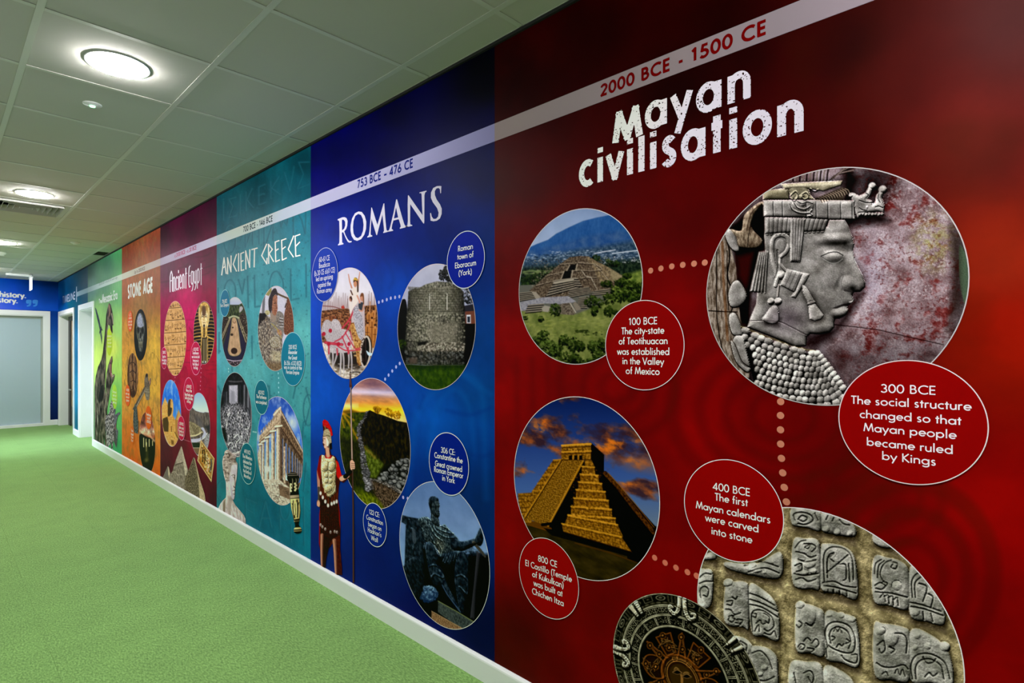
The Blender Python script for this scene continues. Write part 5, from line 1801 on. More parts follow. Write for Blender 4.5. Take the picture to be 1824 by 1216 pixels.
# ---------------------------------------------------------------- printed pictures, Romans panel
def pic_chariot():
    p = disc_pic((572.4, 673.7, 474.2, 676.8), .7)
    p.frame(565, 465, .181)
    p.vgrad([(40, (212, 210, 222)), (300, (222, 220, 226)), (440, (190, 176, 176))])
    p.img += 8 * p.n(.06, 1)[..., None]
    rs = np.random.RandomState(4)
    for x in list(range(70, 320, 17)) + list(range(500, 600, 12)):
        t = 300 + rs.rand() * 110 - (60 if x > 500 else 0)
        p.line([(x, 480), (x + rs.randn() * 6, t)], 2.5, (96, 70, 64), a=.8)
    p.line([(60, 440), (160, 448), (230, 468)], 9, (130, 84, 84), smooth=True)
    p.poly([(240, 450), (262, 432), (276, 460), (255, 480)], (176, 60, 50))
    # the crowd
    p.poly([(40, 490), (120, 480), (200, 470), (300, 465), (340, 480), (340, 800), (40, 800)], mixn((70, 42, 30), (146, 102, 66), .5 + p.n(.012, 3, 3) * 1.6))
    p.poly([(470, 440), (600, 430), (620, 900), (480, 880)], mixn((60, 36, 26), (150, 104, 62), .5 + p.n(.012, 4, 3) * 1.6))
    for k in range(95):
        x, y = 45 + 290 * rs.rand(), 490 + 140 * rs.rand()
        p.ell(x, y, 8, 14, (176, 128, 88), a=.8)
        p.ell(x, y - 10, 8, 7, (58, 34, 26), a=.9)
        p.ell(x + 4, y + 32, 9, 24, ((128, 70, 44), (170, 120, 78), (90, 54, 38))[k % 3], a=.7)
    for x, y in ((515, 520), (560, 505), (545, 590), (500, 640), (575, 660)):
        p.poly([(x - 22, y), (x + 20, y - 4), (x + 16, y + 110), (x + 8, y + 260), (x - 14, y + 260), (x - 16, y + 110)], (182, 124, 66), smooth=True, a=.95)
        p.line([(x, y + 10), (x - 2, y + 120), (x - 6, y + 250)], 8, (96, 54, 26), smooth=True, a=.8)
        p.line([(x - 18, y + 60), (x + 16, y + 62)], 5, (70, 40, 24), a=.8)
        p.ell(x, y - 18, 11, 18, (190, 136, 88))
        p.ell(x, y - 32, 12, 10, (56, 34, 24))
    p.line([(520, 500), (526, 400)], 10, (186, 134, 92))
    p.line([(560, 560), (585, 470), (580, 440)], 9, (186, 134, 92))
    # ground
    p.poly([(40, 800), (620, 860), (620, 1216), (40, 1216)], mixn((168, 156, 140), (232, 226, 214), .5 + p.n(.02, 6) * 1.4))
    p.poly([(130, 880), (300, 890), (430, 900), (460, 1000), (420, 1060), (220, 1050), (150, 1000)], (34, 28, 26), soft=3, a=.92, smooth=True)
    p.speck(120, 1010, 540, 1160, 160, [(120, 104, 84), (240, 236, 226), (92, 76, 60)], 7, 7, .55, 0, 2)
    p.line([(330, 1095), (400, 1090), (440, 1110)], 14, (50, 42, 40), smooth=True, a=.8)
    # chariot body and wheel
    ch = [(330, 620), (370, 608), (410, 650), (440, 760), (438, 1010), (400, 1000), (385, 900), (340, 700)]
    p.poly(ch, mixn((150, 104, 54), (206, 164, 100), .5 + p.n(.015, 8) * 1.3), smooth=True)
    p.line(ch[:6], 8, (110, 60, 36), smooth=True, a=.8)
    p.speck(340, 640, 430, 960, 60, [(96, 52, 30), (226, 190, 130)], 7, 9, .7)
    p.ell(492, 890, 52, 156, (26, 20, 20), 4)
    p.line(p.ellp(480, 890, 46, 150, 4) + [(526, 890)], 17, (196, 186, 172))
    p.speck(440, 750, 470, 1010, 26, [(60, 44, 40)], 7, 10, .9)
    p.line([(480, 760), (488, 1020)], 5, (92, 76, 70))
    p.poly([(488, 880), (520, 900), (550, 905), (540, 930), (505, 925)], (190, 214, 224), smooth=True)
    # horses
    for ox, oy in ((0, 0), (-78, 6)):
        hc = (206, 200, 200) if ox == 0 else (188, 182, 182)
        p.poly([(135 + ox, 620 + oy), (170 + ox, 570 + oy), (220 + ox, 590 + oy), (250 + ox, 660 + oy), (320 + ox, 690 + oy), (345 + ox, 790 + oy), (330 + ox, 880 + oy), (240 + ox, 900 + oy), (190 + ox, 860 + oy), (175 + ox, 780 + oy), (150 + ox, 730 + oy), (128 + ox, 720 + oy), (122 + ox, 680 + oy)], mixn((150, 140, 142), hc, .7 + p.n(.01, 12 + ox, 3) * 1.2), smooth=True)
        for k in range(12):
            x = 150 + ox + 8 * k
            p.line([(x, 590 + oy + k * 3), (x + 8, 640 + oy), (x + 4, 690 + oy)], 3, (128, 116, 118) if k % 2 else (238, 234, 234), smooth=True, a=.7)
        p.ell(142 + ox, 700 + oy, 16, 24, hc, 30)
        p.ell(128 + ox, 716 + oy, 12, 13, (150, 60, 74))
        for q, (x0, x1, y1) in enumerate(((235, 228, 1150), (212, 150, 1060), (330, 345, 1090), (310, 312, 1050))):
            p.line([(x0 + ox, 860 + oy), ((x0 + x1) / 2 + ox + 6, 960 + oy), (x1 + ox, y1 + oy * 2)], 20, (198, 192, 192), smooth=True, w1=9)
            p.line([(x0 + ox + 5, 870 + oy), (x1 + ox + 5, y1 - 10)], 4, (120, 108, 110), a=.6)
    # harness
    rd = (176, 40, 62)
    for P, w in (([(390, 330), (375, 440), (330, 560), (250, 660)], 15), ([(330, 590), (310, 660), (250, 750), (180, 790)], 13), ([(85, 800), (150, 810), (250, 820)], 26), ([(250, 740), (300, 860), (320, 900)], 12), ([(280, 700), (340, 800), (380, 860), (430, 850)], 10), ([(170, 800), (230, 850), (300, 880), (430, 870)], 12), ([(120, 840), (120, 910)], 14), ([(200, 860), (205, 920)], 14), ([(310, 850), (310, 910)], 14), ([(330, 690), (350, 780)], 8)):
        p.line(P, w, rd, smooth=True, a=.92)
        p.line(P, w * .35, (222, 110, 120), smooth=True, a=.6)
    for x, y in ((70, 715), (134, 684), (118, 815), (214, 815), (318, 815)):
        p.ell(x, y, 17, 20, (168, 34, 58))
    # the queen and her daughters
    p.poly([(360, 470), (400, 440), (430, 500), (450, 560), (462, 700), (440, 780), (400, 720), (368, 600)], mixn((128, 124, 130), (206, 204, 210), .5 + p.n(.008, 14, 3, .3) * 1.5), smooth=True)
    p.poly([(352, 270), (400, 260), (415, 320), (405, 400), (350, 480), (330, 540), (335, 440), (350, 340)], (226, 216, 204), smooth=True)
    p.poly([(320, 340), (350, 300), (352, 430), (330, 520), (318, 430)], (222, 214, 206), smooth=True)
    p.line([(345, 262), (325, 200), (312, 130)], 15, (198, 140, 112), w1=9)
    p.line([(405, 262), (412, 190), (424, 110)], 15, (198, 140, 112), w1=8)
    p.ell(380, 222, 18, 34, (196, 138, 104))
    p.poly([(362, 210), (365, 180), (385, 162), (405, 190), (412, 290), (398, 300), (396, 215), (380, 195)], (62, 40, 30), smooth=True)
    p.poly([(358, 190), (372, 160), (402, 175), (400, 195), (378, 186)], (206, 168, 62))
    p.line([(335, 290), (352, 330)], 12, (90, 56, 44))
    p.ell(445, 360, 19, 36, (198, 142, 116))
    p.poly([(428, 350), (438, 316), (462, 325), (466, 420), (455, 420), (452, 350)], (118, 76, 48), smooth=True)
    p.poly([(412, 420), (450, 405), (464, 450), (452, 490), (418, 470)], (60, 66, 74), smooth=True)
    p.line([(398, 340), (415, 380), (425, 410)], 14, (206, 152, 128), smooth=True)
    p.line([(462, 430), (448, 490), (418, 480)], 13, (206, 152, 128), smooth=True)
    p.ell(335, 370, 14, 26, (160, 104, 84))
    p.poly([(322, 360), (338, 344), (350, 370), (345, 400), (338, 372)], (48, 30, 26))
    return p


def pic_tower():
    p = disc_pic((709.2, 848.1, 470.9, 693.0), .75)
    p.frame(700, 460, .19729)
    p.vgrad([(50, (176, 178, 194)), (400, (160, 164, 184))])
    p.img += 9 * p.n(.08, 1)[..., None]
    p.leaves(560, 130, 110, 90, 240, (20, 20, 22), (52, 54, 52), 9, 3)
    p.leaves(470, 150, 50, 60, 60, (24, 24, 26), (60, 62, 60), 8, 4)
    p.leaves(690, 340, 60, 70, 120, (22, 24, 24), (70, 72, 70), 9, 5)
    p.speck(620, 270, 740, 420, 50, [(150, 156, 176), (120, 126, 140)], 8, 6, .6)
    p.poly([(40, 420), (90, 370), (130, 430), (150, 900), (40, 900)], (12, 14, 18), smooth=True)
    p.poly([(640, 430), (740, 410), (800, 430), (800, 500), (650, 490)], (44, 44, 50))
    p.poly([(655, 480), (800, 470), (800, 600), (655, 590)], (106, 66, 52))
    p.poly([(668, 510), (706, 508), (708, 586), (670, 586)], (196, 200, 206))
    p.poly([(676, 526), (700, 525), (700, 578), (677, 578)], (40, 44, 54))
    p.poly([(650, 590), (800, 590), (800, 980), (640, 980)], (8, 9, 10))
    # tower body: darker round both sides
    body = [(145, 300), (215, 262), (225, 275), (300, 235), (400, 208), (520, 215), (600, 260), (640, 300), (655, 500), (665, 700), (660, 960), (380, 968), (100, 950), (110, 800), (125, 560)]
    X, Y = (p.X - 700) / .19729, (p.Y - 460) / .19729
    side = np.clip(1 - np.abs((X - 375) / 285) ** 2.6, 0, 1) * .75 + .25
    s = mixn((62, 62, 54), (158, 154, 138), .5 + p.n(.012, 7, 4) * 1.5 + p.n(.05, 8) * .5)
    moss = np.clip(.3 + p.n(.05, 9) * 2, 0, 1)[..., None]
    s = s * (1 - moss * .3) + C3((76, 82, 58)) * moss * .3
    s = s * side[..., None]
    dark = np.clip((Y - 820) / 30, 0, 1) * .4 + np.clip((230 - Y) / 60, 0, 1) * .3 + np.clip(1 - np.hypot((X - 470) / 130, (Y - 560) / 40), 0, 1) * .4
    s = s * (1 - np.clip(dark, 0, .7)[..., None])
    p.poly(body, s, soft=1)
    yell = (180, 176, 150)
    rs = np.random.RandomState(8)
    # dressed blocks in the upper half, rubble below
    for r in range(11):
        yb = 262 + r * 22
        for c in range(17):
            a = -1.12 + 2.24 * (c + .5 * (r % 2)) / 17
            b = a + 2.24 / 17
            xa, xb = 378 + 262 * math.sin(a), 378 + 262 * math.sin(min(b, 1.2))
            y = yb + 16 * (1 - math.cos(a)) * -1.2 + (378 - xa) * -.01
            y -= 12 * math.cos(a) - 12
            t = (rs.rand() - .5) * 46
            f = max(.25, math.cos(a)) ** .7
            if xb - xa > 5:
                p.poly([(xa + 1, y), (xb - 1, y), (xb - 1, y + 19), (xa + 1, y + 19)], tuple((np.array((118, 116, 100)) + t) * f), soft=.5, a=.55)
                p.line([(xa, y + 20), (xb, y + 20)], 2.5, (44, 44, 36), a=.6)
                p.line([(xa, y), (xa, y + 20)], 2.2, (44, 44, 36), a=.5)
    p.speck(130, 500, 650, 760, 620, [(176, 172, 152), (66, 66, 54), (132, 130, 112)], 7, 9, .5)
    p.speck(230, 760, 650, 840, 330, [(176, 170, 154), (70, 64, 54)], 7, 10, .65)
    p.speck(110, 840, 650, 955, 260, [(110, 112, 108), (24, 26, 26), (60, 62, 58)], 9, 11, .6)
    p.poly([(330, 580), (590, 575), (590, 750), (330, 760)], mixn((96, 92, 80), (146, 140, 124), .5 + p.n(.005, 12, 3) * 1.6), soft=6, a=.6)
    p.poly([(220, 755), (330, 745), (300, 775), (230, 790)], (18, 18, 16), soft=2)
    p.line([(590, 590), (592, 750)], 5, (40, 40, 36), a=.7)
    p.poly([(150, 900), (220, 895), (222, 950), (150, 955)], (86, 74, 64), soft=2, a=.8)
    for x in (335, 493):
        p.line([(x, 322), (x, 462)], 6, (206, 206, 192))
        p.line([(x - 16, 338), (x, 334)], 4, (60, 60, 50))
    p.leaves(85, 780, 34, 50, 70, (14, 20, 8), (70, 90, 30), 9, 12)
    # lawn
    p.poly([(40, 952), (300, 968), (660, 962), (800, 950), (800, 1216), (40, 1216)], mixn((34, 56, 12), (62, 84, 26), .5 + p.n(.03, 13) * 1.3))
    p.poly([(60, 950), (300, 966), (660, 960), (800, 950), (800, 990), (300, 992), (60, 985)], (20, 32, 10), soft=5, a=.7)
    return p


def pic_hadrian():
    p = disc_pic((606.3, 732.1, 672.1, 907.2), .75)
    p.frame(600, 660, .20984)
    p.vgrad([(60, (120, 84, 92)), (130, (150, 110, 112)), (185, (196, 176, 196)), (215, (168, 124, 106)), (270, (216, 146, 76)), (330, (248, 190, 40)), (420, (236, 190, 110))])
    c = np.clip(p.n(.05, 2, 5, 4) * 2, -1, 1)[..., None]
    p.img += c * C3((34, 24, 10))
    p.line([(120, 165), (260, 180), (420, 200), (560, 210)], 22, (224, 214, 232), soft=5, a=.7, smooth=True)
    p.ell(90, 300, 66, 16, (255, 244, 190), soft=5)
    p.ell(130, 330, 200, 26, (255, 206, 60), soft=8, a=.7)
    X = (p.X - 600) / .20984
    # far rise and slope
    p.poly([(40, 340), (120, 328), (200, 350), (280, 350), (280, 500), (40, 520)], (110, 84, 26), soft=2)
    p.poly([(30, 520), (660, 500), (660, 1216), (30, 1216)], (34, 36, 14), soft=2)
    g = mixn((30, 40, 12), (84, 94, 30), .5 + p.n(.03, 3, 5) * 1.5)
    p.poly([(30, 380), (130, 355), (260, 352), (260, 1216), (30, 1216)], g)
    hill = [(255, 350), (285, 334), (340, 360), (420, 385), (520, 425), (600, 440), (660, 480), (660, 800), (520, 780), (400, 800), (280, 700), (200, 600), (190, 520), (215, 430)]
    p.poly(hill, mixn((14, 13, 8), (50, 44, 22), .45 + p.n(.03, 4, 5, .8) * 1.6))
    p.poly([(200, 620), (260, 640), (330, 720), (400, 790), (340, 910), (270, 900), (230, 780)], mixn((48, 60, 18), (104, 116, 46), .5 + p.n(.02, 5, 4) * 1.3), soft=3)
    p.poly([(40, 560), (200, 600), (220, 800), (240, 1000), (60, 980)], mixn((18, 20, 8), (50, 52, 20), .5 + p.n(.02, 6, 4)), soft=5, a=.85)
    for x, y, r in ((350, 330, 26), (440, 350, 30), (515, 375, 32), (470, 372, 16), (330, 318, 12)):
        p.leaves(x, y, r, r * 1.1, 46, (120, 84, 8), (196, 150, 30), 6, int(x))
        p.line([(x, y), (x, y + 40)], 4, (70, 50, 10))
    # sun rays
    for P, w in (([(50, 360), (110, 450), (200, 610)], 9), ([(60, 360), (150, 420)], 5), ([(45, 400), (66, 480)], 5)):
        p.line(P, w, (250, 176, 40), a=.8, soft=2.5, w1=w * .5)
    p.line([(180, 580), (230, 640), (330, 740)], 9, (190, 110, 50), a=.4, soft=3)
    # the wall, stone by stone
    rs = np.random.RandomState(6)

    def rubble(P, w0, w1, n, r, seed, lo=(70, 70, 72), hi=(170, 168, 172)):
        C = catmull(P, False, 12)
        for k in range(n):
            t = rs.rand()
            i = t * (len(C) - 1)
            x, y = C[int(i)]
            w = w0 + (w1 - w0) * t
            dx, dy = (rs.rand() - .5) * w, (rs.rand() - .5) * 10
            q = r * (.5 + .6 * t) * (.6 + rs.rand() * .7)
            p.ell(x + dx, y + dy + 2, q + 2, q * .8 + 2, (22, 20, 20), a=.85)
            tt = rs.rand()
            p.ell(x + dx, y + dy, q, q * .75, tuple(np.array(lo) * (1 - tt) + np.array(hi) * tt), rs.rand() * 60 - 30, a=.95)
    rubble([(262, 350), (225, 420), (188, 500), (205, 600)], 16, 30, 110, 9, 1)
    rubble([(205, 600), (222, 700), (240, 820), (262, 900), (282, 1020)], 26, 62, 260, 13, 2)
    p.poly([(340, 920), (400, 820), (500, 770), (620, 735), (660, 740), (660, 1100), (540, 1060), (440, 960)], (24, 24, 22), soft=3)
    for k in range(150):
        x, y = 350 + 290 * rs.rand(), 740 + 270 * rs.rand()
        if y < 900 - (x - 350) * .75 or y > 930 + (x - 350) * .5:
            continue
        q = 13 + 13 * rs.rand()
        p.ell(x + 3, y + 5, q + 2, q * .8 + 2, (14, 14, 14), rs.rand() * 80 - 20)
        t = rs.rand()
        p.ell(x, y, q, q * .7, (64 + 70 * t, 66 + 68 * t, 66 + 64 * t), rs.rand() * 80 - 20)
        p.ell(x - 3, y - 4, q * .5, q * .3, (150, 150, 146), rs.rand() * 80 - 20, a=.6)
    p.poly([(300, 930), (420, 960), (560, 1040), (520, 1150), (400, 1180), (330, 1060)], mixn((34, 26, 20), (110, 92, 74), .5 + p.n(.012, 9, 4) * 1.7), soft=4)
    rubble([(300, 920), (420, 960), (560, 1040)], 30, 36, 70, 9, 3, (90, 84, 78), (190, 184, 176))
    p.poly([(150, 1025), (280, 1040), (350, 1090), (420, 1190), (200, 1190)], mixn((58, 70, 10), (120, 128, 34), .5 + p.n(.02, 10) * 1.3), soft=4)
    return p


def pic_constantine():
    p = disc_pic((712.8, 873.5, 857.4, 1119.7), .75)
    p.frame(700, 850, .22616)
    p.vgrad([(30, (84, 110, 152)), (350, (104, 128, 166)), (600, (112, 140, 176))])
    p.img += 14 * p.n(.10, 1, 4, 1.5)[..., None]
    dk = (10, 14, 20)
    p.leaves(620, 590, 90, 40, 160, (18, 24, 30), (96, 120, 146), 8, 1)
    p.poly([(560, 610), (800, 600), (800, 1216), (480, 1216), (540, 900)], (8, 11, 14), soft=4)
    p.poly([(60, 700), (240, 690), (560, 760), (560, 1216), (60, 1216)], (9, 12, 16), soft=2)
    p.leaves(280, 915, 74, 60, 300, (24, 40, 66), (130, 164, 190), 9, 2)
    bz = mixn((14, 20, 27), (52, 64, 72), .35 + p.n(.02, 3, 4) * 1.3)
    bz2 = mixn((20, 28, 34), (78, 90, 92), .4 + p.n(.012, 4, 4) * 1.5)
    # chair and cloak
    p.poly([(75, 295), (130, 310), (250, 330), (270, 400), (260, 600), (240, 900), (100, 880), (95, 700), (105, 370), (72, 350)], bz, soft=1)
    p.poly([(90, 700), (180, 620), (240, 660), (245, 800), (210, 950), (110, 900)], bz * .8, smooth=True)
    p.hp([(90, 700), (180, 620), (240, 660), (245, 800), (210, 950), (110, 900)], 10, 30, True)
    p.poly([(240, 560), (360, 600), (520, 600), (560, 780), (540, 900), (340, 820), (250, 760)], (10, 14, 20), soft=2)
    # torso
    tor = [(200, 330), (262, 308), (300, 330), (370, 380), (410, 368), (440, 400), (500, 460), (520, 500), (500, 590), (480, 620), (440, 700), (380, 640), (350, 560), (280, 520), (250, 480), (230, 400)]
    p.poly(tor, bz2, smooth=True)
    p.hp(tor, 12, 22, True, base=4)
    # arm reaching to the sword hilt
    arm = [(440, 410), (500, 470), (540, 500), (610, 490), (650, 478), (665, 520), (600, 560), (530, 582), (470, 560), (450, 490)]
    p.poly(arm, bz, smooth=True)
    p.hp(arm, 14, 24, True, base=8)
    hand = [(650, 480), (668, 440), (690, 395), (706, 430), (716, 480), (708, 520), (688, 540), (660, 520)]
    p.poly(hand, bz * .8, smooth=True)
    p.hp(hand, 10, 14, True, base=10)
    # skirt and legs
    sk = [(360, 610), (480, 580), (545, 585), (500, 650), (440, 700), (395, 660)]
    p.poly(sk, bz, smooth=True)
    p.hp(sk, 10, 12, True, base=10)
    for i in range(7):
        p.hl([(420 + i * 18, 596), (390 + i * 22, 668 - i * 4)], 5, -5)
    lg = [(262, 530), (300, 508), (340, 560), (360, 640), (350, 690), (400, 760), (430, 840), (540, 1060), (500, 1040), (400, 900), (330, 850), (290, 740), (270, 640)]
    p.poly(lg, bz, smooth=True)
    p.hp(lg, 18, 30, True, base=10)
    lg2 = [(530, 590), (570, 590), (600, 640), (595, 760), (600, 880), (570, 1000), (560, 1070), (530, 1040), (500, 880), (490, 780), (500, 660)]
    p.poly(lg2, bz * .9, smooth=True)
    p.hp(lg2, 16, 30, True, base=10)
    p.hl([(290, 700), (330, 690), (380, 720), (400, 790), (330, 760), (300, 800)], 16, 8, True)
    p.hl([(500, 780), (545, 770), (590, 820), (590, 920), (530, 860)], 16, 8, True)
    # head
    p.poly([(300, 300), (305, 250), (355, 300), (370, 380), (330, 370), (302, 340)], bz2, smooth=True)
    p.hp([(300, 300), (305, 250), (355, 300), (370, 380), (330, 370), (302, 340)], 8, 14, True, base=10)
    hd = [(284, 190), (296, 156), (325, 148), (355, 162), (366, 190), (372, 225), (366, 245), (372, 290), (362, 314), (335, 310), (308, 280), (294, 240)]
    p.poly(hd, bz2 * .95, smooth=True)
    p.hp(hd, 16, 20, True, base=12)
    p.poly([(284, 192), (296, 156), (325, 148), (358, 164), (362, 186), (330, 184), (312, 210), (308, 270), (294, 240)], bz * .75, smooth=True)
    # folds
    for P in ([(300, 340), (340, 420), (420, 470), (500, 470)], [(290, 370), (330, 450), (390, 500)], [(260, 340), (290, 440), (330, 520)], [(230, 400), (260, 470), (250, 560)], [(150, 400), (170, 480), (160, 600)], [(130, 330), (160, 420), (180, 520)], [(350, 400), (420, 430), (480, 440)], [(380, 380), (430, 400)], [(360, 520), (390, 580), (380, 620)], [(330, 540), (370, 600)]):
        p.hl(P, 12, 6, True)
    p.poly([(345, 480), (400, 500), (408, 560), (370, 600), (340, 540)], mixn((40, 46, 44), (140, 140, 120), .5 + p.n(.01, 6, 3) * 1.7), soft=4, a=.55, smooth=True)
    # sword
    p.line([(640, 512), (690, 570), (730, 622)], 26, (62, 60, 54), w1=16)
    p.poly([(664, 580), (692, 590), (655, 900), (645, 1120), (610, 1110), (640, 850)], (44, 44, 48))
    p.hp([(664, 580), (692, 590), (655, 900), (645, 1120), (610, 1110), (640, 850)], 5, 14)
    f = p.shade(.55, -.2, -1, .015, 8, .35, 2.0)
    f = np.where(p.h > 1.0, f, 1.0)
    p.img *= f[..., None]
    p.line([(336, 222), (356, 224)], 4, (8, 10, 12))
    p.line([(352, 282), (370, 284)], 4, (8, 10, 12))
    p.line([(360, 192), (370, 226), (366, 246)], 3, (120, 130, 128), a=.7)
    p.line([(392, 846), (440, 930), (530, 1050)], 6, (70, 92, 124), smooth=True, a=.8)
    p.poly([(160, 400), (180, 420), (186, 500), (170, 522), (152, 470)], (70, 80, 88), smooth=True, a=.7)
    # plinth with inscription
    p.poly([(360, 972), (640, 1135), (600, 1190), (540, 1190), (358, 1060)], mixn((44, 50, 50), (76, 84, 80), .5 + p.n(.01, 7)))
    p.line([(360, 972), (500, 1050), (640, 1135)], 6, (112, 118, 78))
    p.poly([(308, 1050), (560, 1190), (420, 1216), (306, 1110)], mixn((92, 70, 50), (140, 112, 82), .5 + p.n(.008, 8) * 1.5))
    p.line([(308, 1050), (560, 1192)], 4, (150, 128, 96))
    for i, P in enumerate(([(500, 1085), (488, 1110), (498, 1125), (512, 1105), (500, 1085)], [(520, 1130), (528, 1095), (540, 1145), (550, 1112)], [(572, 1118), (558, 1120), (570, 1140), (556, 1158)], [(600, 1135), (584, 1172)], [(588, 1128), (612, 1140)])):
        p.line(P, 4, (30, 34, 34), a=.9)
    return p


def pic_soldier():
    """cut-out centurion and spear"""
    z0 = .0985
    p = Pic(562.5, 637, z0, 1.42, .62, ncap=560)
    p.frame(555, 730, .24657)
    z_ = (0, 0, 0)
    p.img[:] = C3((60, 16, 14))
    body = [(50, 400), (62, 330), (78, 320), (100, 330), (104, 300), (96, 270), (86, 250), (84, 210), (90, 160), (84, 110), (84, 80), (98, 66), (122, 80), (150, 130), (158, 180), (146, 190), (150, 230), (152, 280), (138, 284), (146, 320), (178, 335), (200, 380), (214, 440), (222, 470), (246, 462), (270, 440), (284, 424), (282, 370), (296, 356), (316, 376), (320, 420), (300, 436), (290, 470), (262, 500), (236, 524), (210, 512), (200, 560), (196, 640), (210, 740), (214, 880), (212, 1000), (224, 1130), (226, 1190), (190, 1190), (176, 1185), (168, 1100), (158, 960), (128, 1000), (110, 1080), (106, 1140), (74, 1130), (66, 1010), (58, 960), (60, 760), (66, 704), (44, 690), (42, 660), (50, 640), (48, 560), (44, 500), (42, 440)]
    p.mask_poly(body)
    p.mask_line([(285, -250), (288, -180), (290, 0), (298, 350), (306, 700), (308, 1240)], 9, w1=12)
    p.mask_line([(284, -262), (287, -170)], 3, w1=20)
    dark = mixn((20, 10, 9), (58, 22, 18), .5 + p.n(.02, 2))
    p.poly([(50, 640), (200, 620), (214, 900), (230, 1200), (60, 1200)], dark)
    p.poly([(150, 930), (212, 900), (228, 1190), (112, 1160), (110, 1080), (130, 1000)], mixn((46, 16, 14), (84, 34, 28), .5 + p.n(.02, 3)))
    p.poly([(196, 560), (210, 740), (214, 860), (200, 800)], (130, 14, 24))
    p.poly([(56, 700), (68, 720), (66, 1010), (56, 960)], (128, 12, 22))
    # legs
    for P, w in (([(80, 900), (78, 1000), (78, 1130)], 22), ([(168, 940), (176, 1040), (180, 1180)], 26)):
        p.line(P, w, (150, 104, 84), smooth=True, w1=w * .6)
        p.line([(x - 5, y) for x, y in P], 6, (196, 150, 124), smooth=True, a=.7)
        p.line([(x + 8, y) for x, y in P], 6, (76, 44, 36), smooth=True, a=.7)
    # leather skirt with studs
    p.poly([(66, 690), (196, 690), (208, 880), (140, 898), (68, 870)], mixn((26, 12, 10), (70, 30, 24), .5 + p.n(.006, 4, 2, .2) * 2))
    for x in range(76, 206, 14):
        p.line([(x, 700), (x + 2, 880)], 2, (14, 8, 8), a=.7)
    for x, y in ((70, 828), (84, 842), (104, 858), (142, 880), (172, 876), (188, 880)):
        p.ell(x, y, 6, 10, (214, 206, 198))
        p.ell(x + 1, y + 2, 3, 5, (60, 40, 36))
    # arms
    p.line([(52, 440), (56, 540), (54, 600)], 20, (176, 128, 104), smooth=True)
    p.line([(56, 560), (54, 650)], 16, (70, 66, 60))
    p.ell(54, 676, 12, 26, (196, 148, 120))
    p.poly([(170, 370), (200, 380), (226, 470), (212, 500), (186, 470)], (178, 22, 26), smooth=True)
    p.poly([(44, 400), (66, 330), (76, 360), (70, 500), (52, 470)], (120, 14, 22), smooth=True)
    p.line([(222, 495), (262, 474)], 34, (206, 160, 130))
    p.line([(250, 478), (292, 432)], 34, (16, 12, 14))
    p.poly([(282, 372), (298, 358), (316, 376), (320, 420), (298, 434), (284, 420)], (206, 164, 136), smooth=True)
    for y in (384, 398, 411):
        p.line([(292, y), (318, y + 4)], 3, (96, 62, 48))
    # bronze cuirass
    cu = [(78, 325), (98, 322), (106, 345), (146, 346), (160, 330), (174, 345), (184, 440), (178, 520), (182, 590), (160, 620), (130, 636), (100, 600), (84, 540), (78, 480), (72, 420)]
    p.poly(cu, mixn((150, 132, 88), (214, 202, 160), .5 + p.n(.01, 5) * 1.4))
    p.hp(cu, 8, 9)
    for x, y, a, b, h in ((104, 405, 24, 34, 7), (150, 408, 26, 34, 7), (112, 470, 16, 18, 5), (140, 472, 16, 18, 5), (112, 510, 15, 18, 5), (140, 512, 16, 18, 5), (126, 565, 28, 30, 8)):
        p.dome(x, y, a, b, h, 0, 'add')
    for P in ([(84, 440), (104, 448), (126, 436), (150, 450), (176, 440)], [(88, 540), (110, 590), (130, 606), (160, 590), (176, 540)], [(126, 380), (127, 540)]):
        p.hl(P, 5, -6, True)
        p.line(P, 2.5, (92, 70, 36), smooth=True, a=.8)
    p.poly([(104, 322), (148, 326), (146, 350), (106, 348)], (170, 14, 22))
    p.line([(178, 372), (184, 400), (178, 420)], 8, (150, 110, 50))
    # pteruges under the cuirass
    for x, y in ((70, 600), (86, 630), (104, 660), (124, 688), (150, 676), (168, 668), (186, 660)):
        p.line([(x + 4, y - 60), (x, y)], 13, (84, 40, 26))
        p.ell(x, y, 8, 14, (220, 210, 196))
    # head and crested helmet
    p.line([(118, 280), (124, 330)], 26, (196, 150, 122))
    p.poly([(86, 200), (94, 180), (110, 176), (122, 220), (118, 262), (104, 276), (94, 268), (96, 246), (86, 236), (90, 220)], (206, 174, 150), smooth=True)
    p.poly([(90, 160), (104, 138), (130, 140), (146, 176), (150, 230), (146, 262), (132, 284), (126, 236), (112, 190), (92, 190)], mixn((120, 108, 78), (200, 190, 156), .5 + p.n(.006, 6) * 1.4), smooth=True)
    p.line([(92, 190), (118, 184), (140, 190)], 5, (90, 78, 50))
    p.poly([(112, 200), (128, 230), (124, 262), (114, 250)], (226, 216, 196), smooth=True)
    p.poly([(132, 250), (150, 236), (152, 276), (138, 286)], (26, 18, 18), smooth=True)
    p.line([(90, 206), (102, 208)], 3, (40, 24, 20))
    p.line([(92, 248), (102, 250)], 3, (120, 60, 56))
    cr = [(84, 76), (98, 66), (122, 80), (146, 122), (158, 178), (146, 188), (136, 150), (118, 128), (98, 122), (88, 110)]
    p.poly(cr, mixn((150, 10, 20), (206, 24, 34), .5 + p.n(.006, 7, 3, .4) * 1.8), smooth=True)
    p.poly([(96, 116), (104, 110), (110, 134), (100, 138)], (120, 96, 60))
    # spear
    p.line([(285, -250), (288, -180), (290, 0)], 12, (128, 118, 112))
    p.line([(290, -30), (298, 350)], 11, (150, 126, 112))
    p.line([(288, -30), (296, 350)], 3.5, (206, 188, 172), a=.7)
    p.line([(304, 430), (306, 700), (308, 1240)], 12, (62, 48, 40))
    p.line([(302, 430), (304, 700), (306, 1240)], 3, (96, 78, 66), a=.7)
    p.line([(284, -262), (287, -170)], 14, (90, 60, 56))
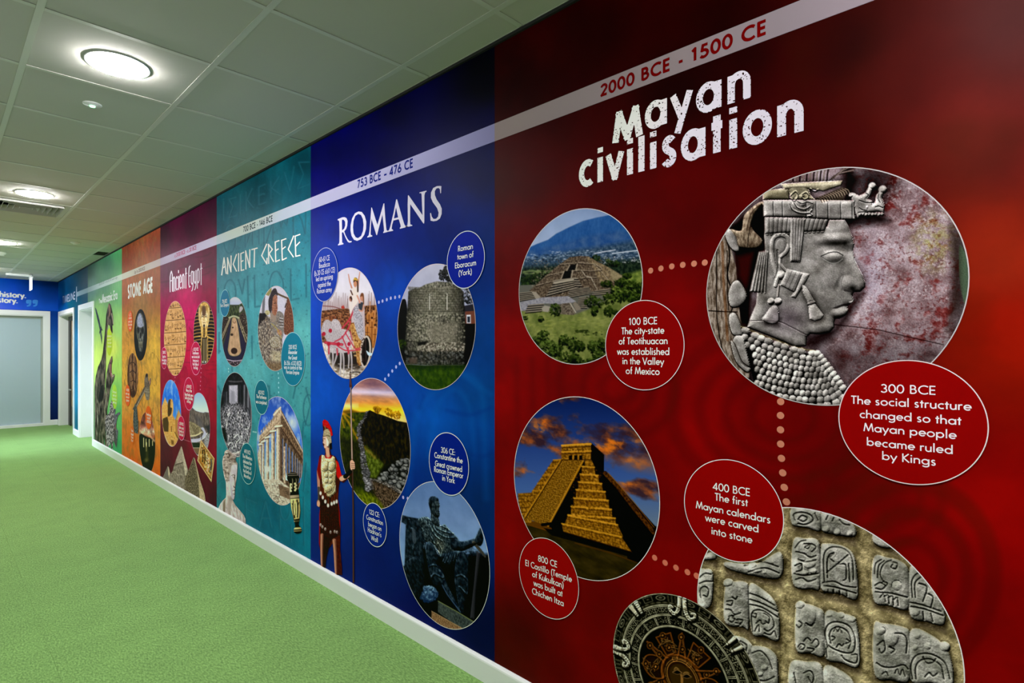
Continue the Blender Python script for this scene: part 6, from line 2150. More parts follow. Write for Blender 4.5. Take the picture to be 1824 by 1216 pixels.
    p.line([(278, -176), (298, -172)], 12, (74, 50, 46))
    f = p.shade(.35, -.5, -.8, .01, 5, .5, 1.5)
    p.img *= f[..., None]
    return p


ROMANS = [
    # R
    ([(107, 612), (180, 582), (215, 580), (245, 596), (260, 640), (255, 710), (240, 760), (208, 800), (230, 860), (262, 920), (290, 950), (323, 948), (322, 966), (288, 974), (262, 960), (232, 905), (200, 830), (192, 812), (172, 818), (174, 900), (176, 972), (198, 984), (196, 998), (112, 1018), (112, 1002), (128, 988), (134, 960), (136, 820), (132, 650), (124, 632), (108, 630)],
     [(172, 622), (200, 620), (222, 650), (224, 710), (206, 760), (174, 785)]),
    # O
    ([(430, 492), (480, 500), (525, 560), (550, 650), (546, 760), (520, 850), (470, 920), (408, 946), (360, 930), (322, 870), (306, 790), (308, 700), (330, 600), (375, 520)],
     [(424, 530), (380, 560), (352, 640), (344, 740), (352, 830), (384, 890), (420, 905), (470, 870), (500, 790), (508, 700), (498, 610), (468, 545)]),
    # M
    ([(628, 430), (636, 432), (722, 700), (818, 368), (828, 368), (846, 620), (858, 740), (864, 780), (890, 796), (890, 806), (814, 826), (812, 812), (824, 795), (822, 740), (800, 540), (716, 856), (706, 856), (640, 640), (632, 600), (622, 700), (616, 830), (620, 856), (643, 862), (642, 878), (566, 895), (566, 882), (588, 860), (598, 800), (614, 620)], None),
    # A
    ([(1014, 304), (1026, 306), (1070, 460), (1110, 600), (1138, 690), (1156, 716), (1190, 716), (1190, 730), (1070, 760), (1070, 744), (1084, 730), (1080, 700), (1052, 612), (970, 632), (950, 700), (942, 760), (966, 780), (966, 790), (880, 808), (880, 796), (904, 776), (920, 730), (970, 520)],
     [(1010, 430), (978, 600), (1044, 584)]),
    # N
    ([(1196, 244), (1206, 244), (1420, 550), (1412, 380), (1406, 230), (1398, 208), (1374, 212), (1374, 198), (1480, 170), (1482, 184), (1460, 200), (1450, 240), (1448, 640), (1444, 678), (1434, 678), (1230, 380), (1228, 640), (1232, 690), (1264, 704), (1262, 714), (1156, 738), (1156, 726), (1186, 704), (1194, 640), (1190, 380)], None),
    # S
    ([(1712, 100), (1706, 210), (1694, 210), (1690, 150), (1668, 128), (1632, 140), (1610, 180), (1612, 240), (1640, 310), (1690, 380), (1718, 450), (1716, 530), (1690, 600), (1640, 636), (1590, 644), (1545, 634), (1538, 520), (1550, 514), (1562, 570), (1590, 608), (1630, 606), (1662, 570), (1670, 510), (1646, 440), (1580, 350), (1550, 280), (1552, 200), (1586, 130), (1640, 102), (1680, 98)], None),
]
# ---------------------------------------------------------------- printed pictures, older panels
def pic_stadium():
    p = disc_pic((395.9, 441.9, 528.9, 653.0), .5)
    p.frame(388, 500, .13158)
    p.vgrad([(220, (190, 194, 214)), (320, (170, 176, 196)), (330, (50, 56, 44)), (500, (70, 76, 54))])
    p.poly([(150, 320), (250, 345), (340, 300), (340, 500), (150, 500)], mixn((28, 38, 22), (86, 96, 62), .5 + p.n(.03, 1) * 1.6))
    p.poly([(300, 360), (330, 345), (345, 380), (300, 430)], (170, 164, 168), smooth=True)
    p.poly([(50, 470), (170, 500), (200, 520), (60, 860), (50, 860)], mixn((26, 18, 18), (92, 76, 66), .4 + p.n(.012, 2, 3) * 1.6))
    p.poly([(270, 500), (340, 420), (420, 480), (420, 900), (370, 860)], mixn((26, 20, 20), (104, 88, 76), .4 + p.n(.012, 3, 3) * 1.6))
    p.speck(300, 500, 410, 780, 60, [(180, 170, 140), (40, 30, 30)], 6, 3, .7)
    for P in ([(175, 510), (60, 800)], [(165, 505), (52, 770)], [(275, 505), (385, 830)], [(290, 500), (405, 800)]):
        p.line(P, 9, (188, 178, 140), a=.85)
    p.line([(160, 500), (220, 478), (290, 500)], 22, (170, 172, 140), smooth=True)
    tr = [(180, 515), (270, 515), (300, 620), (390, 870), (380, 960), (330, 1070), (230, 1090), (130, 1065), (80, 930), (78, 880), (150, 640)]
    p.poly(tr, (44, 40, 62))
    p.poly([(200, 510), (250, 510), (280, 640), (310, 880), (318, 950), (290, 1000), (230, 1018), (170, 1000), (145, 940), (150, 880), (185, 640)], mixn((160, 130, 100), (196, 164, 132), .5 + p.n(.06, 5)), smooth=True)
    p.line([(200, 520), (185, 640), (150, 880), (145, 940), (170, 1000), (230, 1018), (290, 1000), (318, 950), (308, 880), (280, 640), (252, 520)], 5, (150, 140, 90), smooth=True)
    for x, y, r in ((227, 948, 44), (195, 728, 18), (208, 632, 11)):
        p.ell(x, y, r, r * .95, (52, 34, 28))
    p.line([(212, 550), (222, 570), (240, 568), (242, 548)], 6, (90, 60, 40), smooth=True)
    p.poly([(120, 1065), (330, 1075), (300, 1160), (160, 1160)], mixn((20, 14, 22), (150, 130, 140), .3 + p.n(.012, 7, 3) * 2))
    p.line([(120, 1062), (230, 1085), (335, 1072)], 10, (196, 180, 196), smooth=True)
    return p


def pic_alexander():
    p = disc_pic((460.4, 524.3, 507.8, 661.8), .5)
    p.frame(450, 490, .1727)
    n = p.n(.012, 1, 4)
    p.img[:] = mixn((184, 182, 196), (206, 204, 214), .5 + n)
    mos = mixn((66, 58, 58), (190, 178, 158), .45 + p.n(.02, 2, 4) * 1.3 + .5 * p.n(.005, 9, 2))
    p.poly([(60, 420), (80, 390), (130, 400), (160, 420), (200, 440), (240, 420), (300, 560), (310, 760), (300, 990), (60, 990)], mos, smooth=True)
    p.poly([(140, 200), (200, 120), (200, 170), (170, 215)], (142, 134, 84))
    p.line([(120, 200), (118, 300), (112, 400)], 26, (112, 110, 116))
    p.poly([(72, 400), (150, 385), (140, 440), (70, 510)], (34, 30, 34))
    p.line([(250, 185), (300, 210), (370, 240)], 18, (92, 74, 52))
    p.line([(370, 240), (340, 330)], 12, (60, 50, 52))
    p.line([(340, 260), (380, 310)], 10, (190, 186, 190))
    p.poly([(370, 230), (410, 300), (432, 560), (400, 600), (330, 600), (330, 420), (350, 320)], mixn((74, 44, 34), (150, 104, 80), .5 + p.n(.012, 3, 4, .4) * 1.7), smooth=True)
    # cuirass and cloak
    p.poly([(240, 420), (270, 370), (320, 400), (330, 470), (325, 560), (310, 650), (240, 620), (200, 560), (190, 480)], mixn((96, 92, 92), (160, 152, 140), .5 + p.n(.01, 4) * 1.5), smooth=True)
    for k in range(7):
        p.line([(285, 440 + k * 15), (318, 448 + k * 14)], 6, (204, 202, 206) if k % 2 == 0 else (70, 62, 64))
    p.poly([(262, 560), (300, 575), (300, 620), (262, 600)], (170, 116, 96), smooth=True)
    p.line([(200, 500), (260, 560), (300, 650)], 9, (176, 160, 80), smooth=True, a=.8)
    p.ell(236, 690, 56, 60, mixn((140, 132, 118), (196, 190, 176), .5 + n))
    for r in (56, 38, 20):
        p.line(p.ellp(236, 690, r, r * 1.05) + [(236 + r, 690)], 5, (120, 108, 70), a=.8)
    p.poly([(200, 780), (300, 790), (300, 890), (200, 880)], mixn((150, 142, 110), (206, 196, 170), .5 + p.n(.012, 6, 3, .3) * 1.6), soft=3)
    # neck and head
    p.poly([(185, 400), (205, 380), (250, 400), (240, 470), (200, 480)], (150, 134, 120), smooth=True)
    p.poly([(205, 240), (230, 205), (258, 215), (258, 290), (262, 340), (250, 400), (228, 415), (205, 380), (196, 300)], mixn((120, 78, 60), (180, 130, 104), .5 + p.n(.015, 7) * 1.2), smooth=True)
    p.poly([(172, 360), (168, 260), (190, 190), (210, 150), (240, 135), (258, 170), (262, 210), (240, 200), (214, 230), (206, 300), (200, 370), (186, 390)], mixn((30, 24, 30), (76, 66, 70), .5 + p.n(.008, 8, 3) * 1.5), smooth=True)
    p.line([(226, 290), (246, 288)], 6, (40, 26, 26))
    p.line([(240, 300), (252, 335), (242, 345)], 4, (96, 54, 44), smooth=True)
    p.line([(234, 368), (252, 368)], 5, (110, 44, 40))
    p.ell(160, 385, 24, 22, (190, 182, 140))
    p.leaves(160, 385, 24, 22, 16, (150, 140, 90), (220, 214, 190), 7, 3)
    rs = np.random.RandomState(2)
    for k in range(90):
        x, y = 80 + 220 * rs.rand(), 430 + 480 * rs.rand()
        p.line([(x, y), (x + 14 * rs.randn(), y + 34 * rs.rand()), (x + 18 * rs.randn(), y + 60 * rs.rand())], 4, ((50, 44, 46), (206, 196, 178), (120, 96, 70))[k % 3], smooth=True, a=.6)
    p.poly([(150, 900), (320, 900), (320, 990), (140, 990)], mixn((86, 66, 44), (150, 130, 100), .5 + n), soft=4, a=.8)
    return p


def pic_painting():
    p = disc_pic((393.3, 449.2, 664.2, 812), .5)
    p.frame(388, 655, .13163)
    p.img[:] = mixn((10, 10, 14), (44, 42, 48), .5 + p.n(.05, 1))
    p.line([(160, 180), (250, 188), (330, 180)], 12, (112, 108, 112), smooth=True, soft=1.5)
    p.poly([(156, 236), (275, 232), (275, 470), (200, 500), (158, 470)], mixn((150, 148, 160), (196, 192, 204), .5 + p.n(.02, 2)), soft=1)
    p.poly([(180, 330), (225, 320), (235, 440), (180, 460)], (140, 138, 150), soft=2, smooth=True)
    for x, w, c in ((100, 14, 60), (125, 12, 130), (310, 26, 50), (345, 10, 30), (366, 18, 170), (420, 30, 150), (440, 12, 60), (460, 16, 150)):
        p.line([(x, 240 if x > 300 else 330), (x - 4, 620), (x, 1000)], w, (c, c, c + 8), a=.75, soft=1.5)
    crowd = mixn((18, 18, 24), (190, 186, 194), .45 + p.n(.018, 3, 4, .7) * 2.1)
    p.poly([(40, 560), (120, 490), (260, 480), (350, 520), (380, 600), (460, 700), (470, 1200), (100, 1200)], crowd, soft=5)
    rs = np.random.RandomState(9)
    for k in range(60):
        x, y = 60 + 380 * rs.rand(), 520 + 560 * rs.rand()
        c = ((226, 222, 226), (30, 30, 36), (130, 128, 136))[k % 3]
        p.line([(x, y), (x + 10 * rs.randn(), y + 40), (x + 16 * rs.randn(), y + 90)], 16 if k % 3 else 10, c, smooth=True, a=.7, w1=4)
        if k % 3 == 0:
            p.ell(x, y - 12, 9, 12, (206, 200, 204))
    for P in ([(150, 1040), (180, 1010), (220, 1050), (200, 1090), (250, 1110)], [(230, 940), (280, 900), (300, 960), (260, 1010), (300, 1060)], [(380, 830), (420, 820), (440, 740)]):
        p.line(P, 22, (224, 220, 226), smooth=True, a=.85, w1=8)
        p.line([(x + 8, y + 6) for x, y in P], 5, (36, 36, 44), smooth=True, a=.8)
    p.poly([(60, 820), (110, 840), (130, 1000), (90, 960)], (14, 14, 18), smooth=True, soft=2)
    return p


def pic_parthenon():
    p = disc_pic((458.6, 540.7, 703.1, 902.3), .5)
    p.frame(450, 660, .24648)
    p.vgrad([(170, (54, 86, 160)), (400, (44, 92, 190)), (600, (96, 146, 214)), (780, (176, 200, 226))])
    c = np.clip(p.n(.10, 1, 5) * 2.6 + .1, 0, 1)[..., None]
    p.img = p.img * (1 - c * .6) + C3((206, 214, 228)) * c * .6
    p.ell(300, 380, 34, 60, (214, 222, 234), soft=5, a=.7)
    st = mixn((146, 122, 98), (214, 192, 164), .5 + p.n(.02, 2, 4) * 1.4)
    sh = mixn((58, 44, 36), (112, 90, 72), .5 + p.n(.02, 3, 4) * 1.5)
    lt = (226, 208, 184)
    p.poly([(190, 780), (290, 800), (372, 760), (372, 1000), (190, 1000)], sh)
    # far side colonnade in shade
    p.poly([(190, 380), (210, 300), (368, 590), (366, 760), (300, 740), (200, 560)], sh)
    p.poly([(205, 470), (366, 690), (360, 800), (280, 830), (205, 640)], (70, 112, 176))
    for x, y0, y1, w in ((232, 470, 760, 18), (256, 500, 750, 14), (278, 540, 745, 16), (300, 570, 745, 14), (316, 600, 750, 12), (332, 630, 760, 11), (346, 650, 770, 10), (358, 670, 780, 8)):
        p.line([(x, y0), (x, y1)], w, sh)
        p.line([(x - w * .3, y0), (x - w * .3, y1)], 3, (196, 176, 150), a=.8)
    p.poly([(200, 270), (215, 290), (370, 580), (366, 640), (205, 420)], mixn((84, 64, 50), (150, 124, 98), .5 + p.n(.015, 4) * 1.6))
    for k in range(14):
        t = k / 13
        p.line([(212 + 150 * t, 330 + 260 * t), (212 + 150 * t, 372 + 240 * t)], 5, (50, 38, 32), a=.8)
    p.line([(208, 300), (368, 590)], 6, lt, a=.7)
    p.line([(206, 410), (366, 650)], 6, (58, 42, 34))
    # front entablature with stepped ruin
    p.poly([(50, 500), (52, 470), (70, 450), (150, 350), (155, 320), (150, 316), (170, 285), (205, 258), (212, 290), (205, 400), (180, 402), (120, 470), (54, 535)], st)
    for k in range(7):
        x = 62 + k * 17
        y = 452 - k * 18
        p.poly([(x, y), (x + 9, y - 12), (x + 9, y - 30), (x, y - 18)], st)
        p.line([(x + 10, y - 10), (x + 10, y - 28)], 3, (90, 70, 56))
    p.line([(155, 320), (205, 265)], 9, lt)
    p.line([(52, 520), (110, 468), (205, 392)], 7, (92, 72, 58))
    p.line([(52, 500), (205, 355)], 3, (120, 98, 80))
    p.poly([(40, 600), (50, 540), (60, 770), (45, 740)], st)
    for x, y0, w in ((60, 540, 16), (80, 520, 16), (110, 490, 22), (150, 445, 26), (190, 410, 32)):
        y1 = 780 + (x - 60) * .02
        if x == 190:
            y1 = 820
        p.line([(x, y0), (x, y1)], w, st)
        p.line([(x - w * .22, y0), (x - w * .22, y1)], w * .25, (236, 220, 198), a=.8)
        p.line([(x + w * .38, y0), (x + w * .38, y1)], w * .28, (96, 74, 60), a=.8)
        p.line([(x - w * .75, y0 - 6), (x + w * .75, y0 - 14)], 12, lt)
        p.line([(x - w * .6, y0 + 4), (x + w * .6, y0)], 5, (84, 66, 54))
    p.poly([(205, 420), (218, 440), (222, 800), (205, 790)], sh)
    p.poly([(225, 550), (240, 545), (240, 815), (226, 810)], st)
    # steps and rubble
    p.poly([(60, 782), (195, 786), (280, 850), (290, 1000), (150, 1000)], mixn((150, 140, 124), (212, 200, 182), .5 + p.n(.02, 5) * 1.3))
    p.poly([(190, 820), (270, 850), (272, 930), (200, 900)], (118, 96, 78))
    rs = np.random.RandomState(4)
    for k in range(30):
        x, y = 80 + 180 * rs.rand(), 820 + 130 * rs.rand()
        p.line([(x, y), (x + 10 + 20 * rs.rand(), y + 10 * rs.rand()), (x + 30 * rs.rand(), y + 16)], 2.6, (60, 48, 42), a=.8)
    p.poly([(88, 690), (130, 690), (130, 730), (92, 730)], (226, 226, 226), soft=2, a=.7)
    return p


def pic_bust():
    """cut-out marble head of a goddess"""
    p = Pic(389.5, 441, .0985, 1.0, .45, ncap=560)
    p.frame(388, 780, .13576)
    out = [(14, 915), (40, 860), (70, 820), (112, 780), (118, 740), (116, 640), (112, 570), (90, 500), (74, 400), (66, 310), (78, 240), (94, 220), (96, 180), (118, 155), (150, 152), (190, 190), (250, 190), (262, 176), (300, 168), (300, 205), (258, 215), (256, 236), (286, 232), (284, 248), (248, 248), (240, 285), (268, 340), (266, 400), (258, 500), (250, 560), (236, 640), (232, 740), (222, 800), (204, 815), (240, 880), (300, 950), (350, 1010), (372, 1060), (378, 1130), (380, 1240), (0, 1000)]
    p.mask_poly(out)
    p.img[:] = mixn((150, 138, 136), (206, 196, 198), .5 + p.n(.05, 1) * 1.2)
    p.hp(out, 12, 40, base=2)
    hair = [(78, 240), (96, 180), (118, 155), (150, 152), (180, 200), (230, 250), (250, 300), (256, 360), (200, 350), (180, 420), (160, 480), (140, 570), (118, 570), (96, 500), (80, 400), (72, 300)]
    p.poly(hair, (150, 136, 128), smooth=True)
    rs = np.random.RandomState(6)
    for k in range(120):
        x, y = 84 + 160 * rs.rand(), 180 + 380 * rs.rand()
        if x > 150 and y > 340:
            continue
        q = 9
        P = [(x - q, y), (x, y - q), (x + q, y), (x, y + q * .7)]
        p.line(P, 5, ((70, 58, 52), (206, 196, 186), (110, 94, 84))[k % 3], smooth=True, a=.8)
    p.line([(150, 290), (200, 268), (246, 300)], 9, (96, 82, 76), smooth=True)
    p.line([(120, 210), (150, 200), (160, 240), (136, 250)], 14, (50, 40, 36), smooth=True, a=.8)
    face = [(176, 480), (190, 360), (262, 350), (266, 400), (258, 500), (250, 560), (236, 640), (232, 740), (220, 800), (200, 800), (180, 740), (165, 640)]
    p.poly(face, mixn((180, 170, 176), (216, 208, 212), .5 + p.n(.05, 2)), smooth=True)
    p.bump(235, 520, 20, 60, -6)
    p.bump(222, 700, 16, 50, 6)
    p.line([(190, 490), (214, 480), (234, 494)], 8, (92, 74, 68), smooth=True, a=.9)
    p.line([(204, 505), (222, 520), (236, 512)], 8, (110, 92, 86), smooth=True, a=.8)
    p.poly([(228, 500), (240, 530), (238, 600), (228, 620), (230, 560)], (120, 90, 72), smooth=True, a=.85)
    p.line([(206, 690), (222, 680), (232, 690)], 9, (84, 56, 50), smooth=True)
    p.line([(218, 630), (230, 650)], 12, (96, 72, 62), smooth=True)
    p.line([(210, 730), (226, 735)], 8, (110, 84, 76), smooth=True)
    p.line([(176, 500), (180, 640), (200, 800)], 10, (130, 124, 146), smooth=True, a=.55, soft=1.5)
    p.poly([(130, 790), (160, 760), (196, 810), (180, 900), (170, 1010), (145, 990)], (150, 134, 128), smooth=True, a=.8, soft=2)
    p.poly([(78, 850), (105, 800), (100, 985), (76, 950)], (92, 78, 62), smooth=True, a=.9, soft=1.5)
    for P in ([(200, 830), (250, 920), (270, 1060)], [(230, 880), (290, 970), (310, 1090)], [(180, 920), (210, 1000), (220, 1040)], [(300, 960), (345, 1030), (350, 1100)]):
        p.line(P, 6, (140, 124, 116), smooth=True, a=.8, soft=1.2)
    f = p.shade(.16, -.6, -.5, .01, 5, .6, 1.25)
    p.img *= f[..., None]
    return p


def pic_amphora():
    p = Pic(511, 539.5, .08, .98, .4, ncap=560)
    p.frame(450, 660, .24648)
    out = [(262, 742), (290, 730), (325, 738), (326, 755), (340, 760), (342, 790), (330, 820), (338, 880), (344, 940), (350, 1010), (344, 1070), (338, 1110), (352, 1130), (360, 1150), (352, 1170), (325, 1176), (305, 1165), (303, 1145), (312, 1120), (300, 1070), (285, 1000), (274, 920), (276, 860), (268, 810), (254, 780), (256, 756)]
    p.mask_poly(out, smooth=True)
    p.img[:] = C3((20, 18, 16))
    cream = mixn((176, 160, 96), (206, 192, 134), .5 + p.n(.02, 1))
    p.poly([(276, 925), (344, 920), (350, 1010), (342, 1066), (306, 1075), (284, 1000)], cream)
    p.poly([(274, 900), (342, 895), (343, 915), (276, 922)], (150, 136, 110))
    for y in (742, 756):
        p.line([(262, y), (326, y - 2)], 5, (120, 110, 96))
    for x, y, s in ((285, 820, -1), (308, 815, 1)):
        for k in range(5):
            p.ell(x + s * (4 + k % 2 * 6), y + k * 12, 8, 8, (196, 186, 140))
    for x in (292, 318, 336):
        p.line([(x, 780), (x + 2, 800), (x - 3, 850)], 4, (150, 140, 110), smooth=True)
    # figures on the belly
    for P, w in (([(300, 940), (298, 1000), (308, 1060)], 10), ([(326, 935), (330, 990), (328, 1055)], 10), ([(312, 960), (316, 1040)], 3), ([(290, 960), (300, 975)], 5), ([(340, 950), (330, 975)], 5)):
        p.line(P, w, (30, 26, 22), smooth=True)
    p.line([(304, 930), (302, 990), (306, 1040)], 4, (214, 200, 140), smooth=True)
    p.line([(322, 950), (324, 1000), (322, 1050)], 5, (222, 206, 146), smooth=True)
    for y, c, w in ((1078, (60, 52, 40), 8), (1088, (190, 176, 120), 8), (1100, (20, 18, 16), 10), (1140, (206, 192, 130), 14), (1158, (176, 160, 106), 6), (1168, (24, 20, 18), 8)):
        p.line([(296, y), (360, y - 4)], w, c)
    for k in range(5):
        p.poly([(308 + k * 7, 1092), (314 + k * 7, 1092), (312 + k * 6, 1070)], (30, 26, 22))
    X = (p.X - 450) / .24648
    p.img *= (1.12 - .35 * np.clip((X - 300) / 50, 0, 1))[..., None]
    return p


def pic_hieroglyphs():
    p = disc_pic((292.9, 332.6, 536.6, 668.6), .42)
    p.frame(285, 530, .13158)
    p.img[:] = mixn((186, 142, 84), (222, 180, 122), .5 + p.n(.06, 1) * 1.2 + .3 * p.n(.008, 2))
    rs = np.random.RandomState(11)
    ys = [50, 135, 300, 468, 632, 800, 960, 1060]
    for i, y in enumerate(ys[1:-1]):
        p.line([(55, y + 12), (210, y + 3), (365, y - 10)], 9, (92, 60, 30), smooth=True)
        p.line([(55, y + 22), (210, y + 13), (365, y)], 5, (236, 200, 146), smooth=True, a=.7)
    dk = (104, 68, 34)
    for r in range(7):
        y0, y1 = ys[r] + 18, ys[r + 1] - 14
        if y1 - y0 < 40:
            continue
        for c in range(9):
            x = 70 + c * 33 + 6 * rs.rand()
            yy = y0 + (y1 - y0) * (.2 + .3 * rs.rand())
            h = (y1 - y0) * (.25 + .25 * rs.rand())
            k = rs.randint(6)
            if k == 0:
                P = [(x, yy), (x + 8, yy + h * .5), (x, yy + h), (x + 14, yy + h)]
            elif k == 1:
                P = p.ellp(x + 8, yy + h * .5, 9, h * .3) + [(x + 17, yy + h * .5)]
            elif k == 2:
                P = [(x, yy), (x + 22, yy), (x + 10, yy + 20)]
            elif k == 3:
                P = [(x + 12, yy), (x, yy + h * .4), (x + 16, yy + h * .6), (x + 6, yy + h)]
            elif k == 4:
                P = [(x, yy + h), (x + 4, yy), (x + 16, yy + h * .3), (x + 4, yy + h * .5)]
            else:
                P = [(x + 6, yy), (x + 6, yy + h)]
            p.line(P, 6.5, dk, smooth=k in (0, 3), a=.9)
            p.line([(a + 4, b + 6) for a, b in P], 3, (238, 204, 150), smooth=k in (0, 3), a=.5)
            if k in (2, 4):
                p.ell(x + 12, yy + h * 1.1, 11, 8, (84, 54, 26))
    return p


def pic_mask():
    p = disc_pic((345.5, 383.0, 536.6, 648.7), .42)
    p.frame(285, 530, .13158)
    gold = mixn((170, 128, 50), (236, 206, 130), .5 + p.n(.03, 1) * 1.4)
    p.img[:] = C3((34, 26, 24))
    for i in range(15):                       # striped headcloth, left and right lappets
        y = 190 + i * 46
        p.line([(455, y + 30), (500, y + 14), (560, y + 6)], 9, (206, 160, 80), smooth=True)
        p.line([(640, y - 10), (700, y - 14), (750, y - 4)], 9, (206, 160, 80), smooth=True)
    p.poly([(560, 560), (650, 540), (655, 900), (560, 900)], (60, 44, 30))
    p.line([(570, 520), (560, 700), (565, 880)], 12, gold, smooth=True)
    p.line([(650, 520), (650, 700), (650, 880)], 10, gold, smooth=True)
    p.line([(640, 520), (745, 575)], 16, gold)
    p.line([(740, 590), (720, 700), (690, 800)], 10, (200, 176, 120), smooth=True)
    p.line([(470, 530), (560, 520)], 14, gold)
    # hood and face
    p.poly([(600, 60), (650, 80), (680, 160), (670, 300), (650, 400), (640, 520), (600, 540), (565, 520), (555, 400), (530, 300), (525, 170), (550, 90)], gold, smooth=True)
    for x in (545, 560, 575, 632, 648, 664):
        p.line([(x, 110), (x + (600 - x) * .1, 300)], 4, (90, 62, 30), a=.7)
    p.poly([(560, 200), (600, 170), (650, 200), (648, 300), (630, 380), (600, 410), (574, 380), (560, 300)], mixn((206, 176, 110), (246, 232, 190), .55 + p.n(.02, 2) * 1.2), smooth=True)
    p.poly([(578, 120), (620, 120), (626, 210), (600, 250), (574, 210)], (96, 70, 50), smooth=True, soft=1.5)
    for x in (580, 626):
        p.line([(x - 15, 262), (x, 254), (x + 15, 262)], 7, (24, 18, 20), smooth=True)
        p.line([(x - 13, 240), (x, 232), (x + 14, 240)], 4, (40, 34, 50), smooth=True)
    p.line([(602, 250), (600, 310)], 8, (170, 130, 70))
    p.line([(588, 340), (602, 334), (616, 340)], 7, (120, 70, 40), smooth=True)
    p.ell(602, 380, 12, 18, (40, 30, 28))
    p.poly([(592, 400), (612, 400), (614, 520), (602, 535), (590, 520)], (48, 34, 32))
    for k in range(6):
        p.line([(592, 410 + k * 19), (612, 410 + k * 19)], 4, gold)
    for x in (585, 600, 616, 632):
        p.line([(x, 560), (x, 870)], 6, (206, 196, 150) if x in (600, 632) else (120, 110, 76))
    p.ell(603, 870, 26, 16, (210, 220, 210))
    p.ell(603, 870, 9, 14, (16, 16, 20))
    for x in (537, 662):
        p.line([(x, 140), (x + 4, 260), (x + (600 - x) * .2, 380)], 12, (220, 206, 160), smooth=True, a=.8)
    return p


def pic_sphinx():
    p = disc_pic((288.5, 323.3, 675.9, 795.3), .42)
    p.frame(285, 660, .11513)
    p.vgrad([(140, (88, 146, 214)), (400, (34, 106, 208)), (700, (70, 130, 210)), (900, (150, 180, 214))])
    c = np.clip(p.n(.08, 1, 5) * 2.4 + .1, 0, 1)[..., None]
    p.img = p.img * (1 - c * .5) + C3((190, 206, 230)) * c * .5
    sand = mixn((186, 134, 66), (228, 180, 104), .5 + p.n(.03, 2) * 1.3)
    p.poly([(30, 560), (84, 410), (140, 560), (150, 760), (30, 760)], sand)
    p.poly([(235, 780), (295, 600), (345, 740), (345, 900), (235, 900)], (188, 146, 84))
    p.poly([(295, 600), (270, 720), (240, 800), (240, 770)], (140, 104, 60))
    p.poly([(30, 760), (350, 760), (350, 1200), (30, 1200)], (160, 118, 64))
    dk = (70, 54, 32)
    p.poly([(125, 640), (130, 500), (150, 445), (185, 440), (206, 480), (212, 600), (205, 690), (235, 760), (250, 1000), (290, 1050), (270, 1100), (60, 960), (50, 760), (120, 720)], sand, smooth=True)
    p.poly([(125, 640), (130, 500), (152, 446), (170, 450), (166, 560), (190, 580), (180, 660), (150, 705), (130, 700)], dk, smooth=True)
    p.poly([(50, 740), (120, 710), (140, 800), (135, 945), (70, 940), (48, 850)], (76, 60, 36))
    for k in range(9):
        y = 720 + k * 26
        p.line([(140, y), (185, y + 8), (225, y + 4)], 5, (140, 98, 48), smooth=True, a=.8)
    p.line([(185, 860), (184, 940)], 12, (110, 76, 40))
    p.line([(235, 950), (280, 1045)], 10, (90, 64, 36))
    p.poly([(60, 945), (130, 950), (240, 1040), (285, 1060), (250, 1200), (180, 1180), (110, 1080)], mixn((170, 124, 66), (214, 170, 104), .5 + p.n(.02, 4) * 1.6))
    p.poly([(175, 1070), (215, 1080), (220, 1140), (185, 1140)], (110, 78, 40), soft=1)
    p.line([(80, 1010), (130, 1130), (190, 1172)], 18, (196, 180, 140), smooth=True)
    return p


def pic_valley():
    p = disc_pic((337.7, 375.0, 696.8, 815.5), .42)
    p.frame(285, 660, .11513)
    p.vgrad([(320, (140, 176, 226)), (640, (196, 214, 240))])
    p.poly([(450, 600), (500, 570), (560, 620), (620, 640), (680, 650), (700, 640), (790, 650), (790, 1300), (450, 1300)], mixn((74, 66, 64), (122, 112, 104), .5 + p.n(.05, 1) * 1.4))
    p.poly([(560, 700), (640, 760), (670, 880), (600, 850)], (92, 88, 92), soft=3, a=.7, smooth=True)
    p.poly([(450, 780), (530, 800), (640, 880), (650, 950), (560, 1010), (460, 1010)], mixn((96, 86, 66), (176, 164, 130), .5 + p.n(.02, 2, 4, .5) * 1.8))
    for k in range(9):
        p.line([(470 + k * 16, 810 + k * 8), (510 + k * 12, 900 + k * 8), (540 + k * 9, 980)], 5, (70, 60, 48), smooth=True, a=.6)
    p.line([(460, 1010), (560, 1000), (655, 950)], 22, (200, 188, 150), smooth=True)
    p.poly([(640, 890), (680, 880), (720, 960), (740, 970), (700, 1040), (600, 1100), (480, 1110), (480, 1060), (620, 1040), (680, 960)], (176, 176, 196), smooth=True)
    p.line([(740, 960), (700, 1030), (620, 1080)], 9, (220, 214, 200), smooth=True)
    p.poly([(700, 860), (790, 820), (790, 960), (760, 970)], (52, 52, 56), soft=2)
    p.poly([(720, 990), (790, 970), (790, 1240), (700, 1240), (690, 1080)], mixn((104, 104, 104), (170, 170, 176), .5 + p.n(.012, 3) * 1.6))
    p.line([(650, 960), (650, 1060)], 9, (60, 60, 50))
    p.poly([(500, 1110), (620, 1115), (620, 1190), (520, 1190)], (36, 48, 36))
    p.poly([(520, 1190), (620, 1190), (600, 1290), (550, 1260)], (112, 92, 70))
    p.line([(515, 1192), (620, 1192)], 5, (206, 200, 180))
    return p


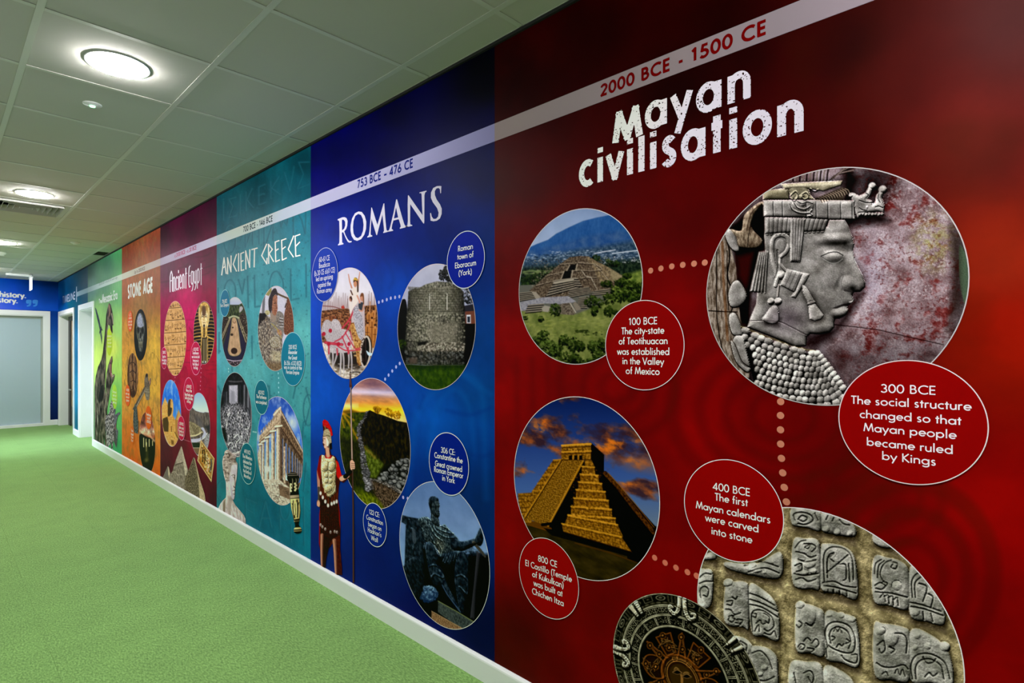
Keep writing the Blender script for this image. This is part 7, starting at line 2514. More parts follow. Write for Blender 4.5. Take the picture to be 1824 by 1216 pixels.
def pic_pyramids():
    p = Pic(290, 368.5, .0985, 1.06, .45, ncap=560)
    p.frame(285, 760, .13158)
    p.mask_poly([(20, 740), (112, 530), (128, 548), (150, 640), (175, 600), (225, 440), (293, 262), (303, 270), (345, 440), (384, 578), (385, 600), (405, 560), (455, 420), (466, 412), (480, 425), (545, 700), (610, 900), (640, 1100), (20, 900)])
    gr = mixn((96, 88, 78), (150, 140, 126), .5 + p.n(.03, 1, 4) * 1.3)
    p.img[:] = gr
    p.poly([(293, 262), (303, 270), (384, 580), (350, 670), (320, 480)], mixn((150, 140, 122), (196, 186, 166), .5 + p.n(.02, 2) * 1.2))
    p.poly([(293, 262), (320, 480), (230, 500), (222, 450)], mixn((132, 122, 108), (172, 160, 146), .5 + p.n(.02, 3)))
    p.line([(218, 515), (250, 500), (280, 495), (318, 478)], 12, (58, 50, 42), smooth=True, a=.8)
    p.line([(170, 612), (210, 606), (250, 650), (290, 640), (330, 665)], 4, (190, 180, 160), smooth=True)
    for k in range(14):
        y = 530 + k * 24
        p.line([(150, y + 60), (340, y)], 2.6, (90, 80, 70), a=.5)
    p.poly([(112, 530), (120, 535), (140, 640), (128, 680), (118, 640)], (186, 172, 146))
    p.poly([(112, 530), (118, 640), (128, 690), (50, 690)], (104, 98, 92))
    dk = mixn((60, 52, 42), (146, 134, 112), .42 + p.n(.014, 4, 3) * 1.9)
    p.poly([(455, 420), (474, 440), (500, 560), (530, 760), (545, 980), (340, 880), (345, 690), (405, 560)], dk)
    for k in range(30):
        y = 440 + k * 17
        p.line([(455 - k * 4.6, y + 8), (474 + k * 2.6, y)], 2.4, (48, 42, 34), a=.6)
    p.poly([(470, 430), (484, 440), (545, 700), (610, 900), (640, 1100), (545, 980), (528, 740), (500, 560)], mixn((140, 124, 96), (188, 172, 140), .5 + p.n(.02, 5) * 1.2))
    p.poly([(474, 470), (500, 560), (500, 700), (480, 560)], (120, 108, 86), a=.6)
    return p


def pic_papyrus():
    p = Pic(352.5, 384, .14, 1.2, .42, ncap=560)
    p.frame(285, 760, .13158)
    q = [(562, 172), (748, 428), (704, 748), (514, 456)]
    p.mask_poly(q)
    p.img[:] = mixn((176, 146, 98), (206, 180, 134), .5 + p.n(.02, 1))
    a = np.array(q, float)
    c = a.mean(0)
    inner = [tuple(c + (v - c) * .84) for v in a]
    p.poly(inner, mixn((150, 104, 40), (206, 176, 110), .5 + p.n(.03, 2) * 1.8))
    L = lambda u, v: tuple((a[0] * (1 - u) + a[1] * u) * (1 - v) + (a[3] * (1 - u) + a[2] * u) * v)
    for (u, v, u2, v2), w, col in (((.16, .25, .3, .75), 18, (40, 30, 22)), ((.3, .2, .42, .7), 16, (44, 34, 26)), ((.5, .2, .5, .8), 16, (222, 206, 170)), ((.62, .3, .66, .85), 18, (196, 160, 150)), ((.8, .2, .82, .7), 20, (50, 58, 74)), ((.4, .5, .6, .5), 12, (70, 50, 30)), ((.1, .86, .5, .88), 14, (140, 76, 20)), ((.55, .9, .95, .88), 10, (120, 80, 40)), ((.2, .12, .9, .14), 8, (120, 90, 40))):
        p.line([L(u, v), L((u + u2) / 2 + .05, (v + v2) / 2), L(u2, v2)], w, col, smooth=True, a=.85)
    rs = np.random.RandomState(3)
    for k in range(40):
        x, y = L(.1 + .8 * rs.rand(), .12 + .76 * rs.rand())
        p.ell(x, y, 6, 10, ((60, 42, 26), (226, 208, 160), (150, 90, 40))[k % 3], rs.rand() * 90, a=.8)
    p.line([tuple(v) for v in inner] + [tuple(inner[0])], 5, (110, 78, 34))
    return p


def pic_skull():
    p = disc_pic((239.3, 262.7, 549.9, 642.4), .32)
    p.frame(160, 480, .13978)
    p.img[:] = C3((18, 18, 22))
    b = mixn((52, 54, 46), (128, 130, 124), .5 + p.n(.05, 1) * 1.3)
    p.poly([(648, 548), (684, 600), (700, 700), (704, 790), (690, 860), (680, 960), (668, 1040), (640, 1044), (624, 970), (610, 870), (596, 790), (594, 690), (606, 610)], b, smooth=True)
    p.poly([(640, 556), (668, 600), (682, 690), (690, 716), (652, 738), (622, 728), (606, 690), (612, 610)], mixn((112, 118, 134), (180, 186, 206), .5 + p.n(.03, 2)), smooth=True)
    for x in (618, 676):
        p.ell(x, 776, 17, 38, (12, 12, 15), soft=1)
    p.poly([(640, 830), (650, 800), (662, 832), (656, 872), (643, 872)], (14, 14, 16), smooth=True)
    p.line([(606, 760), (612, 850), (630, 900)], 6, (150, 150, 96), smooth=True, a=.6)
    p.poly([(624, 930), (678, 930), (672, 990), (630, 990)], (40, 38, 34), soft=1)
    for k in range(6):
        p.line([(630 + k * 8, 922), (630 + k * 8, 952)], 5, (170, 168, 140), a=.85)
        p.line([(632 + k * 8, 962), (632 + k * 8, 988)], 5, (140, 138, 116), a=.85)
    p.ell(650, 1075, 14, 24, (40, 42, 46), soft=1.5)
    return p


def pic_cave():
    p = disc_pic((227.1, 246.7, 628.9, 708), .32)
    p.frame(160, 640, .16456)
    p.img[:] = mixn((66, 44, 30), (150, 112, 76), .5 + p.n(.07, 1, 4, .5) * 1.6)
    for P in ([(440, -60), (430, 100), (440, 260), (450, 380)], [(470, -60), (466, 80), (480, 220), (478, 380)], [(500, -40), (506, 120), (500, 300)], [(425, 60), (420, 180), (430, 280)]):
        p.line(P, 10, (52, 32, 24), smooth=True, a=.8)
        p.line([(x + 10, y) for x, y in P], 6, (186, 150, 110), smooth=True, a=.6)
    for P in ([(440, 40), (470, 30), (500, 60)], [(438, 140), (468, 120), (500, 150)], [(446, 240), (476, 226), (500, 250)], [(450, 330), (480, 310)]):
        p.line(P, 7, (44, 26, 22), smooth=True)
    p.ell(474, 370, 34, 40, (54, 34, 26), soft=2, a=.8)
    return p


def pic_henge():
    p = disc_pic((248.4, 277.3, 735, 842), .32)
    p.frame(160, 640, .16456)
    p.vgrad([(580, (92, 52, 44)), (720, (132, 80, 72)), (780, (214, 176, 150)), (840, (120, 60, 40)), (860, (24, 26, 18)), (1200, (12, 14, 10))])
    c = p.n(.06, 1, 5, 2)[..., None]
    p.img = p.img * (1 + c * .9)
    p.line([(545, 770), (600, 800), (650, 825), (700, 880)], 26, (226, 176, 140), smooth=True, a=.7, soft=2)
    p.poly([(535, 830), (560, 800), (590, 820), (620, 838), (660, 850), (700, 900), (716, 960), (716, 1230), (535, 1230)], (14, 17, 12))
    for x, y0, y1, w in ((586, 850, 945, 9), (612, 860, 950, 8), (616, 900, 990, 12), (646, 865, 940, 9), (682, 880, 930, 8)):
        p.line([(x, y0), (x, y1)], w, (206, 190, 140))
    p.poly([(600, 940), (630, 940), (640, 1060), (610, 1110)], (70, 66, 36), soft=3, a=.8)
    p.ell(618, 1090, 22, 18, (120, 110, 66), soft=3, a=.7)
    return p


def pic_axe():
    """cut-out hafted stone axe"""
    p = Pic(231.5, 271.5, .70, 1.36, .32, ncap=560)
    p.frame(160, 640, .16456)
    p.mask_line([(453, 596), (520, 470), (614, 290)], 32)
    p.mask_poly([(596, 300), (595, 220), (610, 155), (624, 148), (634, 160), (640, 240), (655, 200), (668, 205), (664, 262), (652, 290), (654, 380), (648, 430), (634, 444), (612, 430), (600, 370)])
    w = mixn((70, 60, 52), (150, 136, 116), .5 + p.n(.03, 1, 4, .4) * 1.6)
    p.img[:] = w
    p.line([(448, 590), (515, 466), (608, 290)], 6, (44, 36, 32), a=.8)
    p.line([(466, 590), (530, 470), (622, 300)], 5, (176, 160, 136), a=.8)
    p.poly([(600, 300), (650, 290), (654, 380), (634, 444), (612, 430)], mixn((84, 78, 66), (156, 146, 124), .5 + p.n(.02, 2) * 1.5))
    for k in range(5):
        p.line([(598, 250 + k * 14), (650, 262 + k * 12)], 4, (60, 48, 40), a=.8)
    p.ell(620, 175, 10, 18, (40, 36, 34))
    p.line([(656, 215), (655, 262)], 6, (190, 120, 90))
    return p


def pic_blade():
    """cut-out flint hand axe"""
    p = Pic(236.5, 249, .44, .92, .28, ncap=560)
    p.frame(160, 640, .16456)
    p.mask_poly([(494, 482), (510, 500), (522, 600), (530, 700), (528, 790), (515, 825), (498, 815), (482, 760), (474, 660), (480, 560)], smooth=True)
    p.img[:] = mixn((50, 54, 54), (104, 110, 110), .5 + p.n(.03, 1, 4) * 1.5)
    for P in ([(492, 520), (488, 640), (494, 780)], [(510, 540), (514, 660), (512, 790)]):
        p.line(P, 6, (36, 40, 42), smooth=True, a=.7)
    for y in range(560, 800, 34):
        p.line([(484, y), (500, y + 12), (520, y - 4)], 4, (130, 136, 136), smooth=True, a=.5)
    return p


def dino_skin(p, lo=(34, 32, 28), hi=(126, 118, 100), ax=.5):
    return mixn(lo, hi, .40 + p.n(.12, 1, 3, ax * 1.4) * 1.1 + .22 * p.n(.02, 2))


def pic_longneck():
    """cut-out long-necked dinosaur with raised head"""
    p = Pic(169.2, 204, .0985, 2.12, .4, ncap=700)
    p.frame(160, 480, .13978)
    neck = [(250, 420), (272, 450), (290, 530), (300, 590), (308, 690), (300, 720), (290, 700), (296, 800), (286, 815), (268, 770), (262, 720), (240, 700), (232, 740), (222, 860), (214, 1000), (208, 1216), (200, 1420), (190, 1600), (180, 1800), (150, 2080), (170, 2330), (110, 2420), (68, 2380), (64, 2240), (64, 1500), (80, 1360), (108, 1240), (150, 1150), (170, 1060), (182, 940), (196, 800), (206, 680), (212, 580), (228, 500), (240, 450)]
    p.mask_poly(neck)
    p.img[:] = dino_skin(p)
    p.line([(250, 470), (246, 620), (232, 720), (216, 900), (196, 1200), (160, 1500)], 12, (164, 150, 126), smooth=True, a=.45, soft=1.5)
    p.line([(226, 560), (206, 760), (190, 960), (176, 1120)], 10, (30, 26, 24), smooth=True, a=.8)
    p.line([(246, 450), (262, 520), (250, 600)], 10, (196, 140, 116), smooth=True, a=.7)
    p.poly([(262, 720), (282, 730), (294, 790), (276, 780)], (40, 22, 24), smooth=True)
    p.line([(282, 560), (296, 640), (302, 690)], 10, (196, 190, 160), smooth=True, a=.8)
    p.ell(262, 610, 9, 20, (20, 18, 18))
    for P in ([(90, 1500), (120, 1900), (110, 2380)], [(150, 1500), (140, 1800), (150, 2200)]):
        p.line(P, 22, (22, 26, 22), smooth=True, a=.7, soft=2)
    p.line([(110, 1300), (90, 1500), (84, 1800)], 14, (150, 142, 116), smooth=True, a=.5, soft=2)
    return p


def pic_raptor():
    """cut-out roaring dinosaur standing in front"""
    p = Pic(172.5, 206.5, .0985, 1.40, .4, ncap=700)
    p.frame(160, 640, .16456)
    q = [(180, 420), (176, 250), (184, 160), (204, 60), (225, 0), (236, -30), (248, -40), (250, 20), (240, 60), (240, 130), (250, 175), (264, 152), (274, 170), (262, 230), (240, 270), (225, 320), (215, 400), (206, 460), (190, 560), (196, 640), (178, 700), (175, 800), (190, 900), (190, 960), (170, 930), (150, 800), (160, 920), (140, 930), (120, 760), (110, 900), (90, 900), (86, 700), (80, 500), (90, 360), (110, 300), (150, 268), (170, 300)]
    p.mask_poly(q)
    p.img[:] = dino_skin(p, (30, 28, 24), (140, 132, 112))
    p.poly([(226, 20), (240, 0), (238, 120), (250, 170), (236, 190), (222, 150), (220, 80)], (132, 84, 84), smooth=True)
    p.line([(240, 150), (250, 184), (266, 170)], 6, (206, 196, 176), smooth=True)
    p.line([(232, -10), (222, 60), (214, 140)], 6, (160, 150, 130), smooth=True, a=.7)
    p.ell(228, 40, 4, 8, (16, 14, 14))
    p.poly([(120, 300), (150, 280), (150, 420), (110, 460), (90, 420)], (20, 20, 18), smooth=True, soft=2, a=.8)
    p.line([(190, 320), (170, 480), (170, 620)], 16, (150, 144, 120), smooth=True, a=.45, soft=2)
    p.line([(130, 540), (110, 700), (100, 860)], 12, (16, 18, 16), smooth=True, a=.8, soft=1.5)
    p.line([(84, 600), (88, 640), (86, 700)], 6, (190, 186, 170), smooth=True, a=.6)
    return p


def pic_spiny():
    """cut-out horned, striped dinosaur low on the panel"""
    p = Pic(187.5, 216, .0985, .96, .32, ncap=560)
    p.frame(160, 640, .16456)
    q = [(240, 436), (252, 470), (264, 540), (272, 530), (284, 538), (276, 600), (310, 575), (330, 570), (334, 584), (310, 610), (294, 670), (290, 740), (302, 760), (313, 770), (304, 830), (300, 900), (292, 960), (270, 900), (256, 880), (250, 990), (236, 990), (232, 900), (212, 930), (196, 960), (186, 880), (178, 760), (170, 660), (180, 610), (206, 590), (220, 560), (222, 500)]
    p.mask_poly(q)
    t = np.sin(p.Z * 95 + p.n(.12, 3) * 9 + (p.U - 8) * 20)
    p.img[:] = mixn((44, 42, 44), (176, 170, 168), .45 + .4 * t + p.n(.02, 4) * .8)
    X = (p.X - 160) / .16456
    k = np.clip((X - 262) / 14, 0, 1)[..., None]
    p.img = p.img * (1 - k) + mixn((54, 56, 66), (126, 124, 134), .5 + p.n(.03, 5) * 1.4) * k
    p.line([(286, 700), (280, 760), (274, 740)], 10, (120, 76, 70), smooth=True, a=.8)
    p.poly([(262, 770), (284, 760), (296, 900), (288, 940), (268, 880)], (60, 54, 56), smooth=True, a=.7)
    p.line([(236, 900), (240, 985)], 6, (24, 24, 26))
    return p


def pic_flyer():
    """cut-out gliding pterosaur"""
    p = Pic(169.3, 184, 1.45, 2.05, .3, ncap=560)
    p.frame(160, 480, .13978)
    p.mask_poly([(70, 482), (84, 500), (104, 560), (122, 620), (134, 680), (142, 740), (148, 700), (152, 735), (170, 780), (152, 772), (150, 800), (160, 860), (158, 958), (148, 900), (136, 800), (126, 830), (124, 800), (130, 770), (116, 700), (96, 620), (76, 530)])
    p.img[:] = mixn((20, 26, 34), (70, 82, 96), .5 + p.n(.04, 1) * 1.5)
    p.line([(76, 500), (108, 610), (136, 740), (156, 900)], 4, (110, 124, 140), smooth=True, a=.6)
    return p
# ---------------------------------------------------------------- printed panel backgrounds
ZB, ZT = .0975, CEIL - .0128


def rect_pic(xl, xr, step, stepy):
    return Pic(xl, xr, ZB, ZT, step, stepy, ncap=640)


def bg_mayan():
    p = rect_pic(881.7, 2400, 3.4, 3.6)
    idw(p, [(900, 110, (26, 0, 0)), (900, 150, (24, 0, 0)), (900, 300, (46, 0, 0)), (900, 450, (86, 0, 0)), (900, 650, (112, 0, 0)), (900, 900, (98, 0, 0)), (900, 1150, (56, 10, 0)),
            (1050, 60, (24, 0, 0)), (1200, 150, (27, 0, 0)), (1200, 350, (76, 0, 0)), (1250, 560, (106, 2, 2)), (1100, 680, (116, 0, 0)), (1250, 760, (112, 0, 0)), (1050, 1080, (82, 5, 0)), (1450, 800, (104, 5, 0)),
            (1800, 900, (126, 8, 0)), (1800, 600, (150, 22, 8)), (1780, 450, (146, 36, 16)), (1750, 250, (108, 30, 24)), (1600, 150, (78, 16, 12)), (1500, 60, (44, 8, 6)), (1500, 250, (66, 8, 4)), (1300, 60, (28, 2, 0)), (1800, 40, (84, 34, 32)),
            (1500, 850, (92, 8, 0)), (1750, 1150, (108, 0, 0)), (1620, 1000, (110, 2, 0)), (1480, 870, (88, 6, 0)), (1150, 820, (100, 2, 0)), (1180, 1020, (96, 2, 0)), (1100, 900, (100, 2, 0)), (2300, 600, (120, 20, 10)), (2300, 1200, (80, 4, 0)), (2300, 0, (60, 14, 12))])
    p.img *= (1 + .22 * p.n(.30, 3, 3) + .05 * p.n(.05, 4))[..., None]
    br = (64, 18, 0)
    p.fr = (0, 0, 1)
    for cx, cy, R, a in ((1395, 740, ((200, 150, 26), (150, 112, 20), (102, 78, 18), (56, 44, 16)), .5), (1100, 690, ((104, 92, 16), (62, 56, 14), (28, 26, 12)), .5), (1620, 1030, ((150, 170, 30), (104, 118, 24), (60, 66, 20)), .55), (960, 460, ((70, 110, 14), (40, 66, 12)), .35), (1560, 880, ((120, 90, 18), (80, 60, 16)), .3), (1080, 360, ((60, 50, 12), (30, 26, 10)), .3)):
        for rx, ry, w in R:
            p.line(p.ellp(cx, cy, rx, ry, 8, 30) + [p.ellp(cx, cy, rx, ry, 8, 30)[0]], w, br, soft=7, a=a * .62)
    for x in (920, 948, 976):
        p.line([(x, 640), (x + 4, 800)], 9, (70, 12, 0), soft=5, a=.3)
    q = np.clip((p.n(.35, 12, 4) - .1) * 2.5, 0, 1)[..., None]
    p.img = p.img * (1 - q * .28) + C3((50, 22, 0)) * q * .28
    return p


def bg_romans():
    p = rect_pic(554, 881.7, 2.4, 2.8)
    idw(p, [(560, 270, (0, 0, 62)), (600, 260, (0, 0, 58)), (700, 200, (0, 0, 34)), (860, 120, (0, 0, 10)), (860, 150, (0, 0, 12)), (870, 230, (0, 6, 40)), (870, 290, (2, 12, 52)), (570, 330, (0, 0, 96)), (700, 260, (0, 2, 56)),
            (600, 450, (0, 50, 170)), (600, 400, (0, 34, 142)), (700, 520, (0, 62, 165)), (700, 400, (0, 28, 110)), (800, 420, (8, 26, 92)), (860, 450, (10, 35, 95)), (560, 560, (0, 70, 190)), (560, 700, (0, 75, 182)), (700, 720, (0, 62, 152)), (870, 600, (4, 50, 112)), (850, 700, (0, 55, 116)), (780, 740, (0, 68, 150)),
            (560, 850, (0, 44, 122)), (560, 950, (0, 28, 96)), (660, 1000, (0, 20, 84)), (750, 1080, (6, 12, 66)), (870, 900, (0, 34, 82)), (870, 1120, (0, 12, 42)), (740, 960, (0, 22, 74)), (700, 880, (0, 34, 104))])
    p.img *= (1 + .12 * p.n(.22, 3, 4) + .05 * p.n(.05, 5))[..., None]
    p.fr = (550, 640, .41104)
    for P, w in (([(430, 600), (470, 240), (560, 130), (640, 60), (740, 110), (760, 260), (770, 600)], 26), ([(520, 420), (560, 200), (640, 130), (700, 220), (720, 420)], 16), ([(640, 40), (700, 90), (790, 150)], 14)):
        p.line(P, w, (30, 110, 190), smooth=True, soft=5, a=.16)
    for P in ([(600, 220), (700, 240), (790, 210)], [(620, 380), (740, 420), (800, 400)], [(480, 210), (500, 160)]):
        p.line(P, 12, (0, 30, 100), smooth=True, soft=4, a=.35)
    p.fr = (550, 260, .36177)
    for k in range(7):
        p.line([(380 + k * 70, 560 + k * 12), (420 + k * 70, 640 + k * 10), (400 + k * 76, 700 + k * 12)], 12, (0, 40, 110), smooth=True, soft=4, a=.3)
    return p


def bg_greece():
    p = rect_pic(386.5, 554, 1.15, 1.7)
    idw(p, [(395, 370, (6, 64, 78)), (400, 400, (10, 74, 90)), (460, 330, (4, 58, 70)), (540, 290, (0, 50, 60)), (540, 340, (4, 80, 96)), (545, 400, (20, 128, 150)), (400, 460, (56, 110, 124)), (470, 500, (60, 140, 152)), (470, 560, (70, 155, 165)), (545, 480, (48, 148, 162)), (540, 600, (92, 178, 176)), (400, 620, (84, 164, 176)), (400, 560, (76, 150, 162)), (450, 660, (84, 164, 166)),
            (430, 760, (64, 146, 150)), (456, 760, (50, 130, 136)), (545, 720, (66, 146, 148)), (545, 800, (30, 120, 132)), (540, 870, (18, 106, 122)), (480, 920, (10, 78, 98)), (400, 850, (24, 98, 108)), (450, 880, (12, 82, 98)), (395, 760, (40, 120, 126)), (545, 960, (10, 98, 118)), (520, 970, (10, 84, 104))], 2.6, .6)
    p.img *= (1 + .15 * p.n(.10, 3, 5) + .07 * p.n(.012, 5, 2))[..., None]
    ink = (18, 72, 88)

    def L(P, w=9, a=.55, sm=False):
        p.line(P, w, ink, smooth=sm, soft=1.0, a=a)
        p.line([(x + w * .5, y + 2) for x, y in P], w * .4, (150, 214, 214), smooth=sm, soft=.8, a=.14)
    p.fr = (380, 270, .30405)
    for P in ([(58, 290), (58, 400)], [(130, 265), (90, 278), (112, 320), (88, 385), (132, 372)], [(155, 250), (155, 362)], [(190, 235), (190, 345)], [(226, 215), (195, 280), (232, 326)], [(302, 190), (265, 206), (265, 310), (304, 295)], [(265, 255), (296, 244)], [(335, 172), (335, 272)], [(382, 145), (340, 212), (392, 250)], [(415, 120), (445, 228), (472, 85)], [(562, 60), (500, 62), (526, 130), (490, 215), (564, 188)],
              [(130, 480), (132, 560)], [(190, 455), (190, 560), (232, 440), (232, 545)], [(270, 440), (270, 540)], [(300, 430), (298, 580), (352, 410), (352, 520)], [(385, 360), (400, 440), (412, 400), (432, 430), (445, 350)], [(470, 350), (472, 500)], [(490, 345), (520, 400), (540, 480), (545, 330)],
              [(150, 750), (172, 832), (186, 748)], [(203, 730), (207, 912)], [(243, 726), (246, 910), (294, 902)], [(455, 690), (457, 870), (504, 860)], [(545, 660), (547, 850)], [(30, 800), (32, 940)],
              [(228, 1080), (230, 1210)], [(36, 1060), (34, 1180)]):
        L(P)
    for P in (p.ellp(98, 512, 34, 84), p.ellp(100, 826, 34, 74)):
        L(P + [P[0]], sm=True)
    L([(330, 868), (332, 770), (350, 712), (382, 706), (410, 760), (412, 840)], sm=True)
    p.fr = (380, 630, .30405)
    for P in ([(190, 842), (190, 960)], [(190, 846), (252, 872)], [(190, 905), (226, 926)], [(268, 1010), (304, 860), (340, 1012)], [(280, 960), (330, 960)], [(388, 820), (390, 1030)], [(530, 840), (532, 1120)], [(455, 1000), (455, 1100)], [(30, 190), (60, 250), (76, 190)], [(110, 40), (112, 100)], [(530, 400), (520, 560)], [(545, 640), (530, 800)], [(330, 190), (340, 320)], [(490, 160), (470, 260)], [(545, 200), (570, 300), (540, 420)]):
        L(P)
    for P in (p.ellp(60, 800, 40, 60), p.ellp(420, 900, 28, 70), p.ellp(560, 330, 30, 90)):
        L(P + [P[0]], sm=True)
    rs = np.random.RandomState(2)
    p.fr = (0, 0, 1)
    for _ in range(620):                 # weathered pits, denser to the right
        x = 388 + 165 * rs.rand() ** .6
        y = 330 + 600 * rs.rand()
        q = .5 + 1.5 * rs.rand() ** 2
        p.ell(x, y, q * .7, q * 1.2, (26, 84, 96), rs.rand() * 90, a=.55, soft=.5)
    return p


def bg_egypt():
    p = rect_pic(286, 386.5, 1.1, 2.0)
    idw(p, [(290, 410, (42, 4, 28)), (380, 365, (46, 0, 32)), (340, 400, (48, 2, 32)), (300, 480, (84, 26, 58)), (380, 460, (80, 10, 45)), (340, 470, (84, 14, 54)), (330, 530, (186, 0, 88)), (340, 560, (200, 0, 95)), (296, 560, (150, 0, 72)), (380, 530, (130, 0, 56)), (340, 620, (196, 0, 62)), (382, 650, (160, 0, 40)), (380, 720, (140, 0, 34)), (296, 700, (128, 5, 38)), (335, 700, (176, 0, 50)), (345, 760, (124, 0, 34)), (320, 800, (80, 12, 30)), (294, 800, (66, 16, 32)), (294, 840, (56, 14, 28)), (382, 800, (112, 0, 30)), (360, 860, (68, 8, 26)), (384, 890, (52, 8, 24))], 2.6, .5)
    p.img *= (1 + .20 * p.n(.10, 3, 5) + .06 * p.n(.015, 5, 2))[..., None]
    p.fr = (285, 420, .11513)
    rs = np.random.RandomState(7)
    for P in ([(560, 330), (700, 310), (800, 260)], [(650, 610), (720, 590), (770, 560)], [(0, 720), (150, 700), (260, 690)], [(300, 500), (400, 470), (440, 430)], [(680, 500), (880, 440)], [(640, 400), (700, 380)]):
        p.line(P, 9, (40, 4, 24), smooth=True, soft=1.2, a=.6)
    p.fr = (285, 530, .13158)
    for P in ([(370, 300), (480, 290)], [(350, 720), (470, 700)], [(340, 870), (430, 880)], [(620, 980), (780, 960)], [(640, 1030), (780, 1020)], [(660, 900), (770, 905)], [(400, 400), (450, 500), (440, 600)], [(300, 1000), (340, 930), (370, 1000), (380, 1180)], [(600, 1060), (640, 1120), (620, 1200)], [(380, 330), (350, 420)], [(690, 870), (780, 850)], [(600, 1200), (700, 1220), (760, 1300)], [(620, 1400), (760, 1380)], [(380, 1300), (420, 1500)], [(350, 1500), (450, 1520)]):
        p.line(P, 9, (70, 0, 26), smooth=True, soft=1.2, a=.55)
        p.line([(x, y - 7) for x, y in P], 4, (236, 30, 84), smooth=True, soft=1, a=.3)
    return p


def bg_stone():
    p = rect_pic(217.5, 286, 1.0, 2.0)
    idw(p, [(222, 450, (112, 44, 24)), (280, 430, (122, 52, 32)), (222, 520, (150, 80, 40)), (275, 500, (140, 76, 44)), (250, 550, (146, 104, 54)), (222, 600, (196, 140, 52)), (275, 620, (208, 166, 58)), (222, 660, (208, 156, 52)), (275, 690, (204, 158, 54)), (222, 720, (192, 132, 48)), (279, 730, (186, 134, 54)), (222, 780, (190, 98, 30)), (250, 800, (188, 92, 26)), (224, 815, (168, 80, 20)), (282, 860, (186, 82, 20)), (240, 830, (176, 76, 18))], 2.6, .5)
    p.img *= (1 + .20 * p.n(.10, 3, 5) + .10 * p.n(.02, 5, 3))[..., None]
    q = np.clip((p.n(.13, 9, 5) - .05) * 4, 0, 1)[..., None]
    p.img = p.img * (1 - q * .35) + C3((112, 92, 48)) * q * .35
    rs = np.random.RandomState(4)
    p.fr = (0, 0, 1)
    for _ in range(26):
        x, y = 220 + 62 * rs.rand(), 560 + 200 * rs.rand()
        P = [(x, y)]
        for k in range(4):
            P.append((P[-1][0] + 2.4 * rs.randn(), P[-1][1] + 9 * rs.rand()))
        p.line(P, .9, (96, 66, 30), soft=.5, a=.6)
    return p


def box_cut(p, rects):
    """cut door openings (u0, u1, z1) out of the print"""
    m = np.full(p.X.shape, -1.0)
    for u0, u1, zt in rects:
        d = np.minimum(np.minimum(p.U - u0, u1 - p.U), zt - p.Z)
        m = np.maximum(m, d)
    p.mask = m
    return p


def bg_dino():
    p = rect_pic(156.7, 217.5, .8, 2.2)
    idw(p, [(160, 480, (44, 84, 76)), (190, 470, (46, 96, 72)), (215, 450, (60, 128, 80)), (162, 512, (96, 140, 132)), (185, 500, (62, 118, 86)), (212, 520, (98, 168, 104)), (175, 560, (140, 192, 104)), (212, 580, (152, 208, 112)), (200, 620, (206, 226, 92)), (175, 640, (190, 220, 100)), (212, 650, (160, 208, 94)), (212, 700, (118, 186, 90)), (212, 740, (80, 160, 86)), (178, 760, (70, 132, 80)), (212, 800, (48, 132, 80)), (190, 790, (60, 130, 80))], 2.6, .5)
    p.img *= (1 + .10 * p.n(.12, 3, 4, .6))[..., None]
    return box_cut(p, [(D2[0] - .07, D2[1] + 1, HEAD + .068)])


def bg_start():
    p = Pic(103.0, 156.7, ZB, ZT, .7, 2.4, ncap=640)
    idw(p, [(150, 470, (24, 66, 84)), (140, 480, (10, 62, 88)), (110, 500, (4, 38, 72)), (125, 510, (4, 56, 92)), (150, 500, (30, 74, 96)), (125, 540, (2, 106, 124)), (106, 540, (0, 48, 118)), (116, 548, (0, 92, 170)), (139, 540, (20, 98, 122)), (139, 600, (32, 130, 178)), (139, 700, (30, 134, 172)), (139, 760, (8, 88, 108)), (150, 520, (40, 90, 110))], 2.4, .6)
    p.img *= (1 + .08 * p.n(.15, 3, 3))[..., None]
    return box_cut(p, [(D2[0] - .07, D2[1] + .068, HEAD + .068), (D1[0] - .068, D1[1] + .068, HEAD + .068)])


def quads_of(txt, xl, xr, yb, cap, weight, ymap=None, track=0.0):
    """stroked text as wall-plane quads (u, z)"""
    w, strokes = layout(txt, track)
    u0, z0 = px_wall(xl, yb)
    u1 = px_u(xr)
    sx = (u0 - u1) / (w - .10)
    out = []
    i = 0
    for s in strokes:
        pts = [((a - .05) * sx / cap, ymap(b) if ymap else b) for a, b in s]
        for q in strip(pts, weight):
            out.append([(float(u0 - a * cap), float(z0 + b * cap)) for a, b in q])
    return out


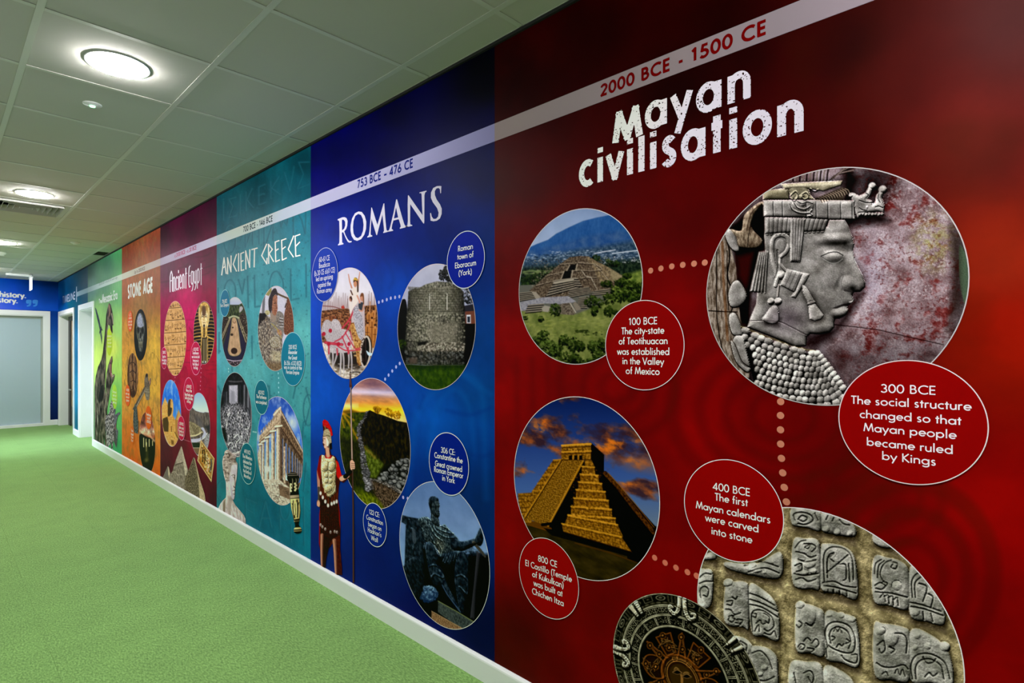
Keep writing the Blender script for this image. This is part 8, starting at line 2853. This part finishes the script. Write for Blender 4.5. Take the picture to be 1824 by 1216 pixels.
def pic_mayan_title():
    """worn, speckled white lettering"""
    p = Pic(1028, 1436, 1.80, 2.24, .75, ncap=600)
    sq = lambda b: b if b < .66 else .74 + (b - .78) * .9 if b < 1 else .84
    d1 = (CAM_D * PS + float(px_u(1093)) * PC) / CAM_F
    d2 = (CAM_D * PS + float(px_u(1035)) * PC) / CAM_F
    Q = quads_of('ayan', 1153, 1333.9, 231.0, 45.5 / .62 * d1 * .92, .168, sq, .17)
    Q += quads_of('civilisation', 1035.3, 1427, 333.0, 42.5 / .62 * d2, .168, sq, .17)
    Q += quads_of('M', 1097, 1140, 255.0, 50 * d1, .27)
    m = np.full(p.X.shape, .05)
    for q in Q:
        a = np.array(q)
        k = .004
        j = np.where((p.U[0] > a[:, 0].min() - k) & (p.U[0] < a[:, 0].max() + k))[0]
        i = np.where((p.Z[:, 0] > a[:, 1].min() - k) & (p.Z[:, 0] < a[:, 1].max() + k))[0]
        if len(i) and len(j):
            sl = (slice(i[0], i[-1] + 1), slice(j[0], j[-1] + 1))
            m[sl] = np.minimum(m[sl], sdf_poly(p.U[sl], p.Z[sl], a))
    # worn specks eaten out of the letters
    s = p.n(.0055, 3, 2) - .24 + .28 * np.clip(-.2 - p.n(.05, 8, 2), -1, .6)
    hole = np.clip(s, -1, 1) * .012
    p.mask = np.maximum(m, hole)
    p.img[:] = C3((216, 212, 220))
    return p
# ---------------------------------------------------------------- the mural: one thing per era panel
BAND_Z0, BAND_Z1 = CAM_Z + .8677, CAM_Z + .942


def panel(name_label, xl, xr, cut=None):
    u = (float(px_u(xl)) + float(px_u(xr))) / 2
    return empty('mural_panel', (0, u, 1.38), name_label, 'mural', 'history timeline mural panels along the right wall')


def band(parent, xl, xr, tint):
    """translucent white timeline strip: printed as a pale tint of the panel colour; fine grid so that it follows the print"""
    p = Pic(xl, xr, BAND_Z0, BAND_Z1, 8, 8, ncap=80)
    xs = [t[0] for t in tint]
    for k in range(3):
        p.img[..., k] = np.interp(p.X, xs, [t[1][k] for t in tint])
    return pic_obj('date_band', p, 1, parent, 'pale translucent timeline strip')


def px_strokes(name, paths, w, layer, rgb, parent, fr, label=None, taper=None):
    x0, y0, k = fr
    Q = []
    for P in paths:
        Q += [[tuple(v) for v in q] for q in strip([(x * k + x0, y * k + y0) for x, y in P], w * k)]
    return px_mesh(name, Q, layer, rgb, parent, label)


# --- red Mayan panel
M = panel('dark red Mayan civilisation mural panel with the carved stone head and stepped pyramids', 881.7, 1824)
pic_obj('background', bg_mayan(), 0, M)
o = mesh_obj('background', [(wx(0), Y_N, ZB), (wx(0), float(px_u(2400)), ZB), (wx(0), float(px_u(2400)), ZT), (wx(0), Y_N, ZT)], [(0, 1, 2, 3)], mat('vinyl_plain_red', (.10, .004, .001), rough=0.48, spec=0.03), M)
b = band(M, 881.7, 2400, [(881, (112, 102, 98)), (1000, (112, 104, 102)), (1200, (128, 118, 118)), (1400, (140, 130, 134)), (1560, (160, 148, 154)), (1800, (170, 160, 164))])
lettering([('2000 BCE - 1500 CE', 1071.5, 1364.9, 171.8, 19.6)], 2, .235, (92, 3, 5), b, label='dark red bold date lettering')
pic_obj('title_lettering', pic_mayan_title(), 2, M, 'worn white title lettering')
place_disc(pic_teotihuacan(), M, 'round picture of a grey stepped pyramid on a green plain', 2)
place_disc(pic_head(), M, 'large round picture of a carved stone head in profile', 2)
place_disc(pic_castillo(), M, 'round picture of a golden stepped pyramid at dusk', 2)
place_disc(pic_glyphs(), M, 'large round picture of carved glyph stones', 2)
pic_obj('calendar_cutout', pic_calendar(), 5, M, 'round dark stone calendar')
caption(M, (1080.2, 1220.1, 534.4, 694.7), (122, 2, 4), [('100 BCE', 1121.9, 1172.1, 578.8, 12.2), ('The city-state', 1109.1, 1184.2, 595.5), ('of Teotihuacan', 1104.2, 1190.3, 613.2), ('was established', 1101.5, 1193.4, 631.4), ('in the Valley', 1110.6, 1183.6, 648.2), ('of Mexico', 1116.7, 1176, 665.5)], label='red caption disc beside the grey pyramid')
caption(M, (1495.3, 1760.8, 641, 862.8), (134, 2, 4), [('300 BCE', 1570.1, 1667.2, 698.3, 14.6), ('The social structure', 1517.9, 1730.1, 718.4), ('changed so that', 1533, 1712, 743.4), ('Mayan people', 1540, 1703.6, 767.1), ('became ruled', 1545.4, 1697.2, 792.5), ('by Kings', 1572.6, 1667.2, 817.6)], label='large red caption disc below the stone head')
caption(M, (1220.6, 1397.1, 816.9, 1000.8), (124, 2, 4), [('400 BCE', 1271.8, 1337.1, 871.3, 13), ('The first', 1275.3, 1332.9, 890), ('Mayan calendars', 1241.8, 1373.1, 904.1), ('were carved', 1258.4, 1352, 926.7), ('into stone', 1269, 1340.7, 950)], label='red caption disc over the glyph stones')
caption(M, (926.6, 1032.4, 956.7, 1101.8), (118, 2, 6), [('800 CE', 960.5, 994, 998.2, 10.6), ('El Castillo (Temple', 937.7, 1019.9, 1006.1), ('of Kukulkan)', 950.1, 1005.4, 1025.8), ('was built at', 952.6, 1003.3, 1041.7), ('Chichen Itza', 949.8, 1005.4, 1056.2)], label='small red caption disc below the golden pyramid')
DOTR = (186, 118, 92)
dots(M, [(1159.6, 482), (1177.9, 478.1), (1197.3, 474.4), (1216.8, 471.7), (1236.9, 469.6), (1256, 467.7)], 5.2, DOTR)
dots(M, [(1391.1, 726 - 11), (1390.8, 739.6), (1390.8, 765), (1391.1, 790.4), (1392.5, 815.8), (1394.7, 841.6), (1397.5, 867.4), (1401.4, 893.2)], 6.3, DOTR)
dots(M, [(1166.8, 992.6), (1185.4, 1001.6), (1204.8, 1010.3), (1225.1, 1018.2), (1241.5, 1024.8)], 5.2, (178, 96, 74))

# --- blue Romans panel
R_ = panel('deep blue Romans mural panel with the round tower, the chariot picture and the standing soldier', 554, 881.7)
pic_obj('background', bg_romans(), 0, R_)
b = band(R_, 554, 881.7, [(554, (190, 190, 220)), (640, (186, 186, 216)), (740, (150, 150, 186)), (820, (122, 122, 156)), (881, (104, 104, 136))])
lettering([('753 BCE – 476 CE', 637.9, 736.3, 335.2, 13.6)], 2, .21, (10, 28, 118), b, label='dark blue bold date lettering')


def romans_title():
    from mathutils.geometry import tessellate_polygon
    V, F = [], []
    for outer, inner in ROMANS:
        loops = []
        for lp in (outer, inner):
            if lp:
                c = [px_wall(590 + x * .11513, 320 + y * .11513) for x, y in lp]
                loops.append([Vector((float(u), float(z), 0)) for u, z in c])
        flat = [v for l in loops for v in l]
        k = len(V)
        V += [(wx(2), v.x, v.y) for v in flat]
        F += [tuple(k + i for i in t) for t in tessellate_polygon(loops)]
    mesh_obj('title_lettering', V, F, mat('vinyl_roman_title', print_rgb((222, 222, 234), 2.6, 2.1), rough=0.48, spec=0.03), R_, label='white serif title lettering')


romans_title()
place_disc(pic_chariot(), R_, 'round picture of a queen in a horse-drawn chariot', 2)
place_disc(pic_tower(), R_, 'round picture of a ruined stone tower', 2)
place_disc(pic_hadrian(), R_, 'round picture of a stone wall over hills at sunset', 2)
place_disc(pic_constantine(), R_, 'round picture of a seated bronze statue', 2)
pic_obj('soldier_cutout', pic_soldier(), 5, R_, 'standing soldier with red crest and spear')
BT = dict(rimrgb=(190, 200, 226), textrgb=(222, 226, 236), rimw=.0034)
caption(R_, (557.2, 603.2, 440.9, 537.1), (0, 52, 168), [('60-61 CE', 569.9, 588.7, 467.3, 8.6), ('Boudicca', 569.9, 588.7, 477.8), ('(b.30 CE d.61 CE)', 561.6, 597.8, 491.5), ('led an uprising', 564.5, 594.1, 501.3), ('against the', 568, 590.5, 512.2), ('Roman army', 566.3, 592.3, 523)], label='blue caption disc beside the chariot picture', **BT)
caption(R_, (798.2, 864.7, 413.8, 511.4), (0, 26, 128), [('Roman', 817.7, 843.8, 448.1, 9.8), ('town of', 816.6, 844.8, 462.6), ('Eboracum', 812.3, 849.5, 478.1), ('(York)', 818.8, 842, 491.5)], label='blue caption disc above the tower', **BT)
caption(R_, (766.2, 836.5, 772.4, 879.2), (4, 26, 110), [('306 CE:', 787.2, 812.2, 805.2, 9.8), ('Constantine the', 775.7, 825.4, 814.3), ('Great crowned', 776.9, 824.6, 829.1), ('Roman Emperor', 775.2, 826.6, 839.4), ('in York', 789.6, 811.4, 855)], label='blue caption disc above the seated statue', **BT)
caption(R_, (648.6, 690.2, 896.5, 971.7), (2, 30, 112), [('122 CE:', 659.3, 677.8, 914.2, 8.2), ('Construction', 654.4, 683.6, 923.6), ('began on', 657.7, 680.7, 936), ("Hadrian's", 656.9, 680.7, 946.2), ('Wall', 663, 674.5, 960.6)], label='small blue caption disc below the sunset wall picture', **BT)
K = .36177
dots(R_, [(550 + x * K, 260 + y * K) for x, y in ((347, 769), (365, 763), (386, 756), (406, 749), (427, 745), (448, 741))], 3.0, (168, 176, 220))
dots(R_, [(550 + x * K, 260 + y * K) for x, y in ((378, 1147), (395, 1127), (413, 1107), (432, 1087), (450, 1070))], 3.0, (160, 172, 220))
dots(R_, [(718.9, 885.4), (727, 887.4)], 3.0, (150, 150, 200))

# --- teal Greek panel
G = panel('teal Ancient Greece mural panel with the ruined temple, the marble head and the vase', 386.5, 554)
pic_obj('background', bg_greece(), 0, G)
b = band(G, 386.5, 554, [(386, (168, 180, 190)), (470, (176, 190, 202)), (554, (196, 206, 222))])
lettering([('700 BCE - 146 BCE', 434.3, 486.2, 413.4, 9.2)], 2, .21, (18, 44, 60), b, label='dark bold date lettering')
GT = [[(85, 975), (120, 722), (152, 955)], [(98, 872), (142, 842)], [(172, 960), (170, 722), (220, 925), (222, 688)], [(302, 668), (252, 815), (302, 920)], [(330, 655), (330, 920)], [(410, 640), (362, 662), (368, 905), (412, 893)], [(365, 782), (400, 758)], [(436, 890), (432, 622), (490, 860), (492, 600)], [(515, 605), (605, 580)], [(560, 595), (555, 860)],
      [(738, 520), (664, 690), (738, 810), (742, 722)], [(765, 810), (762, 528), (818, 600), (772, 662), (838, 780)], [(920, 472), (860, 494), (867, 778), (928, 750)], [(864, 622), (908, 590)], [(1020, 445), (952, 470), (962, 755), (1026, 722)], [(957, 602), (1010, 560)], [(1128, 402), (1047, 600), (1126, 715)], [(1222, 382), (1147, 410), (1156, 700), (1222, 685)], [(1152, 560), (1216, 492)]]
px_strokes('title_lettering', GT, 17, 2, (224, 226, 232), G, (385, 370, .12337), 'white angular title lettering')
place_disc(pic_stadium(), G, 'oval-looking round picture of a long stadium track', 2)
place_disc(pic_alexander(), G, 'round mosaic picture of a curly-haired warrior', 2)
place_disc(pic_painting(), G, 'round black and white picture of a crowded hall', 2)
place_disc(pic_parthenon(), G, 'round picture of a ruined columned temple', 2)
pic_obj('bust_cutout', pic_bust(), 5, G, 'white marble head and shoulders')
pic_obj('amphora_cutout', pic_amphora(), 5, G, 'slim black and cream painted vase')
GC = dict(rimrgb=(150, 206, 212), textrgb=(216, 228, 232), rimw=.004, weight=.15)
caption(G, (393.3, 410.4, 515.1, 564.5), (26, 106, 138), [('776 BCE', 396.9, 405.8, 540.1, 6.0), ('First Olympics', 394.3, 409.1, 547.1)], label='teal caption disc beside the stadium picture', **GC)
caption(G, (502.3, 544.5, 592.2, 686.4), (18, 116, 142), [('330 BCE', 515.6, 530, 621.3, 7.0), ('Alexander', 515.1, 530.8, 630.2), ('the Great', 515.3, 530.5, 639.9), ('(b.356, d.323 BCE)', 507.9, 538.4, 649.2), ('was in control of the', 507.5, 539, 656.7), ('Persian Empire', 511.3, 534.3, 665.3)], label='teal caption disc beside the mosaic picture', **GC)
caption(G, (454.9, 479.6, 674.8, 739.9), (14, 96, 114), [('432 BCE', 461.6, 472.2, 701.2, 6.4), ('The Parthenon', 458.1, 475.9, 708.5), ('was completed', 457.4, 476.4, 717.5)], label='teal caption disc above the temple picture', **GC)
caption(G, (428.3, 456.3, 788.1, 862.4), (10, 86, 100), [('490 BCE', 436.5, 447.4, 806, 6.6), ('The Athenians', 433.7, 450.5, 814.3), ('defeated the', 434.5, 449.5, 823.5), ('Persians at', 435.5, 448.5, 832), ('the Battle of', 434.8, 449.2, 840.2), ('Marathon', 436, 447.8, 849)], label='teal caption disc beside the marble head', **GC)
dots(G, [(496.3, 664.5), (497, 673), (497, 681.5), (497, 690), (497, 698.5)], 1.9, (150, 206, 210))
dots(G, [(407.6, 656.5), (407.8, 661.5)], 1.7, (160, 214, 216))
dots(G, [(451.5, 768.5), (454, 769), (456.6, 769.5)], 1.6, (160, 206, 210))

# --- magenta Egyptian panel
E_ = panel('magenta Ancient Egypt mural panel with the golden mask, the hieroglyphs and the grey pyramids', 286, 386.5)
pic_obj('background', bg_egypt(), 0, E_)
b = band(E_, 286, 386.5, [(286, (160, 150, 168)), (340, (178, 172, 194)), (386, (180, 178, 198))])
lettering([('c.3100 BCE - c.30 BCE', 312, 350.4, 458.4, 6.2)], 2, .22, (168, 12, 72), b, label='crimson date lettering')
ET = [[(163, 870), (162, 640), (170, 580), (182, 546), (196, 600), (198, 862)], [(163, 700), (198, 688)], [(212, 864), (212, 640)], [(212, 668), (224, 632), (236, 660), (236, 856)], [(276, 660), (266, 628), (254, 660), (254, 810), (264, 838), (278, 812)],
      [(292, 835), (292, 620)], [(292, 575), (292, 530)], [(312, 720), (334, 712), (334, 640), (322, 600), (310, 640), (310, 790), (322, 818), (336, 790)], [(354, 820), (354, 600)], [(354, 628), (366, 590), (378, 620), (378, 812)], [(406, 815), (406, 495)], [(392, 590), (424, 576)],
      [(474, 460), (456, 490), (452, 560), (452, 750), (462, 795), (478, 775)], [(452, 625), (474, 612)], [(512, 560), (500, 545), (488, 580), (488, 720), (500, 750), (514, 720)], [(516, 545), (516, 780), (508, 830), (494, 855)], [(534, 545), (534, 700), (546, 735), (558, 700)], [(562, 530), (562, 760), (552, 815), (538, 838)], [(584, 815), (584, 520)], [(584, 545), (598, 505), (612, 540), (612, 690), (600, 725), (586, 700)], [(642, 760), (642, 425)], [(628, 515), (660, 498)]]
px_strokes('title_lettering', ET, 13, 2, (234, 226, 234), E_, (285, 420, .11513), 'white tall narrow title lettering')
place_disc(pic_hieroglyphs(), E_, 'round picture of sandy hieroglyph rows', 2, (236, 170, 190))
place_disc(pic_mask(), E_, 'round picture of a golden burial mask', 2, (236, 170, 190))
place_disc(pic_sphinx(), E_, 'round picture of a stone sphinx under blue sky', 2, (236, 170, 190))
place_disc(pic_valley(), E_, 'round picture of a dry rocky valley', 2, (236, 170, 190))
pic_obj('pyramids_cutout', pic_pyramids(), 5, E_, 'three grey stone pyramids')
pic_obj('papyrus_cutout', pic_papyrus(), 6, E_, 'tilted painted papyrus sheet')
EC = dict(rimrgb=(236, 150, 180), textrgb=(240, 224, 232), rimw=.005, weight=.17)
caption(E_, (287.9, 298.8, 617.5, 657.6), (178, 4, 62), [('3200 BCE', 290.6, 296.2, 629.8, 5.0), ('Egyptian', 290.3, 296.4, 636.6), ('hieroglyphs', 289.6, 297.4, 643), ('invented', 290.4, 296.8, 648.6)], label='crimson caption disc beside the hieroglyphs', **EC)
caption(E_, (340.5, 359.6, 609.6, 666.4), (182, 4, 66), [('c.1323 BCE', 344.8, 354.8, 624.4, 5.4), ('Tutankhamun', 344.2, 355.2, 630.8), ('was buried with', 343, 356.8, 637.4), ('treasures in', 344.8, 355, 644), ('the Valley of', 344.4, 355.4, 650.5), ('the Kings', 346, 353.8, 657)], label='crimson caption disc beside the golden mask', **EC)
caption(E_, (328.5, 346.8, 673.5, 729.1), (176, 2, 58), [('c.1539 BCE', 332.8, 342.2, 690.2, 5.4), ('Many of the', 332.6, 342.8, 697), ('Royal tombs were', 330.4, 345, 704), ('built in the Valley', 330.8, 344.6, 710.2), ('of Kings', 334.2, 341.2, 716.6)], label='crimson caption disc beside the valley picture', **EC)
caption(E_, (317.6, 330.7, 740.6, 784.1), (174, 2, 56), [('c.2500 BCE', 319.8, 328.2, 755.6, 5), ('Sphinx and', 319.4, 328.2, 762.4), ('Pyramids of', 319.2, 328.4, 768.4), ('Giza built', 320.2, 327.8, 774.6)], label='crimson caption disc beside the sphinx', **EC)
EK = (236, 170, 200)
dots(E_, [(312.3, 672), (311.6, 678.5)], 1.2, EK)
dots(E_, [(359.3, 649.5), (359.2, 656), (358.6, 663.5), (358.2, 671.5), (357.8, 679), (357.4, 686.5), (357.2, 693.5)], 1.2, EK)
dots(E_, [(327.8, 782.4), (329.8, 783.2), (331.8, 784), (333.8, 784.6), (335.8, 785.2), (337.8, 785.8), (339.8, 786.4)], .9, (206, 140, 150))

# --- ochre Stone Age panel
S_ = panel('ochre Stone Age mural panel with the dark skull, the hafted axe and the standing stones', 217.5, 286)
pic_obj('background', bg_stone(), 0, S_)
b = band(S_, 217.5, 286, [(217, (182, 184, 168)), (286, (172, 160, 158))])
lettering([('Up to 2500 BCE', 240, 258.6, 487.4, 5.4)], 2, .17, (96, 60, 52), b, label='brown date lettering')
lettering([('STONE AGE', 228.6, 272.2, 530.5, 21.5)], 2, .27, (228, 214, 210), S_, name='title_lettering', label='chunky white title lettering')
place_disc(pic_skull(), S_, 'dark round picture of an early human skull', 2, (60, 50, 40))
place_disc(pic_cave(), S_, 'round picture of brown cave rock', 2, (150, 120, 80))
place_disc(pic_henge(), S_, 'round picture of standing stones at sunset', 2, (206, 150, 100))
pic_obj('axe_cutout', pic_axe(), 4, S_, 'stone axe bound to a wooden handle')
pic_obj('blade_cutout', pic_blade(), 6, S_, 'dark flint blade')
SCP = dict(rimrgb=None, textrgb=(244, 214, 184), weight=.17, layer=7)
caption(S_, (228.1, 237.2, 552.4, 591.4), (206, 84, 36), [('c.3.3', 231, 234.6, 562.6, 4.6), ('million', 230.4, 235.4, 568.6), ('years ago', 229.6, 236.2, 574.6), ('first stone', 229.6, 236.2, 580.4), ('tools', 231.2, 234.6, 586)], label='orange caption disc beside the skull', **SCP)
caption(S_, (223.7, 232.9, 684.8, 723.6), (206, 82, 22), [('40,000', 226, 230.8, 696, 4.6), ('years ago', 225, 231.4, 702), ('cave art', 225.4, 231.2, 708.2), ('appears', 225.6, 231.2, 714)], label='orange caption disc beside the cave rock picture', **SCP)
caption(S_, (260, 271, 723.9, 762.9), (208, 84, 14), [('Stonehenge', 261.6, 269.8, 739, 4.8), ('is built', 263, 268.6, 745.4), ('c.3000 BCE', 261.8, 269.6, 751.6)], label='orange caption disc over the standing stones', **SCP)
caption(S_, (232.4, 240.3, 756.5, 793.9), (204, 88, 18), [('Tools', 234.6, 238.4, 768, 4.6), ('shaped', 234.2, 238.8, 774), ('from', 235, 238.2, 780), ('flint', 235, 238, 786)], label='orange caption disc below the flint blade', **SCP)

# --- green panel of the dinosaurs
D_ = panel('green Mesozoic Era mural panel with the long-necked and horned dinosaurs', 156.7, 217.5)
pic_obj('background', bg_dino(), 0, D_)
b = band(D_, 156.7, 217.5, [(156, (150, 176, 180)), (217, (176, 198, 178))])
lettering([('252,000,000 to 66,000,000 years ago', 176.7, 209.6, 508.4, 4.0)], 2, .16, (92, 112, 104), b, label='grey-green date lettering')
lettering([('The', 176.8, 181.6, 540.4, 7.6)], 2, .22, (226, 234, 228), D_, name='title_lettering')
lettering([('Mesozoic Era', 182.6, 209.4, 539.4, 14.5)], 2, .19, (226, 234, 228), D_, name='title_lettering', label='white title lettering')
caption(D_, (190, 200.5, 587.6, 630), (172, 204, 40), [('Brachiosaurus', 191.4, 199.4, 600.4, 4.2), ('was one of', 192, 199, 606.4), ('the tallest', 192.2, 199, 612.4), ('dinosaurs', 192.4, 198.8, 618.4)], label='lime caption disc beside the long neck', rimrgb=None, textrgb=(234, 240, 190), weight=.15, layer=1)
caption(D_, (199.5, 209.4, 686, 727), (150, 196, 56), [('Dinosaurs', 201, 208, 699, 4.2), ('died out', 201.6, 207.6, 705), ('66 million', 201.2, 208, 711.4), ('years ago', 201.6, 207.8, 717.4)], label='lime caption disc above the horned dinosaur', rimrgb=None, textrgb=(234, 240, 200), weight=.15, layer=1)
pic_obj('pterosaur_cutout', pic_flyer(), 3, D_, 'dark gliding pterosaur')
pic_obj('long_neck_dinosaur_cutout', pic_longneck(), 4, D_, 'long-necked dinosaur')
pic_obj('roaring_dinosaur_cutout', pic_raptor(), 5, D_, 'roaring dinosaur with open jaws')
pic_obj('horned_dinosaur_cutout', pic_spiny(), 6, D_, 'striped horned dinosaur')

# --- dark teal first panel round the two doorways
T_ = panel('dark teal first mural panel with the timeline heading around the two white doorways', 103, 156.7)
pic_obj('background', bg_start(), 0, T_)
band(T_, 137.2, 156.7, [(137, (150, 184, 200)), (157, (140, 168, 178))])
lettering([('TIMELINE', 112.2, 134.0, 540.4, 12.2)], 2, .17, (196, 208, 226), T_, name='title_lettering', label='white heading lettering')
px_mesh('heading_rule', [[(136.2, 510.5), (137.3, 510), (137.3, 537), (136.2, 537.6)]], 2, (190, 206, 226), T_)
